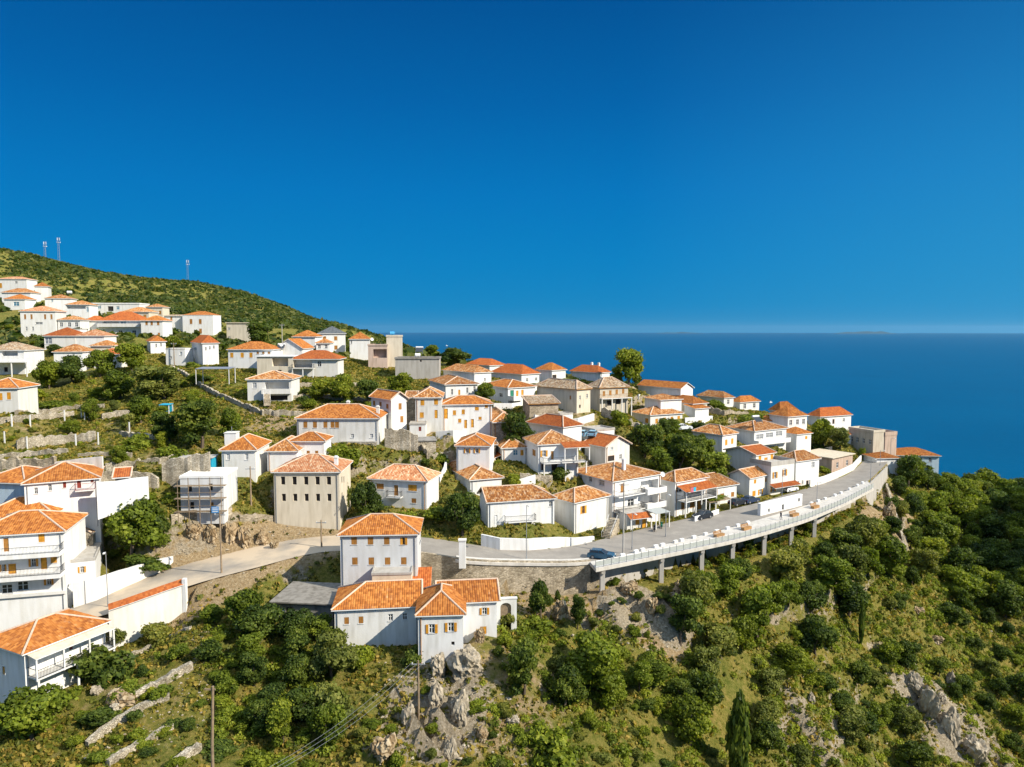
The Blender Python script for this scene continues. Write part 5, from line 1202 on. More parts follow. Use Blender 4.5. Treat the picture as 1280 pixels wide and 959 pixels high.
# ---- low growth nobody could count
def cover(name, mask, n, size, per, mat, seed, flat=.6, lf=.22):
    rng = np.random.default_rng(seed); P = []; T = []
    pts = mask(rng, n); k = len(pts)
    s = rng.uniform(*size, k)*rng.uniform(.6, 1.2, k)
    c = np.repeat(pts, per, 0); ss = np.repeat(s, per)
    d = rng.normal(0, 1, (len(c), 3)); d[:, 2] = np.abs(d[:, 2]); d /= np.linalg.norm(d, axis=1)[:, None]
    c = c+d*(ss*.5)[:, None]*np.array([1, 1, flat*1.2])*rng.uniform(.5, 1, (len(c), 1))
    Pq = leafquads(c, d, ss*lf, rng, .8)
    t = np.clip(np.repeat(rng.uniform(.05, .95, k), per)+rng.normal(0, .14, len(c)), 0, 1)
    o = link(name, finish(name, Pq, t, [M[mat]])); return tag(o, kind='stuff')
def near_mask(rng, n):
    out = []; 
    while sum(map(len, out)) < n:
        x = rng.uniform(-110, 125, 60000); y = rng.uniform(58, 225, 60000); z_ = tz(x, y)
        zc = y*CT-(z_-CZ)*ST; px = 640+FPX*x/zc; py = 479.5-FPX*(y*ST+(z_-CZ)*CT)/zc
        i = np.clip(np.searchsorted(GX, x)-1, 0, nx-2); j = np.clip(np.searchsorted(GY, y)-1, 0, ny-2)
        so = soil[j, i]; ro = rock[j, i]
        v = fbm(x*.22, y*.22, 4)+.5
        ok = (px > -120) & (px < 1400) & (py < 1080)
        ok &= rng.random(60000) < np.clip(1.15-so*1.0-ro*.55, .06, 1)*np.clip(v*2.4-.55, .05, 1)
        ok &= ~inpoly(x, y, road_poly)
        dr = np.min(np.hypot(x[:, None]-RDX[None], y[:, None]-RDY[None]), 1); ok &= dr > .9
        for (bx, by, t, W, D, zb) in PADS:
            lx = (x-bx)*math.cos(t)+(y-by)*math.sin(t); ly = -(x-bx)*math.sin(t)+(y-by)*math.cos(t)
            ok &= ~((lx > -.5) & (lx < W+.5) & (ly > -.5) & (ly < D+.5))
        out.append(np.stack([x, y, z_], 1)[ok])
    return np.concatenate(out)[:n]
cover('undergrowth', near_mask, 120000, (.25, 1.1), 7, 'scrub', 5, .55)
def thick_mask(polys, dens):
    def f(rng, n):
        out = []
        for _ in range(400):
            if sum(map(len, out)) >= n: break
            p = near_mask(rng, 3000); zc = p[:, 1]*CT-(p[:, 2]-CZ)*ST; px = 640+FPX*p[:, 0]/zc; py = 479.5-FPX*(p[:, 1]*ST+(p[:, 2]-CZ)*CT)/zc
            ok = np.zeros(len(p), bool)
            for q in polys: ok |= inpoly(px, py, q)
            out.append(p[ok])
        return np.concatenate(out)[:n]
    return f
cover('thicket', thick_mask([RIGHT, [(250,750),(410,770),(420,965),(265,965)], [(600,790),(740,770),(880,790),(900,965),(600,965)]], 1), 1900, (.9, 2.4), 110, 'leaf', 8, .75, .07)
cover('thicket', thick_mask([[(0,440),(320,460),(520,470),(500,520),(300,570),(190,600),(0,590)], [(0,850),(250,800),(260,965),(0,965)], [(100,620),(215,620),(215,700),(110,700)], [(420,600),(600,600),(600,680),(430,680)]], 1), 420, (.7, 1.6), 70, 'leafy', 9, .7, .09)
def hill_mask(rng, n):
    x = rng.uniform(-420, 40, n*3); y = rng.uniform(215, 740, n*3); z_ = tz(x, y)
    v = fbm(x*.02, y*.02, 4)+.5
    ok = (z_ > CZ-45) & (rng.random(n*3) < np.clip(v*2.2-.5, .1, 1))
    for (bx, by, t, W, D, zb) in PADS:
        if by < 210: continue
        lx = (x-bx)*math.cos(t)+(y-by)*math.sin(t); ly = -(x-bx)*math.sin(t)+(y-by)*math.cos(t)
        ok &= ~((lx > -2) & (lx < W+2) & (ly > -3) & (ly < D+2))
    ok &= ~((y < 345) & (x < -60) & (rng.random(n*3) < .6))
    return np.stack([x, y, z_], 1)[ok][:n]
cover('hill_scrub', hill_mask, 26000, (1.6, 5.4), 9, 'hscrub', 6, .6)
# ------------------------------------------------------------------ road, promenade, walls
m, nt, P, L = newmat('asphalt')
tc = N(nt, 'ShaderNodeTexCoord')
n1 = noise(.35, 6, .65); n2 = noise(6, 5, .7, 3)
r = ramp(nt, [(.3, (.235, .21, .18)), (.6, (.30, .27, .23)), (.75, (.37, .33, .275))]); L(n1.outputs['Fac'], r.inputs[0])
r2 = ramp(nt, [(.3, (.88, .88, .88)), (.7, (1.08, 1.08, 1.08))]); L(n2.outputs['Fac'], r2.inputs[0])
n5 = noise(.09, 5, .6, 21); r5 = ramp(nt, [(.38, (.15, .15, .15)), (.55, (.9, .9, .9))]); L(n5.outputs['Fac'], r5.inputs[0])
sx5 = N(nt, 'ShaderNodeSeparateXYZ'); L(tc.outputs['Object'], sx5.inputs[0]); m5 = N(nt, 'ShaderNodeMapRange'); m5.inputs[1].default_value = -14; m5.inputs[2].default_value = -34; L(sx5.outputs[0], m5.inputs[0]); k5 = N(nt, 'ShaderNodeMath', operation='MULTIPLY'); L(m5.outputs[0], k5.inputs[0]); L(r5.outputs[0], k5.inputs[1])
L(mixc(nt, L, k5.outputs[0], mixc(nt, L, 1, r.outputs[0], r2.outputs[0], 'MULTIPLY'), (.58, .46, .32)), P.inputs['Base Color']); P.inputs['Roughness'].default_value = .9; P.inputs['Specular IOR Level'].default_value = .2
M['asphalt'] = m
M['pave'] = plaster('pale_paving', (.62, .58, .52), .14)
def sheet(name, A, B, mat, dz=0, cols=6):
    v, f = [], []
    for a, b in zip(A, B):
        for k in range(cols+1):
            t = k/cols; v.append((a[0]+(b[0]-a[0])*t, a[1]+(b[1]-a[1])*t, a[2]+(b[2]-a[2])*t+dz))
    for i in range(len(A)-1):
        for k in range(cols): f.append((i*(cols+1)+k, i*(cols+1)+k+1, (i+1)*(cols+1)+k+1, (i+1)*(cols+1)+k))
    return link(name, mesh(name, v, f, [mat]))
tag(sheet('road', RF, RN, M['asphalt'], .0), kind='structure')
m = MB()       # promenade deck: top, outer edge beam, underside
n_ = len(PO)
for i in range(n_-1):
    a, b, c, d = [Vector(q) for q in (PI_[i], PI_[i+1], PO[i+1], PO[i])]
    up, dn = Vector((0, 0, .14)), Vector((0, 0, -.42))
    m.quad(a+up, d+up, c+up, b+up); m.quad(a+dn, b+dn, c+dn, d+dn)
    m.quad(d+dn, c+dn, c+up, d+up); m.quad(a+up, b+up, b+dn, a+dn)
m.quad(*[Vector(q)+Vector((0, 0, z)) for q, z in ((PI_[0], -.42), (PO[0], -.42), (PO[0], .14), (PI_[0], .14))])
tag(m.build('promenade', M['pave']), kind='structure')
# kerb line on the inside of the road
def strip_wall(name, A, h, mat, th=.35, down=1.0, label=None, cat='wall', group=None, cap=None, hs=None, parent=None, side=1):
    """a wall following the 3-D polyline A"""
    A = [Vector(a) for a in A]; m = MB(); k = len(A); off = []
    for i in range(k):
        d = A[min(i+1, k-1)]-A[max(i-1, 0)]; d.z = 0; d.normalize(); off.append(Vector((-d.y, d.x, 0))*th/2)
    for i in range(k-1):
        a0, a1 = A[i], A[i+1]; h0 = hs[i] if hs is not None else h; h1 = hs[i+1] if hs is not None else h
        q = lambda p, o, z: p+o+Vector((0, 0, z))
        m.quad(q(a0, -off[i], -down), q(a1, -off[i+1], -down), q(a1, -off[i+1], h1), q(a0, -off[i], h0))
        m.quad(q(a1, off[i+1], -down), q(a0, off[i], -down), q(a0, off[i], h0), q(a1, off[i+1], h1))
        m.quad(q(a0, -off[i], h0), q(a1, -off[i+1], h1), q(a1, off[i+1], h1), q(a0, off[i], h0))
    for i, s in ((0, 1), (k-1, -1)):
        p, o = A[i], off[i]; hh = (hs[i] if hs is not None else h)
        pts = [p+o*s+Vector((0, 0, -down)), p-o*s+Vector((0, 0, -down)), p-o*s+Vector((0, 0, hh)), p+o*s+Vector((0, 0, hh))]; m.quad(*pts)
    o = m.build(name, M[mat], parent)
    if label: tag(o, label, cat, group)
    if cap:
        c = MB()
        for i in range(k-1):
            for s0 in (1,):
                a0, a1 = A[i], A[i+1]; h0 = hs[i] if hs is not None else h; h1 = hs[i+1] if hs is not None else h
                z0, z1 = Vector((0, 0, h0+.01)), Vector((0, 0, h1+.01)); e0, e1 = off[i]*1.25, off[i+1]*1.25
                c.quad(a0-e0+z0, a1-e1+z1, a1-e1+z1+Vector((0, 0, .1)), a0-e0+z0+Vector((0, 0, .1)))
                c.quad(a1+e1+z1, a0+e0+z0, a0+e0+z0+Vector((0, 0, .1)), a1+e1+z1+Vector((0, 0, .1)))
                c.quad(a0-e0+z0+Vector((0, 0, .1)), a1-e1+z1+Vector((0, 0, .1)), a1+e1+z1+Vector((0, 0, .1)), a0+e0+z0+Vector((0, 0, .1)))
        c.build('coping', M[cap], o)
    return o
def WALL(label, pts, h, mat, th=.4, cap=None, Y=None, group=None, name='wall', base=None):
    """pts = photo positions of the wall foot; the foot is found on the terrain"""
    P3 = [base(*q) if base else (hit(*q) if Y is None else at(q[0], q[1], Y)) for q in pts]
    A = []
    for a, b in zip(P3, P3[1:]):
        n = max(1, int((b-a).length/(.55 if mat in ('stone', 'stonep') else 1.2)))
        for i in range(n): A.append(a+(b-a)*i/n)
    A.append(P3[-1])
    hs = None
    if isinstance(h, (list, tuple)):
        hs = np.interp(np.linspace(0, 1, len(A)), np.linspace(0, 1, len(h)), h)
    if mat in ('stone', 'stonep'):
        base_h = hs if hs is not None else np.full(len(A), h); rr = np.random.default_rng(len(label))
        hs = base_h*(1+rr.normal(0, .13, len(A))); A = [a+Vector((rr.normal(0, .05), rr.normal(0, .05), 0)) for a in A]
    return strip_wall(name, A, h, mat, th, 1.4 if Y is None else 3.0, label, 'wall', group, cap, hs)
WALL('white wall with rounded corner lining the road below the flat roofed restaurant', [(1012,609),(1030,604),(1050,596),(1066,588),(1076,577)], 1.7, 'white', .3, base=rp)
WALL('long white garden wall stepping down from the red balcony house', [(122,638),(145,630),(166,622),(186,612)], [4.2, 3.6, 2.8, 2.0], 'white', .4, base=lambda a, b: at(a, b, 105.2+(a-122)*.05))
WALL('long white wall along the inner edge of the left hand road', [(92,759),(120,750),(150,736),(185,721),(216,708)], [3.4, 3.0, 2.5, 2.2, 1.6], 'white', .35, base=rp)
WALL('white plastered wall bending in front of the gabled house at the road bend', [(602,682),(625,687),(660,688),(690,685),(720,681),(742,676)], [1.9, 1.9, 1.9, 1.7, 1.2, .8], 'worn', .4, base=rp)
WALL('white block wall with black holes at the foot of the terraced garden', [(70,592),(100,591),(129,589)], [1.9, 2.3, 2.4], 'worn', .35, Y=115)
WALL('long grey stone wall behind the red balcony house', [(0,600),(60,600),(130,598),(180,600),(198,606)], 1.2, 'stonep', .5, Y=114.5)
WALL('stone terrace wall under the terraced garden at the left', [(20,562),(60,557),(90,553),(120,551)], 1.7, 'stonep', .5)
WALL('stone terrace wall at the left photo edge below the garden posts', [(0,588),(35,588),(70,586)], 2.0, 'stone', .5, Y=119)
WALL('whitewashed rubble wall across the upper garden left of the shelter', [(0,530),(25,527),(55,524),(92,521)], 1.1, 'stonep', .5)
WALL('whitewashed rubble wall in the upper garden right of the white post', [(127,525),(145,522),(162,520)], 1.2, 'stonep', .5)
WALL('stone wall climbing beside the lane up to the curved wall house', [(330,520),(300,508),(275,497),(250,484),(232,470),(214,462)], 1.0, 'stonep', .5)
WALL('stone wall along the sunny lane under the porch house', [(331,519),(350,521),(375,522),(398,523)], 1.2, 'stonep', .5)
WALL('thick stone wall right of the blue shed above the orchard', [(203,592),(222,586),(250,580),(262,578)], 1.7, 'stonep', .6, Y=117)
WALL('tall stone yard wall under the white gabled house end', [(481,548),(500,548),(522,550)], [2.0, 1.7, .9], 'stonep', .5, Y=138)
WALL('stone wall falling along the overgrown stairway', [(512,550),(520,560),(535,576)], 1.6, 'stone', .5)
WALL('low stone wall in front of the vine terrace', [(535,578),(550,577),(566,577)], 1.3, 'stonep', .4)
WALL('white terrace wall in front of the joined stone and white house', [(545,549),(566,547),(590,546)], 1.2, 'worn', .35)
WALL('low white wall slanting behind the house with the walled front garden', [(638,615),(655,609),(669,604)], 1.6, 'white', .3)
WALL('tall pale wall at the foot of the old stone house', [(668,528),(700,533),(722,532),(742,525)], 1.4, 'worn', .5)
WALL('stone retaining wall curving down beneath the old arcade', [(752,520),(775,530),(795,537),(806,544)], 2.0, 'stonep', .5)
WALL('sloping stone wall descending at the head of the promenade', [(1108,612),(1116,640),(1124,668),(1132,695)], 1.6, 'stonep', .5)
WALL('pale stone ledge wall on the lowest left terrace', [(135,959),(165,940),(195,925),(215,912)], .7, 'stonep', .6)
WALL('pale stone ledge wall on the middle left terrace', [(108,935),(140,912),(175,890),(212,874)], .7, 'stonep', .6)
WALL('short rubble ledge of the terraces beside the log pole', [(218,959),(232,950),(250,940)], .8, 'stonep', .8)
WALL('thin path wall below the olive bushes by the white wall', [(150,828),(180,816),(210,802),(238,788)], .5, 'stonep', .5)
WALL('stone edge wall under the unfinished scaffolded block', [(214,652),(240,650),(270,648),(290,642)], .9, 'stone', .5)
WALL('low stone wall in front of the bare rendered house', [(300,652),(320,650),(342,651)], .8, 'stone', .4)
WALL('long rubble wall crossing the terraced garden below the turquoise shelter', [(150,545),(180,548),(205,553)], .9, 'stonep', .5)
WALL('low rubble wall in the terraced garden between two white posts', [(98,572),(130,570),(165,572)], .8, 'stonep', .5)
WALL('pale ledge wall near the top of the left terraces', [(140,895),(180,868),(215,850),(240,838)], .8, 'stonep', .8)
WALL('cream yard wall between the bungalow and the flat roofed restaurant', [(1000,574),(1020,569),(1040,565)], 1.4, 'cream', .3)
WALL('white yard wall before the rambling cream house', [(856,528),(872,529),(890,526)], 1.2, 'white', .3)
WALL('dark stone terrace wall across the skyline garden', [(885,515),(905,520),(935,524)], 1.6, 'stone', .5)
WALL('white parapet wall beneath the green door terrace', [(617,511),(640,512),(662,508)], 1.3, 'white', .3)
WALL('white wall below the skyline house stepping down to the sea', [(668,490),(690,488),(706,485)], 1.4, 'white', .3)
WALL('white terrace wall under the low cottage against the sea', [(798,500),(822,502),(846,499)], 1.5, 'white', .3)
WALL('whitewashed stair wall left of the low white L shaped house', [(549,604),(556,590),(560,582)], 1.0, 'worn', .35)
WALL('stone yard wall below the porch on posts', [(650,600),(668,603),(690,606)], 1.2, 'stonep', .4)
WALL('white wall in front of the roadside taverna', [(868,652),(884,647),(898,642)], .9, 'white', .25, base=rp)
WALL('long pale terrace wall across the foot of the terraced garden', [(132,590),(165,586),(200,580),(235,572)], 1.0, 'stonep', .5)
WALL('upper stone terrace wall under the yellow green vine rows', [(20,520),(60,517),(95,512),(130,510)], .9, 'stonep', .5)
WALL('middle stone terrace wall between the trellis posts', [(0,575),(40,571),(85,568)], 1.0, 'stonep', .5)
WALL('pale field wall across the green field above the long pale house', [(366,500),(400,498),(440,502),(478,506)], 1.0, 'stonep', .5)
WALL('low pale wall along the upper edge of the middle field', [(372,484),(410,482),(455,484)], .9, 'stonep', .4)
# retaining walls that carry the road
i0 = int(np.argmin(np.abs(RN[:, 0]-(at(235, 732, 98).x)))); xa, xb = RN[:, 0] > rp(428, 687).x, RN[:, 0] < rp(742, 703).x
seg = RN[xa & xb]
strip_wall('retaining_wall', [(p[0], p[1]-.3, p[2]) for p in seg], .35, 'stone', .5, 6.5, 'rubble stone retaining wall carrying the road behind the two lowest houses', 'wall')
seg = RN[RN[:, 0] >= rp(744, 703).x][:-6]
strip_wall('retaining_wall', [(p[0]+.15, p[1]-.25, p[2]-.6) for p in seg], 0, 'concrete', .4, 6.5, 'grey concrete retaining wall in the shade underneath the promenade', 'wall')
seg = RN[(RN[:, 0] > rp(126, 772).x) & (RN[:, 0] < rp(236, 732).x)]
w = strip_wall('boundary_wall', [(p[0]+.2, p[1]-.5, p[2]) for p in seg], .75, 'white', .4, 5.2, 'tall white wall capped with a long strip of orange tiles beside the left road', 'wall')
v, f, uv, mi = [], [], [], []
S3 = [Vector((p[0]+.2, p[1]-.5, p[2])) for p in seg]
for a, b in zip(S3, S3[1:]):
    d = b-a; d.z = 0; d.normalize(); s = Vector((-d.y, d.x, 0))
    k = len(v); u0 = (a-S3[0]).length; u1 = (b-S3[0]).length
    v += [tuple(a-s*.45+Vector((0, 0, .78))), tuple(b-s*.45+Vector((0, 0, .78))), tuple(b+s*.75+Vector((0, 0, 1.25))), tuple(a+s*.75+Vector((0, 0, 1.25)))]
    f.append((k, k+1, k+2, k+3)); mi.append(0); uv += [(u0, 0), (u1, 0), (u1, 1.3), (u0, 1.3)]
    k = len(v); v += [tuple(Vector(v[k-4])-Vector((0, 0, .08))), tuple(Vector(v[k-3])-Vector((0, 0, .08))), v[k-3], v[k-4]]; f.append((k, k+1, k+2, k+3)); mi.append(1); uv += [(0, 0)]*4
link('coping', mesh('coping', v, f, [M['t_red'], M['frame']], uv, mi), w)
e = S3[-1]; mm = MB(); mm.box(e.x-.1, e.x+.4, e.y-.4, e.y+.2, e.z-5.2, e.z+1.5); mm.build('end_pier', M['worn'], w)
# viaduct pillars
for px, yb in ((757,745),(833,728),(883,705),(918,694),(955,686),(990,674),(1022,660)):
    j = int(np.argmin(np.abs(PO[:, 0]-rp(px, np.interp(px, [q[0] for q in PROM_OUT], [q[1] for q in PROM_OUT])).x)))
    p = PO[j]; q = PI_[j]; d = Vector((q[0]-p[0], q[1]-p[1], 0)).normalized()
    c = Vector(p)+d*.9; g = float(tz(c.x, c.y)); g = min(g, at(px, yb, p[1]).z)
    e = empty('viaduct_pillar', (c.x, c.y, g), math.atan2(d.y, d.x)); tag(e, 'square concrete pillar holding up the outer edge of the promenade', 'pillar', 'promenade pillars')
    h = p[2]-.44-g
    m = MB(); m.box(-.35, .35, -.35, .35, -2, h); m.build('shaft', M['concrete'], e)
    L_ = (Vector(q)-Vector(p)).length
    m = MB(); m.box(-.7, max(1.2, L_-1.2), -.3, .3, h-.6, h-.003); m.build('beam', M['concrete'], e)
# promenade railing
rail = empty('railing', tuple(PO[len(PO)//2])); tag(rail, 'long pale steel railing with glassy panels along the outer edge of the promenade', 'railing')
O = rail.location
def inset(A, B, k): return [Vector(a)+(Vector(b)-Vector(a)).normalized()*k for a, b in zip(A, B)]
RL = inset(PO, PI_, .2); m = MB()
m.tube([p+Vector((0, 0, 1.22))-O for p in RL], .03, 5); m.tube([p+Vector((0, 0, .35))-O for p in RL], .02, 5)
m.build('handrail', M['grey'], rail)
m = MB()
for a, b in zip(RL, RL[1:]):
    d = (b-a)*.04; a2, b2 = a+d-O, b-d-O
    s = (b-a).cross(Vector((0, 0, 1))).normalized()*.015
    for sg in (1, -1): m.quad(*(q+s*sg for q in ((a2+Vector((0, 0, .42)), b2+Vector((0, 0, .42)), b2+Vector((0, 0, 1.12)), a2+Vector((0, 0, 1.12)))[::sg])))
m.build('panel', M['railg'], rail)
pm = MB(); pm.box(-.04, .04, -.04, .04, 0, 1.22); pme = mesh('post', pm.v, pm.f, [M['grey']])
acc = 0
for a, b in zip(RL, RL[1:]):
    o = link('post', pme, rail); o.location = a-O+Vector((0, 0, .14))
# white blocks between road and promenade
bm_ = MB(); bm_.box(-.42, .42, -.2, .2, 0, .40); bm_.box(-.45, .45, -.23, .23, .40, .46); bme = mesh('kerb_block', bm_.v, bm_.f, [M['white']])
PB = inset(PI_, PO, .5)
for px in (778,791,805,817,829,840,853,867,880,893,907,920,934,1012,1022,1031,1041,1050,1060,1070,1079):
    j = int(np.argmin(np.abs(PI_[:, 0]-rp(px, np.interp(px, [q[0] for q in PROM_IN], [q[1] for q in PROM_IN])).x)))
    o = link('kerb_block', bme); o.location = PB[j]+Vector((0, 0, .14)); dd = PI_[min(j+1, 59)]-PI_[max(j-1, 0)]; o.rotation_euler = (0, 0, math.atan2(dd[1], dd[0]))
    tag(o, 'low white block in the row dividing road from promenade', 'bollard', 'white blocks along the promenade')
# benches and planters of timber
def bench(px, py, label, rz):
    p = rp(px, py); p.z += .14; e = empty('timber_bench', p, rz); tag(e, label, 'bench', 'timber benches on the promenade')
    m = MB()
    for k in range(4): m.box(-1.1, 1.1, -.36+k*.19, -.36+k*.19+.16, .46, .52)
    m.build('seat', M['bench'], e)
    m = MB(); m.box(-1.08, 1.08, -.34, .38, .0, .455); m.build('base', M['bench'], e)
    m = MB()
    for k in range(2): m.box(-1.1, 1.1, .44+k*.05, .48+k*.05, .56+k*.22, .74+k*.22)
    for x in (-.9, .9): m.box(x-.04, x+.04, .40, .437, .2, .9)
    m.build('backrest', M['bench'], e)
bench(899, 672, 'timber bench on the promenade nearest to the blue car', R(35)); bench(933, 663, 'timber bench on the promenade close to the white pavilion corner', R(35)); bench(1019, 636, 'small timber bench on the far part of the promenade', R(38))
bench(993, 646, 'timber bench beyond the standing person on the promenade', R(36))
# white pavilion between road and promenade
b_ = H('long low white pavilion wall with small windows standing on the promenade', 'l', 139, 951, 1003, 631, 647, 36, .7, 'flat', 'white', 'white', W_('f', 'n', 2.2, 4.5, (961.5, 638), (999, 625)) + W_('f', 'n', 2.5, 7, (979, 634)), oh=.05, par=0, pad=False, found=.6, cat='building', name='pavilion')
# stepped stair beside the corner house
def stair(label, px, py, n, w, rz, rise=.19, run=.3, Y=None):
    p = rp(px, py) if Y is None else at(px, py, Y); e = empty('stairway', p, rz); tag(e, label, 'stairs'); m = MB()
    for i in range(n): m.box(-w/2, w/2, i*run, (i+1)*run if i < n-1 else (i+1)*run+1, -.6, (i+1)*rise)
    m.build('steps', M['stone'], e)
    for s in (-1, 1):
        q = MB(); q.tube([(s*w/2, .1, .9), (s*w/2, n*run, n*rise+.9)], .03, 5); 
        for i in range(0, n+1, 3): q.tube([(s*w/2, .1+i*run*.97, i*rise*.97), (s*w/2, .1+i*run*.97, i*rise*.97+.9)], .025, 5)
        q.build('handrail', M['wpaint'], e)
stair('outside stair with white rails climbing between the corner house and the balcony house', 757, 673, 13, 1.6, R(-28))
stair('white balustraded stair beside the porch of the bungalow on stilts', 334, 504, 9, 1.4, R(20), Y=156)
# ------------------------------------------------------------------ poles and lamps
def pole(label, px, pyb, pyt, kind='lamp', p=None, arm=0, group=None):
    p = p or hit(px, pyb); h = max(2.5, at(px, pyt, p.y).z-p.z)
    if kind == 'lamp':
        e = empty('street_lamp', p); tag(e, label, 'street lamp', group); m = MB(); m.tube([(0, 0, -.3), (0, 0, h*.5), (0, 0, h)], .07, 8, r2=.045); m.tube([(0, 0, 0), (0, 0, .5)], .11, 8); m.build('post', M['grey'], e)
        q = MB(); q.tube([(0, 0, h-.02), (.15, -.35, h+.12), (.3, -.8, h+.14)], .03, 6); q.build('arm', M['grey'], e)
        q = MB(); q.obox(Matrix.Translation((.36, -1.0, h+.14)) @ Matrix.Rotation(R(20), 4, 'Z'), -.13, .13, -.32, .3, -.06, .05); q.build('lamp_head', M['lamp'], e)
    else:
        e = empty('utility_pole', p); tag(e, label, 'utility pole', group); m = MB(); m.tube([(0, 0, -.5), (0, 0, h*.5), (0, 0, h)], .15, 8, r2=.10); m.build('post', M['wood'] if kind == 'wood' else M['concrete'], e)
        q = MB(); q.box(-.8, .8, -.05, .05, h-.5, h-.38); q.build('crossarm', M['grey'], e)
        for x in (-.7, 0, .7):
            i = MB(); i.tube([(x, 0, h-.38), (x, 0, h-.2)], .05, 6); i.build('insulator', M['frame'], e)
    return e, p, h
for a in [('street lamp by the white wall on the left road', 135, 757, 690, 'lamp', rp(135, 758)), ('street lamp at the bend in front of the white walled garden', 658, 701, 632, 'lamp', rp(658, 700)),
          ('thick utility pole with tangled wires before the balcony house', 779, 695, 603, 'conc', rp(779, 692)), ('thinner lamp post right of the thick utility pole', 790, 688, 642, 'lamp', rp(790, 687)),
          ('street lamp beside the black parked car', 832, 671, 618, 'lamp', rp(832, 671)), ('street lamp on the promenade behind the white pavilion', 1021, 632, 603, 'lamp', rp(1021, 628)), ('tall lamp post where the railing ends', 1088, 606, 574, 'lamp', rp(1088, 602)),
          ('street lamp next to the pavilion roof before the awning house', 977, 640, 586, 'lamp', rp(977, 636)), ('lamp post at the head of the road before the beige block', 1102, 592, 563, 'lamp', rp(1100, 582)), ('slender lamp post at the very end of the road', 1117, 594, 548, 'lamp', rp(1113, 575)),
          ('wooden utility pole in the road before the rock cutting', 277, 716, 640, 'wood', rp(277, 716)), ('wooden pole beside the blank white house', 314, 632, 583, 'wood'), ('concrete pole among the upper houses near the sea', 353, 436, 405, 'conc'), ('slim pole in the upper lane by the curved wall house', 218, 458, 428, 'wood'),
          ('weathered wooden pole standing among the crag rocks', 523.5, 904, 826, 'wood'), ('wooden pole at the stone yard wall by the scaffolded block', 402, 690, 650, 'wood', rp(402, 682))]:
    q = pole(*a)
    if 'crag rocks' in a[0]: CR = q
e, p, h = CR
o_ = Vector((p.x, p.y, p.z+h-.2)); tgt = at(290, 975, 60); tgt.z -= 1
wires = empty('power_line', o_); tag(wires, 'three slack power cables running down from the wooden crag pole', 'cables')
for k in (-.7, 0, .7):
    pts = []
    for i in range(17):
        t = i/16; q = Vector((k, 0, 0))*(1-t)+(tgt+Vector((k*1.3, k*1.6, -k*.5))-o_)*t; q.z -= 1.2*math.sin(math.pi*t); pts.append(q)
    m = MB(); m.tube(pts, .012, 5); m.build('cable', M['grey'], wires)
# the log-like pole cut by the bottom edge
p = at(267, 1010, 62); tp = at(266, 858, 62)
e = empty('timber_pole', p); tag(e, 'leaning weathered timber pole cut off by the bottom edge', 'pole'); m = MB(); m.tube([(0, 0, -1), (.05, 0, (tp.z-p.z)*.5), (tp.x-p.x, 0, tp.z-p.z)], .17, 8, r2=.12); m.build('post', M['wood'], e)
m = MB(); m.box(-.5, .5, -.05, .05, tp.z-p.z-.35, tp.z-p.z-.22); m.build('crossarm', M['wood'], e)
# white garden posts on the left terraces
gp = MB(); gp.box(-.09, .09, -.09, .09, -.2, 2.2); gp.box(-.12, .12, -.12, .12, 2.2, 2.28); gpm = mesh('garden_post', gp.v, gp.f, [M['white']])
for px, py in ((15,534),(38,534),(81,528),(106,526),(6,556),(34,562),(95,558),(162,543),(123,556)):
    o = link('garden_post', gpm); o.location = hit(px, py); tag(o, 'pale concrete post of the old vine trellis in the terraced gardens', 'post', 'vine trellis posts')
# telecom masts on the hill
def mast(label, px, pyb, pyt, Y):
    p = at(px, pyb, Y); p.z = float(tz(p.x, p.y)); h = at(px, pyt, Y).z-p.z; e = empty('telecom_mast', p); tag(e, label, 'mast'); m = MB(); w = .9
    for x, y in ((-w, -w), (w, -w), (0, w)): m.tube([(x, y, -1), (x*.55, y*.55, h)], .09, 4)
    n = int(h/2.4)
    for i in range(n):
        z0, z1 = h*i/n, h*(i+1)/n; s0, s1 = 1-.45*i/n, 1-.45*(i+1)/n
        c = [(-w, -w), (w, -w), (0, w)]
        for k in range(3): (ax, ay), (bx, by) = c[k], c[(k+1) % 3]; m.tube([(ax*s0, ay*s0, z0), (bx*s1, by*s1, z1)], .045, 3)
    m.build('lattice', M['grey'], e)
    for k in range(3):
        t = k*2.09; q = MB(); q.box(-.18, .18, -.1, .1, h-2.6, h-.2); q.disc((.4, 0, h-4.2), (1, 0, 0), .45, .2); o = q.build('antenna', M['frame'], e); o.rotation_euler = (0, 0, t); o.location = (1.0*math.cos(t), 1.0*math.sin(t), 0)
mast('taller of the two pale lattice masts on the left hill', 74.5, 331, 297, 640); mast('shorter of the two pale lattice masts on the left hill', 57, 324, 302, 640); mast('lone telecom mast standing on the flat part of the ridge', 235.5, 359, 325, 690)
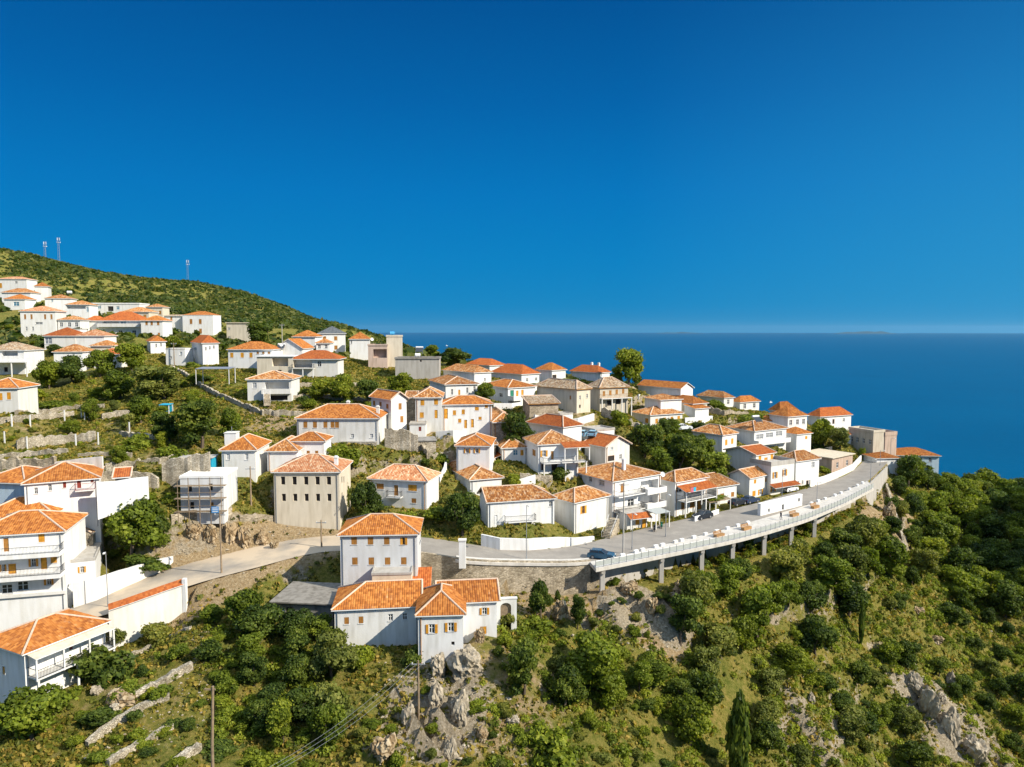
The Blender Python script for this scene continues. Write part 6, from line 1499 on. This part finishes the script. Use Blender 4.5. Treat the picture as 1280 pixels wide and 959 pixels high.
# ------------------------------------------------------------------ vehicles
def car(p, rz, label, paint, typ='hatch', group=None):
    e = empty('parked_car', p, rz); tag(e, label, 'car', group); Ln, Wd = (4.2, 1.74)
    prof = [(-2.1,.32),(-2.1,.72),(-2.02,.92),(-1.2,.98),(.75,.96),(1.75,.82),(2.06,.62),(2.1,.32)]
    v, f = [], []
    def loft(prof, ws):
        n = len(prof); b = len(v)
        for s, wk in ws:
            for (x, z) in prof: v.append((x, s*wk, z))
        for k in range(len(ws)-1):
            for i in range(n): f.append((b+k*n+i, b+k*n+(i+1) % n, b+(k+1)*n+(i+1) % n, b+(k+1)*n+i))
        f.append(tuple(b+i for i in range(n))); f.append(tuple(b+(len(ws)-1)*n+i for i in range(n))[::-1])
    loft(prof, [(1, .87), (1, .80), (-1, .80), (-1, .87)][::-1] if 0 else [(-1, .87), (1, .87)])
    me = mesh('body', v, f, [paint]); o = link('body', me, e)
    bv = o.modifiers.new('bevel', 'BEVEL'); bv.width = .09; bv.segments = 2
    r0, r1 = (-1.95, .95) if typ != 'sedan' else (-1.55, .95)
    cab = MB(); a = [(r0, .93), (r0+.35, 1.40), (r1-.95, 1.43), (r1, .94)]
    cab.v = [(x, s*(.80 if z < 1 else .64), z) for s in (-1, 1) for (x, z) in a]
    cab.f = [(0,1,2,3), (7,6,5,4), (0,4,5,1), (2,6,7,3), (0,3,7,4)]; cab.m = [0]*5
    cab.build('cabin_glass', M['glass'], e)
    rf = MB(); rf.v = [(x, s*y, z) for s in (-1, 1) for (x, y, z) in ((r0+.30, .65, 1.38), (r1-.92, .65, 1.41), (r1-1.0, .60, 1.47), (r0+.42, .60, 1.45))]
    rf.f = [(0,1,2,3), (7,6,5,4), (0,4,5,1), (1,5,6,2), (2,6,7,3), (3,7,4,0)]; rf.m = [0]*6; rf.build('roof_panel', paint, e)
    for s in (-1, 1):
        for x in (r0+.1, -.35, r1-.06): pl = MB(); pl.tube([(x, s*.805, .93), (x+(.3 if x < -1 else (-.84 if x > .5 else 0)), s*.66, 1.42)], .035, 4); pl.build('window_pillar', paint, e)
    for x in (-1.3, 1.32):
        for s in (-1, 1):
            w = MB(); w.disc((x, s*.80, .31), (0, 1, 0), .31, .2, 16); o = w.build('wheel', M['tyre'], e)
            q = MB(); q.disc((x, s*.902, .31), (0, 1, 0), .19, .02, 12); q.build('rim', M['grey'], o)
    for s in (-1, 1):
        q = MB(); q.box(2.02, 2.115, s*.62-.17, s*.62+.17, .60, .74); q.build('headlight', M['lamp'], e)
        q = MB(); q.box(-2.12, -2.04, s*.68-.13, s*.68+.13, .68, .86); q.build('tail_light', M['tail'], e)
    return e
def paint(name, c): return plain(name, c, .25, .1, .5)
PB_, PK_, PW_, PG_, PL_ = paint('blue_paint', (.02, .085, .15)), paint('black_paint', (.015, .02, .03)), paint('white_car_paint', (.75, .76, .76)), paint('grey_paint', (.25, .26, .28)), paint('light_blue_paint', (.22, .42, .55))
car(rp(752, 698), R(-18), 'blue hatchback driving on the road where the railing begins', PB_)
car(rp(878, 648), R(215), 'black car parked alone beside the roadside terrace', PK_)
car(rp(922, 631), R(35), 'dark car parked nearer the taverna in a pair', PK_, 'sedan'); car(rp(938, 628), R(35), 'dark blue car parked nearer the gabled house in a pair', paint('navy_paint', (.02, .04, .09)), 'sedan')
car(rp(987, 614), R(35), 'white car parked under the red tiled awning', PW_)
car(at(729, 545.5, 158), R(70), 'pale blue car in the yard left of the other pale blue car', PL_); car(at(742, 545.5, 158.5), R(70), 'pale blue car in the yard next to the gabled house roof', PL_)
car(at(844, 536, 176), R(20), 'grey car on the upper lane below four orange shutters', PG_); car(at(854, 537, 176), R(20), 'white car on the upper lane below four orange shutters', PW_)
p_ = hit(216, 416); car(p_, R(10), 'dark car parked below the white cubic house', PK_)
def scooter(px, py, rz, label):
    p = rp(px, py); e = empty('scooter', p, rz); tag(e, label, 'scooter')
    m = MB(); m.box(-.6, .25, -.16, .16, .32, .62); m.box(-.65, -.1, -.14, .14, .62, .80); m.box(.2, .55, -.2, .2, .22, .30); m.obox(Matrix.Translation((.6, 0, .3)) @ Matrix.Rotation(R(-20), 4, 'Y'), -.05, .05, -.2, .2, 0, .75); m.build('body', M['green'] if 'green' in label else M['iron'], e)
    for x in (-.5, .68): w = MB(); w.disc((x, 0, .24), (0, 1, 0), .24, .1, 12); w.build('wheel', M['tyre'], e)
    m = MB(); m.tube([(.42, -.33, 1.0), (.4, 0, 1.02), (.42, .33, 1.0)], .025, 5); m.build('handlebar', M['grey'], e)
scooter(818, 664, R(80), 'dark scooter parked by the kiosk'); scooter(827, 660, R(80), 'green scooter parked by the kiosk')
# ------------------------------------------------------------------ people
def person(p, rz, label, top='navy', legs='navy', step=.12):
    J = [(0,0,.95),(0,0,1.2),(0,0,1.42),(0,0,1.52),(0,.02,1.62),(0,.02,1.74), (.10,0,.90),(.11,step,.50),(.11,step*.6,.08),(.11,step*.6-.14,.03), (-.10,0,.90),(-.11,-step,.50),(-.11,-step*1.2,.08),(-.11,-step*1.2-.14,.03), (.19,0,1.40),(.24,.03,1.14),(.24,-.08,.90), (-.19,0,1.40),(-.24,.02,1.14),(-.24,-.08,.90)]
    rad = [.15,.16,.14,.06,.10,.08, .10,.065,.05,.04, .10,.065,.05,.04, .07,.05,.04, .07,.05,.04]
    E = [(0,1),(1,2),(2,3),(3,4),(4,5),(0,6),(6,7),(7,8),(8,9),(0,10),(10,11),(11,12),(12,13),(2,14),(14,15),(15,16),(2,17),(17,18),(18,19)]
    me = bpy.data.meshes.new('person'); me.from_pydata(J, E, []); me.materials.append(M['skin']); me.materials.append(M[top]); me.materials.append(M[legs])
    o = link('person', me); o.location = p; o.rotation_euler = (0, 0, rz); tag(o, label, 'person')
    sk = o.modifiers.new('skin', 'SKIN'); sk.use_smooth_shade = True; o.modifiers.new('sub', 'SUBSURF').levels = 2; o.modifiers['sub'].render_levels = 2
    for i, q in enumerate(me.skin_vertices[0].data): q.radius = (rad[i], rad[i]*.85); q.use_root = (i == 0)
    dg = bpy.context.evaluated_depsgraph_get(); m2 = bpy.data.meshes.new_from_object(o.evaluated_get(dg)); o.modifiers.clear(); o.data = m2
    for m_ in list(m2.materials): pass
    m2.materials.clear()
    for k in ('skin', top, legs): m2.materials.append(M[k])
    for pl in m2.polygons:
        c = pl.center; pl.material_index = 0 if c.z > 1.5 or (abs(c.x) > .2 and c.z < 1.0) else (1 if c.z > .93 else 2)
    hm = MB(); hm.v = [(.105*math.cos(a)*math.cos(b), .03+.105*math.sin(a)*math.cos(b), 1.70+.1*math.sin(b)) for b in (0, .5, 1, 1.4) for a in [6.283*i/10 for i in range(10)]]
    hm.f = [(r_*10+i, r_*10+(i+1) % 10, (r_+1)*10+(i+1) % 10, (r_+1)*10+i) for r_ in range(3) for i in range(10)]+[tuple(30+i for i in range(10))]; hm.m = [0]*len(hm.f); hm.build('hair', M['iron'], o)
q = rp(976, 651); q.z += .14; person(q, R(100), 'person in dark clothes standing on the promenade by the railing')
# ------------------------------------------------------------------ boats far out
def boat(px, py, Ln, label):
    p = atz(px, py, 0); e = empty('boat', p, R(20)); tag(e, label, 'boat'); m = MB(); w = Ln*.16
    m.v = [(-Ln/2,-w,.0),(Ln*.2,-w,0),(Ln/2,0,.15*w),(Ln*.2,w,0),(-Ln/2,w,0),(-Ln/2,-w*1.1,w*.9),(Ln*.2,-w*1.15,w*.95),(Ln*.56,0,w*1.2),(Ln*.2,w*1.15,w*.95),(-Ln/2,w*1.1,w*.9)]
    m.f = [(0,1,6,5),(1,2,7,6),(2,3,8,7),(3,4,9,8),(4,0,5,9),(5,6,7,8,9)]; m.m = [0]*6; m.build('hull', M['wpaint'], e)
    c = MB(); c.box(-Ln*.3, Ln*.12, -w*.7, w*.7, w*.96, w*2.1); c.box(-Ln*.2, Ln*.02, -w*.5, w*.5, w*2.1, w*2.8); c.build('cabin', M['wpaint'], e)
boat(558.5, 432.5, 34, 'tiny white ferry far out at sea above the skyline trees'); boat(963.5, 503.5, 12, 'small white motor boat off the ridge end')
# ------------------------------------------------------------------ roof and yard things
def boxthing(name, label, cat, p, sz, mats, rz=0, group=None):
    e = empty(name, p, rz); tag(e, label, cat, group); return e
def tank(p, label, mat='tank', r=.55, L=1.4):
    e = empty('water_tank', p, R(20)); tag(e, label, 'water tank'); m = MB(); m.tube([(-L/2, 0, r+.3), (-L/2+.12, 0, r+.3), (L/2-.12, 0, r+.3), (L/2, 0, r+.3)], r, 14); m.build('barrel', M[mat], e)
    q = MB()
    for x in (-L*.3, L*.3): q.box(x-.06, x+.06, -.4, .4, 0, .42)
    q.build('stand', M['grey'], e)
tank(at(490, 421, 214)+Vector((0, .0, .15)), 'blue water tank on top of the cream tower block'); tank(at(522, 447.5, 197.5), 'white water tank on the grey concrete box roof', 'wpaint', .5); tank(at(87, 368, 316), 'white roof tank at the foot of the scrub hill', 'wpaint', .6, 1.8)
def solar(p, rz, label):
    e = empty('solar_heater', p, rz); tag(e, label, 'solar heater'); m = MB(); m.obox(Matrix.Rotation(R(35), 4, 'X'), -1, 1, -.9, .9, .0, .08); o = m.build('collector', M['glass'], e); o.location = (0, 0, .75)
    m = MB(); m.tube([(-1, .85, 1.45), (1, .85, 1.45)], .28, 12); m.build('barrel', M['wpaint'], e); q = MB()
    for x in (-.9, .9): q.box(x-.03, x+.03, .8, .86, -.3, 1.3); q.box(x-.03, x+.03, -.75, -.69, -.3, .3)
    q.build('stand', M['grey'], e)
solar(at(947, 528, 183), R(20), 'solar water heater on the roof of the glazed white building'); solar(at(524, 441, 199), R(0), 'solar water heater on the grey concrete box'); solar(at(351, 437, 203), R(0), 'solar heater leaning at the gable fronted house')
def shelter(label, p, w, d, h, roofm, postm, rz=0, name='shelter', cat='shelter'):
    e = empty(name, p, rz); tag(e, label, cat); m = MB(); m.obox(Matrix.Translation((0, 0, h)) @ Matrix.Rotation(R(3), 4, 'X'), -w/2, w/2, -d/2, d/2, 0, .1); m.build('roof', M[roofm], e)
    for x in (-w/2+.15, w/2-.15):
        for y in (-d/2+.15, d/2-.15): q = MB(); q.box(x-.07, x+.07, y-.07, y+.07, -.5, h-.08); q.build('post', M[postm], e)
    return e
shelter('grey metal carport beside the walled lane', at(270, 477, 172), 8, 4.5, 3.2, 'grey', 'white', R(2), 'carport', 'carport')
e = shelter('turquoise garden shelter box at the end of the upper terrace', hit(208, 517), 2.2, 2, 1.9, 'teal', 'wpaint')
m = MB(); m.box(-.9, .9, .5, .6, 0, 1.7); m.build('screen', M['teal'], e)
e = shelter('pale blue covered stand beside the white garden post', hit(108, 523), 1.6, 1.4, 1.8, 'teal', 'white')
e = shelter('grape covered pergola over the taverna terrace', at(893, 640, 146), 6.5, 3.2, 2.7, 'wood', 'white', R(33), 'pergola', 'pergola'); vn = link('vine', BUSHES[1], e); vn.location = (0, 0, 2.45); vn.scale = (7, 3.6, 1.1); setmat(vn, 'leafy')
e = shelter('awning roofed scooter stand between kiosk and pergola', at(822, 660, 131.5), 3.5, 3, 3.2, 'railg', 'white', R(30))
for px, py, w_, lb in ((244, 590, 5.5, 'blue painted yard wall panel left of the blank white house'),):
    p = at(px, py, 121); e = empty('shed', p, R(6)); tag(e, 'low shed with turquoise side against the blank white house', 'shed'); m = MB(); m.box(-w_/2, w_/2, 0, 3, -1, 2.3); m.build('wall', M['teal'], e); m = MB(); m.box(-w_/2-.2, w_/2+.2, -.2, 3.2, 2.3, 2.42); m.build('roof', M['concrete'], e)
# square white roof structure on the blank house
p = at(290, 547, 127.5); e = empty('tank_housing', p, R(4)); tag(e, 'square white tank housing on the roof of the blank white house', 'tank housing'); m = MB(); m.box(-1, 1, -1, 1, -1.2, .9); m.build('box', M['white'], e); m = MB(); m.box(-1.1, 1.1, -1.1, 1.1, .9, 1.0); m.build('lid', M['white'], e); m = MB(); m.tube([(0, 0, 1), (0, 0, 2)], .05, 5); m.build('pipe', M['grey'], e)
# scaffolding round the unfinished block
B = SCAFF; e = empty('scaffolding', B.Mw @ Vector((B.W/2, -1.2, 0)), B.th); tag(e, 'rough timber scaffolding in front of the unfinished white block', 'scaffolding')
for i in range(5):
    x = -B.W/2+B.W*i/4; m = MB(); m.tube([(x, 0, -2.5), (x, 0, B.H+.3)], .06, 5); m.build('upright', M['wood'], e)
for z_ in (.2, 2.3, 4.3): m = MB(); m.box(-B.W/2-.6, B.W/2+.6, -.05, .9, z_, z_+.06); m.build('platform', M['wood'], e)
for z_ in (1.2, 3.3): m = MB(); m.tube([(-B.W/2-.3, -.08, z_), (B.W/2+.3, -.08, z_)], .04, 5); m.build('rail', M['wood'], e)
p = B.Mw @ Vector((B.W*.86, -1.4, .6)); e = empty('site_sign', p, B.th); tag(e, 'blue and white site board hung on the scaffolding', 'sign'); m = MB(); m.box(-.55, .55, -.02, .02, -.5, .5); m.build('board', M['sign'], e); m = MB()
for z_ in (-.28, .0, .28): m.box(-.42, .42, -.034, -.022, z_-.05, z_+.05)
m.build('stripe', M['frame'], e)
# tall white gatepost at the bend, walled front garden, gateway of the lowest house
p = rp(578, 703); e = empty('gatepost', p+Vector((0, .2, .1))); tag(e, 'tall white masonry gatepost at the bend of the road', 'gatepost'); m = MB(); m.box(-.5, .5, -.4, .4, -1, 3.2); m.build('shaft', M['white'], e); m = MB(); m.box(-.6, .6, -.5, .5, 3.2, 3.4); m.build('cap', M['white'], e)
sg = RN[(RN[:, 0] > rp(563, 700).x) & (RN[:, 0] < rp(744, 703).x)]
pv = MB(); 
for a, b in zip(sg, sg[1:]):
    a, b = Vector(a), Vector(b); up, o1, o2 = Vector((0, 0, .14)), Vector((0, 1.3, 0)), Vector((0, -.75, 0))
    pv.quad(a+o2+up, b+o2+up, b+o1+up, a+o1+up); pv.quad(a+o2-up*2.2, b+o2-up*2.2, b+o2+up, a+o2+up); pv.quad(b+o1, a+o1, a+o1+up, b+o1+up)
tag(pv.build('pavement', M['pave']), kind='structure')
p = at(632, 768, 96); e = empty('gateway', p, R(8)); tag(e, 'white arched gateway beside the right end of the long low house', 'gateway'); m = MB()
for x0, x1 in ((-1.7, -.75), (.75, 1.5)): m.box(x0, x1, -.25, .25, -4, 1.1)
n = 10
for i in range(n):
    t0, t1 = math.pi*i/n, math.pi*(i+1)/n; a = (-.75*math.cos(t0), 1.1+.6*math.sin(t0)-.6+0) ; b = (-.75*math.cos(t1), 1.1+.6*math.sin(t1)-.6)
    a = (a[0], a[1]+.6-.0); b = (b[0], b[1]+.6)
    for y in (-.25, .25): m.quad((a[0], y, a[1]), (b[0], y, b[1]), (b[0], y, 2.2), (a[0], y, 2.2))
    m.quad((a[0], -.25, a[1]), (b[0], -.25, b[1]), (b[0], .25, b[1]), (a[0], .25, a[1]))
for x0, x1 in ((-1.7, -.75), (.75, 1.5)): m.box(x0, x1, -.25, .25, 1.1, 2.2)
m.box(-1.8, 1.6, -.32, .32, 2.2, 2.35); m.build('arch', M['worn'], e)
d = MB(); d.box(-.74, .74, .05, .12, -1.2, 1.6); d.build('gate', M['wood'], e)
# satellite dishes
def dish(p, label, rz):
    e = empty('satellite_dish', p, rz); tag(e, label, 'satellite dish'); v = []; f = []
    for k in range(4):
        for i in range(14): a = 6.283*i/14; r_ = .5*(k+1)/4; v.append((r_*math.cos(a), -.18*(r_/.5)**2, r_*math.sin(a)))
    for k in range(3):
        for i in range(14): f.append((k*14+i, k*14+(i+1) % 14, (k+1)*14+(i+1) % 14, (k+1)*14+i))
    f.append(tuple(range(14))); o = link('reflector', mesh('reflector', v, f, [M['frame']]), e); o.location = (0, 0, .6); o.rotation_euler = (R(-25), 0, 0)
    m = MB(); m.tube([(0, .1, -.4), (0, .1, .6)], .04, 6); m.build('mast', M['grey'], e)
dish(at(828, 597, 138), 'satellite dish beside the pyramid roofed roadside house', R(20)); dish(at(352, 434, 202), 'satellite dish on the roof of the gable fronted house', R(10)); dish(at(465, 427, 211), 'satellite dish beside the salmon balcony', R(30))
# laundry
p = at(867, 612.5, 138.4); e = empty('laundry', p, R(35)); tag(e, 'pink and turquoise washing on the first floor balcony rail', 'laundry'); m = MB(); m.box(-.8, -.05, -.02, .02, -.4, .5); m.build('towel', M['cloth'], e); m = MB(); m.box(.0, .7, -.02, .02, -.3, .5); m.build('towel', M['teal'], e)
m = MB(); m.tube([(-1.2, 0, .5), (1.2, 0, .5)], .02, 4); m.build('line', M['iron'], e)
# ------------------------------------------------------------------ rocks
def rockmesh(seed):
    rng = np.random.default_rng(seed); import bmesh
    b = bmesh.new(); bmesh.ops.create_icosphere(b, subdivisions=4, radius=1)
    k = rng.uniform(0, 60, 3); pl = rng.normal(0, 1, (9, 3)); pl /= np.linalg.norm(pl, axis=1)[:, None]; dd = rng.uniform(.5, .85, 9)
    for v in b.verts:
        p = np.array(v.co); 
        for q, d in zip(pl, dd):
            t = p @ q
            if t > d: p = p-q*(t-d)*.8
        h = fbm(np.array(p[0]*1.6+k[0]+p[2]*.9), np.array(p[1]*1.6+k[1]-p[2]*.7), 4)*.9-abs(float(fbm(np.array(p[0]*3+k[1]+p[2]*2), np.array(p[1]*3+p[2]*1.2), 4)))*1.1+fbm(np.array(p[0]*7+k[1]+p[2]*3), np.array(p[1]*7+p[2]*2), 3)*.3
        v.co = Vector(p*(1+h))
    me = bpy.data.meshes.new('rock'); b.to_mesh(me); b.free(); me.materials.append(M['crag']); return me
m, nt, P, L = newmat('crag_rock'); tc = N(nt, 'ShaderNodeTexCoord')
n1 = noise(2.2, 8, .7); n2 = noise(6, 6, .7, 3)
r = ramp(nt, [(.32, (.12, .105, .085)), (.5, (.34, .285, .205)), (.62, (.48, .415, .32)), (.75, (.40, .31, .19))]); L(n1.outputs['Fac'], r.inputs[0]); L(r.outputs[0], P.inputs['Base Color']); P.inputs['Roughness'].default_value = .95; P.inputs['Specular IOR Level'].default_value = .1
bp = N(nt, 'ShaderNodeBump'); bp.inputs['Strength'].default_value = .8; bp.inputs['Distance'].default_value = .12; L(n2.outputs['Fac'], bp.inputs['Height']); L(bp.outputs[0], P.inputs['Normal']); M['crag'] = m
M['crag_tan'] = stone('tan_crag', [(.26, .18, .10), (.42, .32, .20), (.55, .45, .31), (.34, .25, .15)], .9, mortar=(.22, .15, .08))
RK = [rockmesh(s) for s in (1, 2, 3, 4, 5)]
for i, (px, py, w, h, lb) in enumerate([(578,905,22,34,'upright grey rock fin right of the wooden crag pole'),(545,880,18,26,'grey rock fin left of the wooden crag pole'),(582,846,38,30,'broken rock mass directly below the square tower'),(548,846,20,24,'dark rock at the left foot of the square tower'),(480,955,30,26,'pale ribbed rock at the bottom edge'),(510,912,16,24,'slim pointed rock above the ribbed rock'),(565,955,16,26,'leaning rock by the bottom edge under the crag pole'),(602,930,14,16,'small pale boulder on the dry crag'),(640,905,14,8,'flat stone on the crag path'),(1165,900,34,52,'long grey rock rib on the right hand slope'),(1192,930,34,56,'larger rock rib running into the bottom right corner'),(1142,868,26,34,'upper end of the grey rock rib'),(1222,955,40,40,'lowest rock of the right hand rib'),(1178,880,16,16,'small rock beside the grey rock rib'),(1150,770,16,14,'ochre rock on the bare ridge at the right'),(1172,805,20,12,'flat ochre rock lower on the bare ridge at the right'),(1015,880,12,18,'small rock face among the right hand trees'),(240,676,26,22,'brown rock in the cutting under the left of the scaffolding'),(262,682,20,28,'brown rock in the cutting under the right of the scaffolding'),(288,684,22,34,'brown rock standing tallest in the road cutting'),(306,684,20,30,'split brown rock in the middle of the road cutting'),(326,682,18,24,'brown rock low in the road cutting'),(342,686,14,12,'broken pale rock beside the rubble heap'),(150,885,30,16,'pale boulder on the upper terrace'),(120,872,14,10,'small boulder beside the terrace bush'),(790,745,30,18,'pale rock ledge beneath the first promenade pillar'),(850,742,24,20,'rock ledge beneath the second promenade pillar'),(815,770,20,26,'steep pale rock below the promenade pillars'),(700,775,22,30,'tan rock spur beside the fig tree'),(925,722,30,16,'ochre rock ledge under the promenade trees'),(1115,655,20,34,'pale cliff beside the sloping stone wall'),(1190,860,14,24,'thin rock outcrop among scrub at the right'),(600,805,18,24,'tan rock at the right corner of the square tower')]):
    p = hit(px, py); s = p.y/FPX*(1.45 if px < 660 and py > 830 else 1.0)
    o = link('rock', RK[i % 5]); o.location = (p.x, p.y+w*s*.15, p.z+h*s*.28); o.scale = (w*s*.5, w*s*.42, h*s*.55); o.rotation_euler = (0, 0, random.uniform(0, 6.28)); tag(o, lb, 'rock')
    if any(q in lb for q in ('brown', 'tan', 'ochre', 'promenade', 'pale')): o.material_slots[0].link = 'OBJECT'; o.material_slots[0].material = M['crag_tan']
# loose stones: uncountable
rng = np.random.default_rng(9); P_ = []; 
def stones(poly, n, s0, s1):
    out = []
    xs = [q[0] for q in poly]; ys = [q[1] for q in poly]
    while len(out) < n:
        px, py = rng.uniform(min(xs), max(xs)), rng.uniform(min(ys), max(ys))
        if inpoly(np.array([px]), np.array([py]), poly)[0]: 
            p = hit(px, py)
            if p.y < 230 and clear(p.x, p.y, .2): out.append((p.x, p.y, p.z, rng.uniform(s0, s1)*rng.random()**.8+.06))
    return out
st = stones([(470,830),(640,800),(720,900),(700,959),(470,959)], 420, .15, .7)+stones([(240,770),(275,770),(280,850),(240,840)], 160, .1, .4)+stones([(100,950),(100,930),(215,860),(260,835),(262,910),(150,965)], 260, .1, .45)+stones([(210,690),(370,650),(400,690),(230,740)], 160, .1, .5)+stones([(640,730),(880,730),(860,830),(700,800)], 300, .15, .7)+stones([(1060,640),(1120,620),(1150,700),(1100,700)], 90, .2, .7)+stones([(900,720),(1250,740),(1280,959),(950,959)], 260, .15, .7)
v, f = [], []
oc = [(1,0,0),(-1,0,0),(0,1,0),(0,-1,0),(0,0,1),(0,0,-1)]
for (x, y, z_, s) in st:
    b = len(v); j = rng.uniform(.6, 1.25, (6, 3)); a = rng.uniform(0, 6.28)
    for k, q in enumerate(oc):
        X, Y_, Z_ = q[0]*j[k, 0]+rng.normal(0, .2), q[1]*j[k, 1]+rng.normal(0, .2), q[2]*j[k, 2]*.7
        v.append((x+s*.5*(X*math.cos(a)-Y_*math.sin(a)), y+s*.5*(X*math.sin(a)+Y_*math.cos(a)), z_+s*.5*Z_+s*.1))
    f += [(b, b+2, b+4), (b+2, b+1, b+4), (b+1, b+3, b+4), (b+3, b, b+4), (b+2, b, b+5), (b+1, b+2, b+5), (b+3, b+1, b+5), (b, b+3, b+5)]
tag(link('loose_stones', mesh('loose_stones', v, f, [M['crag']])), kind='stuff')
# ------------------------------------------------------------------ light, sky, camera
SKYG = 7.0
SUN_EL, SUN_AZ = 35.5, -26.0       # azimuth measured from +X towards +Y
d = Vector((math.cos(R(SUN_AZ))*math.cos(R(SUN_EL)), math.sin(R(SUN_AZ))*math.cos(R(SUN_EL)), math.sin(R(SUN_EL))))
sl = bpy.data.lights.new('sun', 'SUN'); sl.energy = 5.0; sl.angle = R(.53); sl.color = (1, .925, .79)
so = bpy.data.objects.new('sun', sl); COL.objects.link(so); so.rotation_euler = (-d).to_track_quat('-Z', 'Y').to_euler(); so.location = (200, -50, 500)
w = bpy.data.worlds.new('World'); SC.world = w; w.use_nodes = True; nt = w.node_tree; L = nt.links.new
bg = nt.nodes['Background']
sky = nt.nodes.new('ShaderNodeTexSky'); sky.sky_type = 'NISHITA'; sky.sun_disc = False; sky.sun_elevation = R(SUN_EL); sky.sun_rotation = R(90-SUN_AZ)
sky.altitude = 300; sky.air_density = 1.0; sky.dust_density = .3; sky.ozone_density = 4.0
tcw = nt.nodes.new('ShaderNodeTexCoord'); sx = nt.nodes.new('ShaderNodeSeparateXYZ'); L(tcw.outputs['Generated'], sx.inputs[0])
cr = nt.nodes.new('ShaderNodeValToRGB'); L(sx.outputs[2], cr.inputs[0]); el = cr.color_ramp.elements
ST_ = [(0, (.020, .262, .54)), (.03, (.002, .248, .56)), (.09, (.0, .228, .57)), (.18, (.0, .188, .54)), (.29, (.0, .130, .43)), (.41, (.0, .087, .32)), (.50, (.03, .14, .42)), (.66, (.62, .85, 1.15)), (1, (.86, 1.02, 1.28))]  # upper stops brightened above the view, added as fill light
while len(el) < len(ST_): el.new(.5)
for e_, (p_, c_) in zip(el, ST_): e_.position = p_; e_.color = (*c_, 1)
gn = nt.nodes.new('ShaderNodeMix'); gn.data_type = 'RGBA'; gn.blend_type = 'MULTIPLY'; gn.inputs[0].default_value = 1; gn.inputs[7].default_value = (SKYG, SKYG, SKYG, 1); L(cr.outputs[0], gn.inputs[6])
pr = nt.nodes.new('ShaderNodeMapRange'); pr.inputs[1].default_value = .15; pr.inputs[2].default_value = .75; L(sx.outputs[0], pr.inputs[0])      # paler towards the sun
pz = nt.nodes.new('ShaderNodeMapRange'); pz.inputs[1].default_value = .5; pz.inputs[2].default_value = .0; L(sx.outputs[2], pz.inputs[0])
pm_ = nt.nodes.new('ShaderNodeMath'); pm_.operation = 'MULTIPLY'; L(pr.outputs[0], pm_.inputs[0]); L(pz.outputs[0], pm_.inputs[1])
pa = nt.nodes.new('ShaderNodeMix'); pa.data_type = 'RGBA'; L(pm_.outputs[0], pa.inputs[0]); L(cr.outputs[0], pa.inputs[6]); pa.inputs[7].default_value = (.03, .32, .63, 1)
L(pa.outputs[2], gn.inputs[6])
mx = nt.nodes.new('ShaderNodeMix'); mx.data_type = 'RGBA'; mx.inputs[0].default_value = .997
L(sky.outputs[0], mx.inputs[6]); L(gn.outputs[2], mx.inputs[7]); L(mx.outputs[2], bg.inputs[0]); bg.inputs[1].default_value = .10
hm = MB(); hm.box(-60000, 60000, -60000, 60000, -16, 520); hz = hm.build('haze', []); tag(hz, kind='stuff')
vm = bpy.data.materials.new('haze_air'); vm.use_nodes = True; vn = vm.node_tree; vn.nodes.remove(vn.nodes['Principled BSDF'])
pv_ = vn.nodes.new('ShaderNodeVolumePrincipled'); pv_.inputs['Color'].default_value = (.45, .78, 1, 1); pv_.inputs['Density'].default_value = 6e-6; pv_.inputs['Anisotropy'].default_value = .3
vn.links.new(pv_.outputs[0], vn.nodes['Material Output'].inputs['Volume']); hz.data.materials.append(vm)
cam = bpy.data.cameras.new('camera'); co = bpy.data.objects.new('camera', cam); COL.objects.link(co)
cam.sensor_fit = 'HORIZONTAL'; cam.sensor_width = 36; cam.lens = 36*FPX/1280; cam.clip_start = 1; cam.clip_end = 200000
co.location = (0, 0, CZ); co.rotation_euler = (math.pi/2-TILT, 0, 0); SC.camera = co
SC.view_settings.view_transform = 'Standard'; SC.view_settings.look = 'None'; SC.view_settings.gamma = 1; SC.view_settings.use_curve_mapping = False; SC.view_settings.exposure = 0.47
SC.cycles.max_bounces = 5; SC.cycles.diffuse_bounces = 3; SC.cycles.glossy_bounces = 2; SC.cycles.transmission_bounces = 3; SC.cycles.transparent_max_bounces = 4
SC.cycles.use_denoising = True
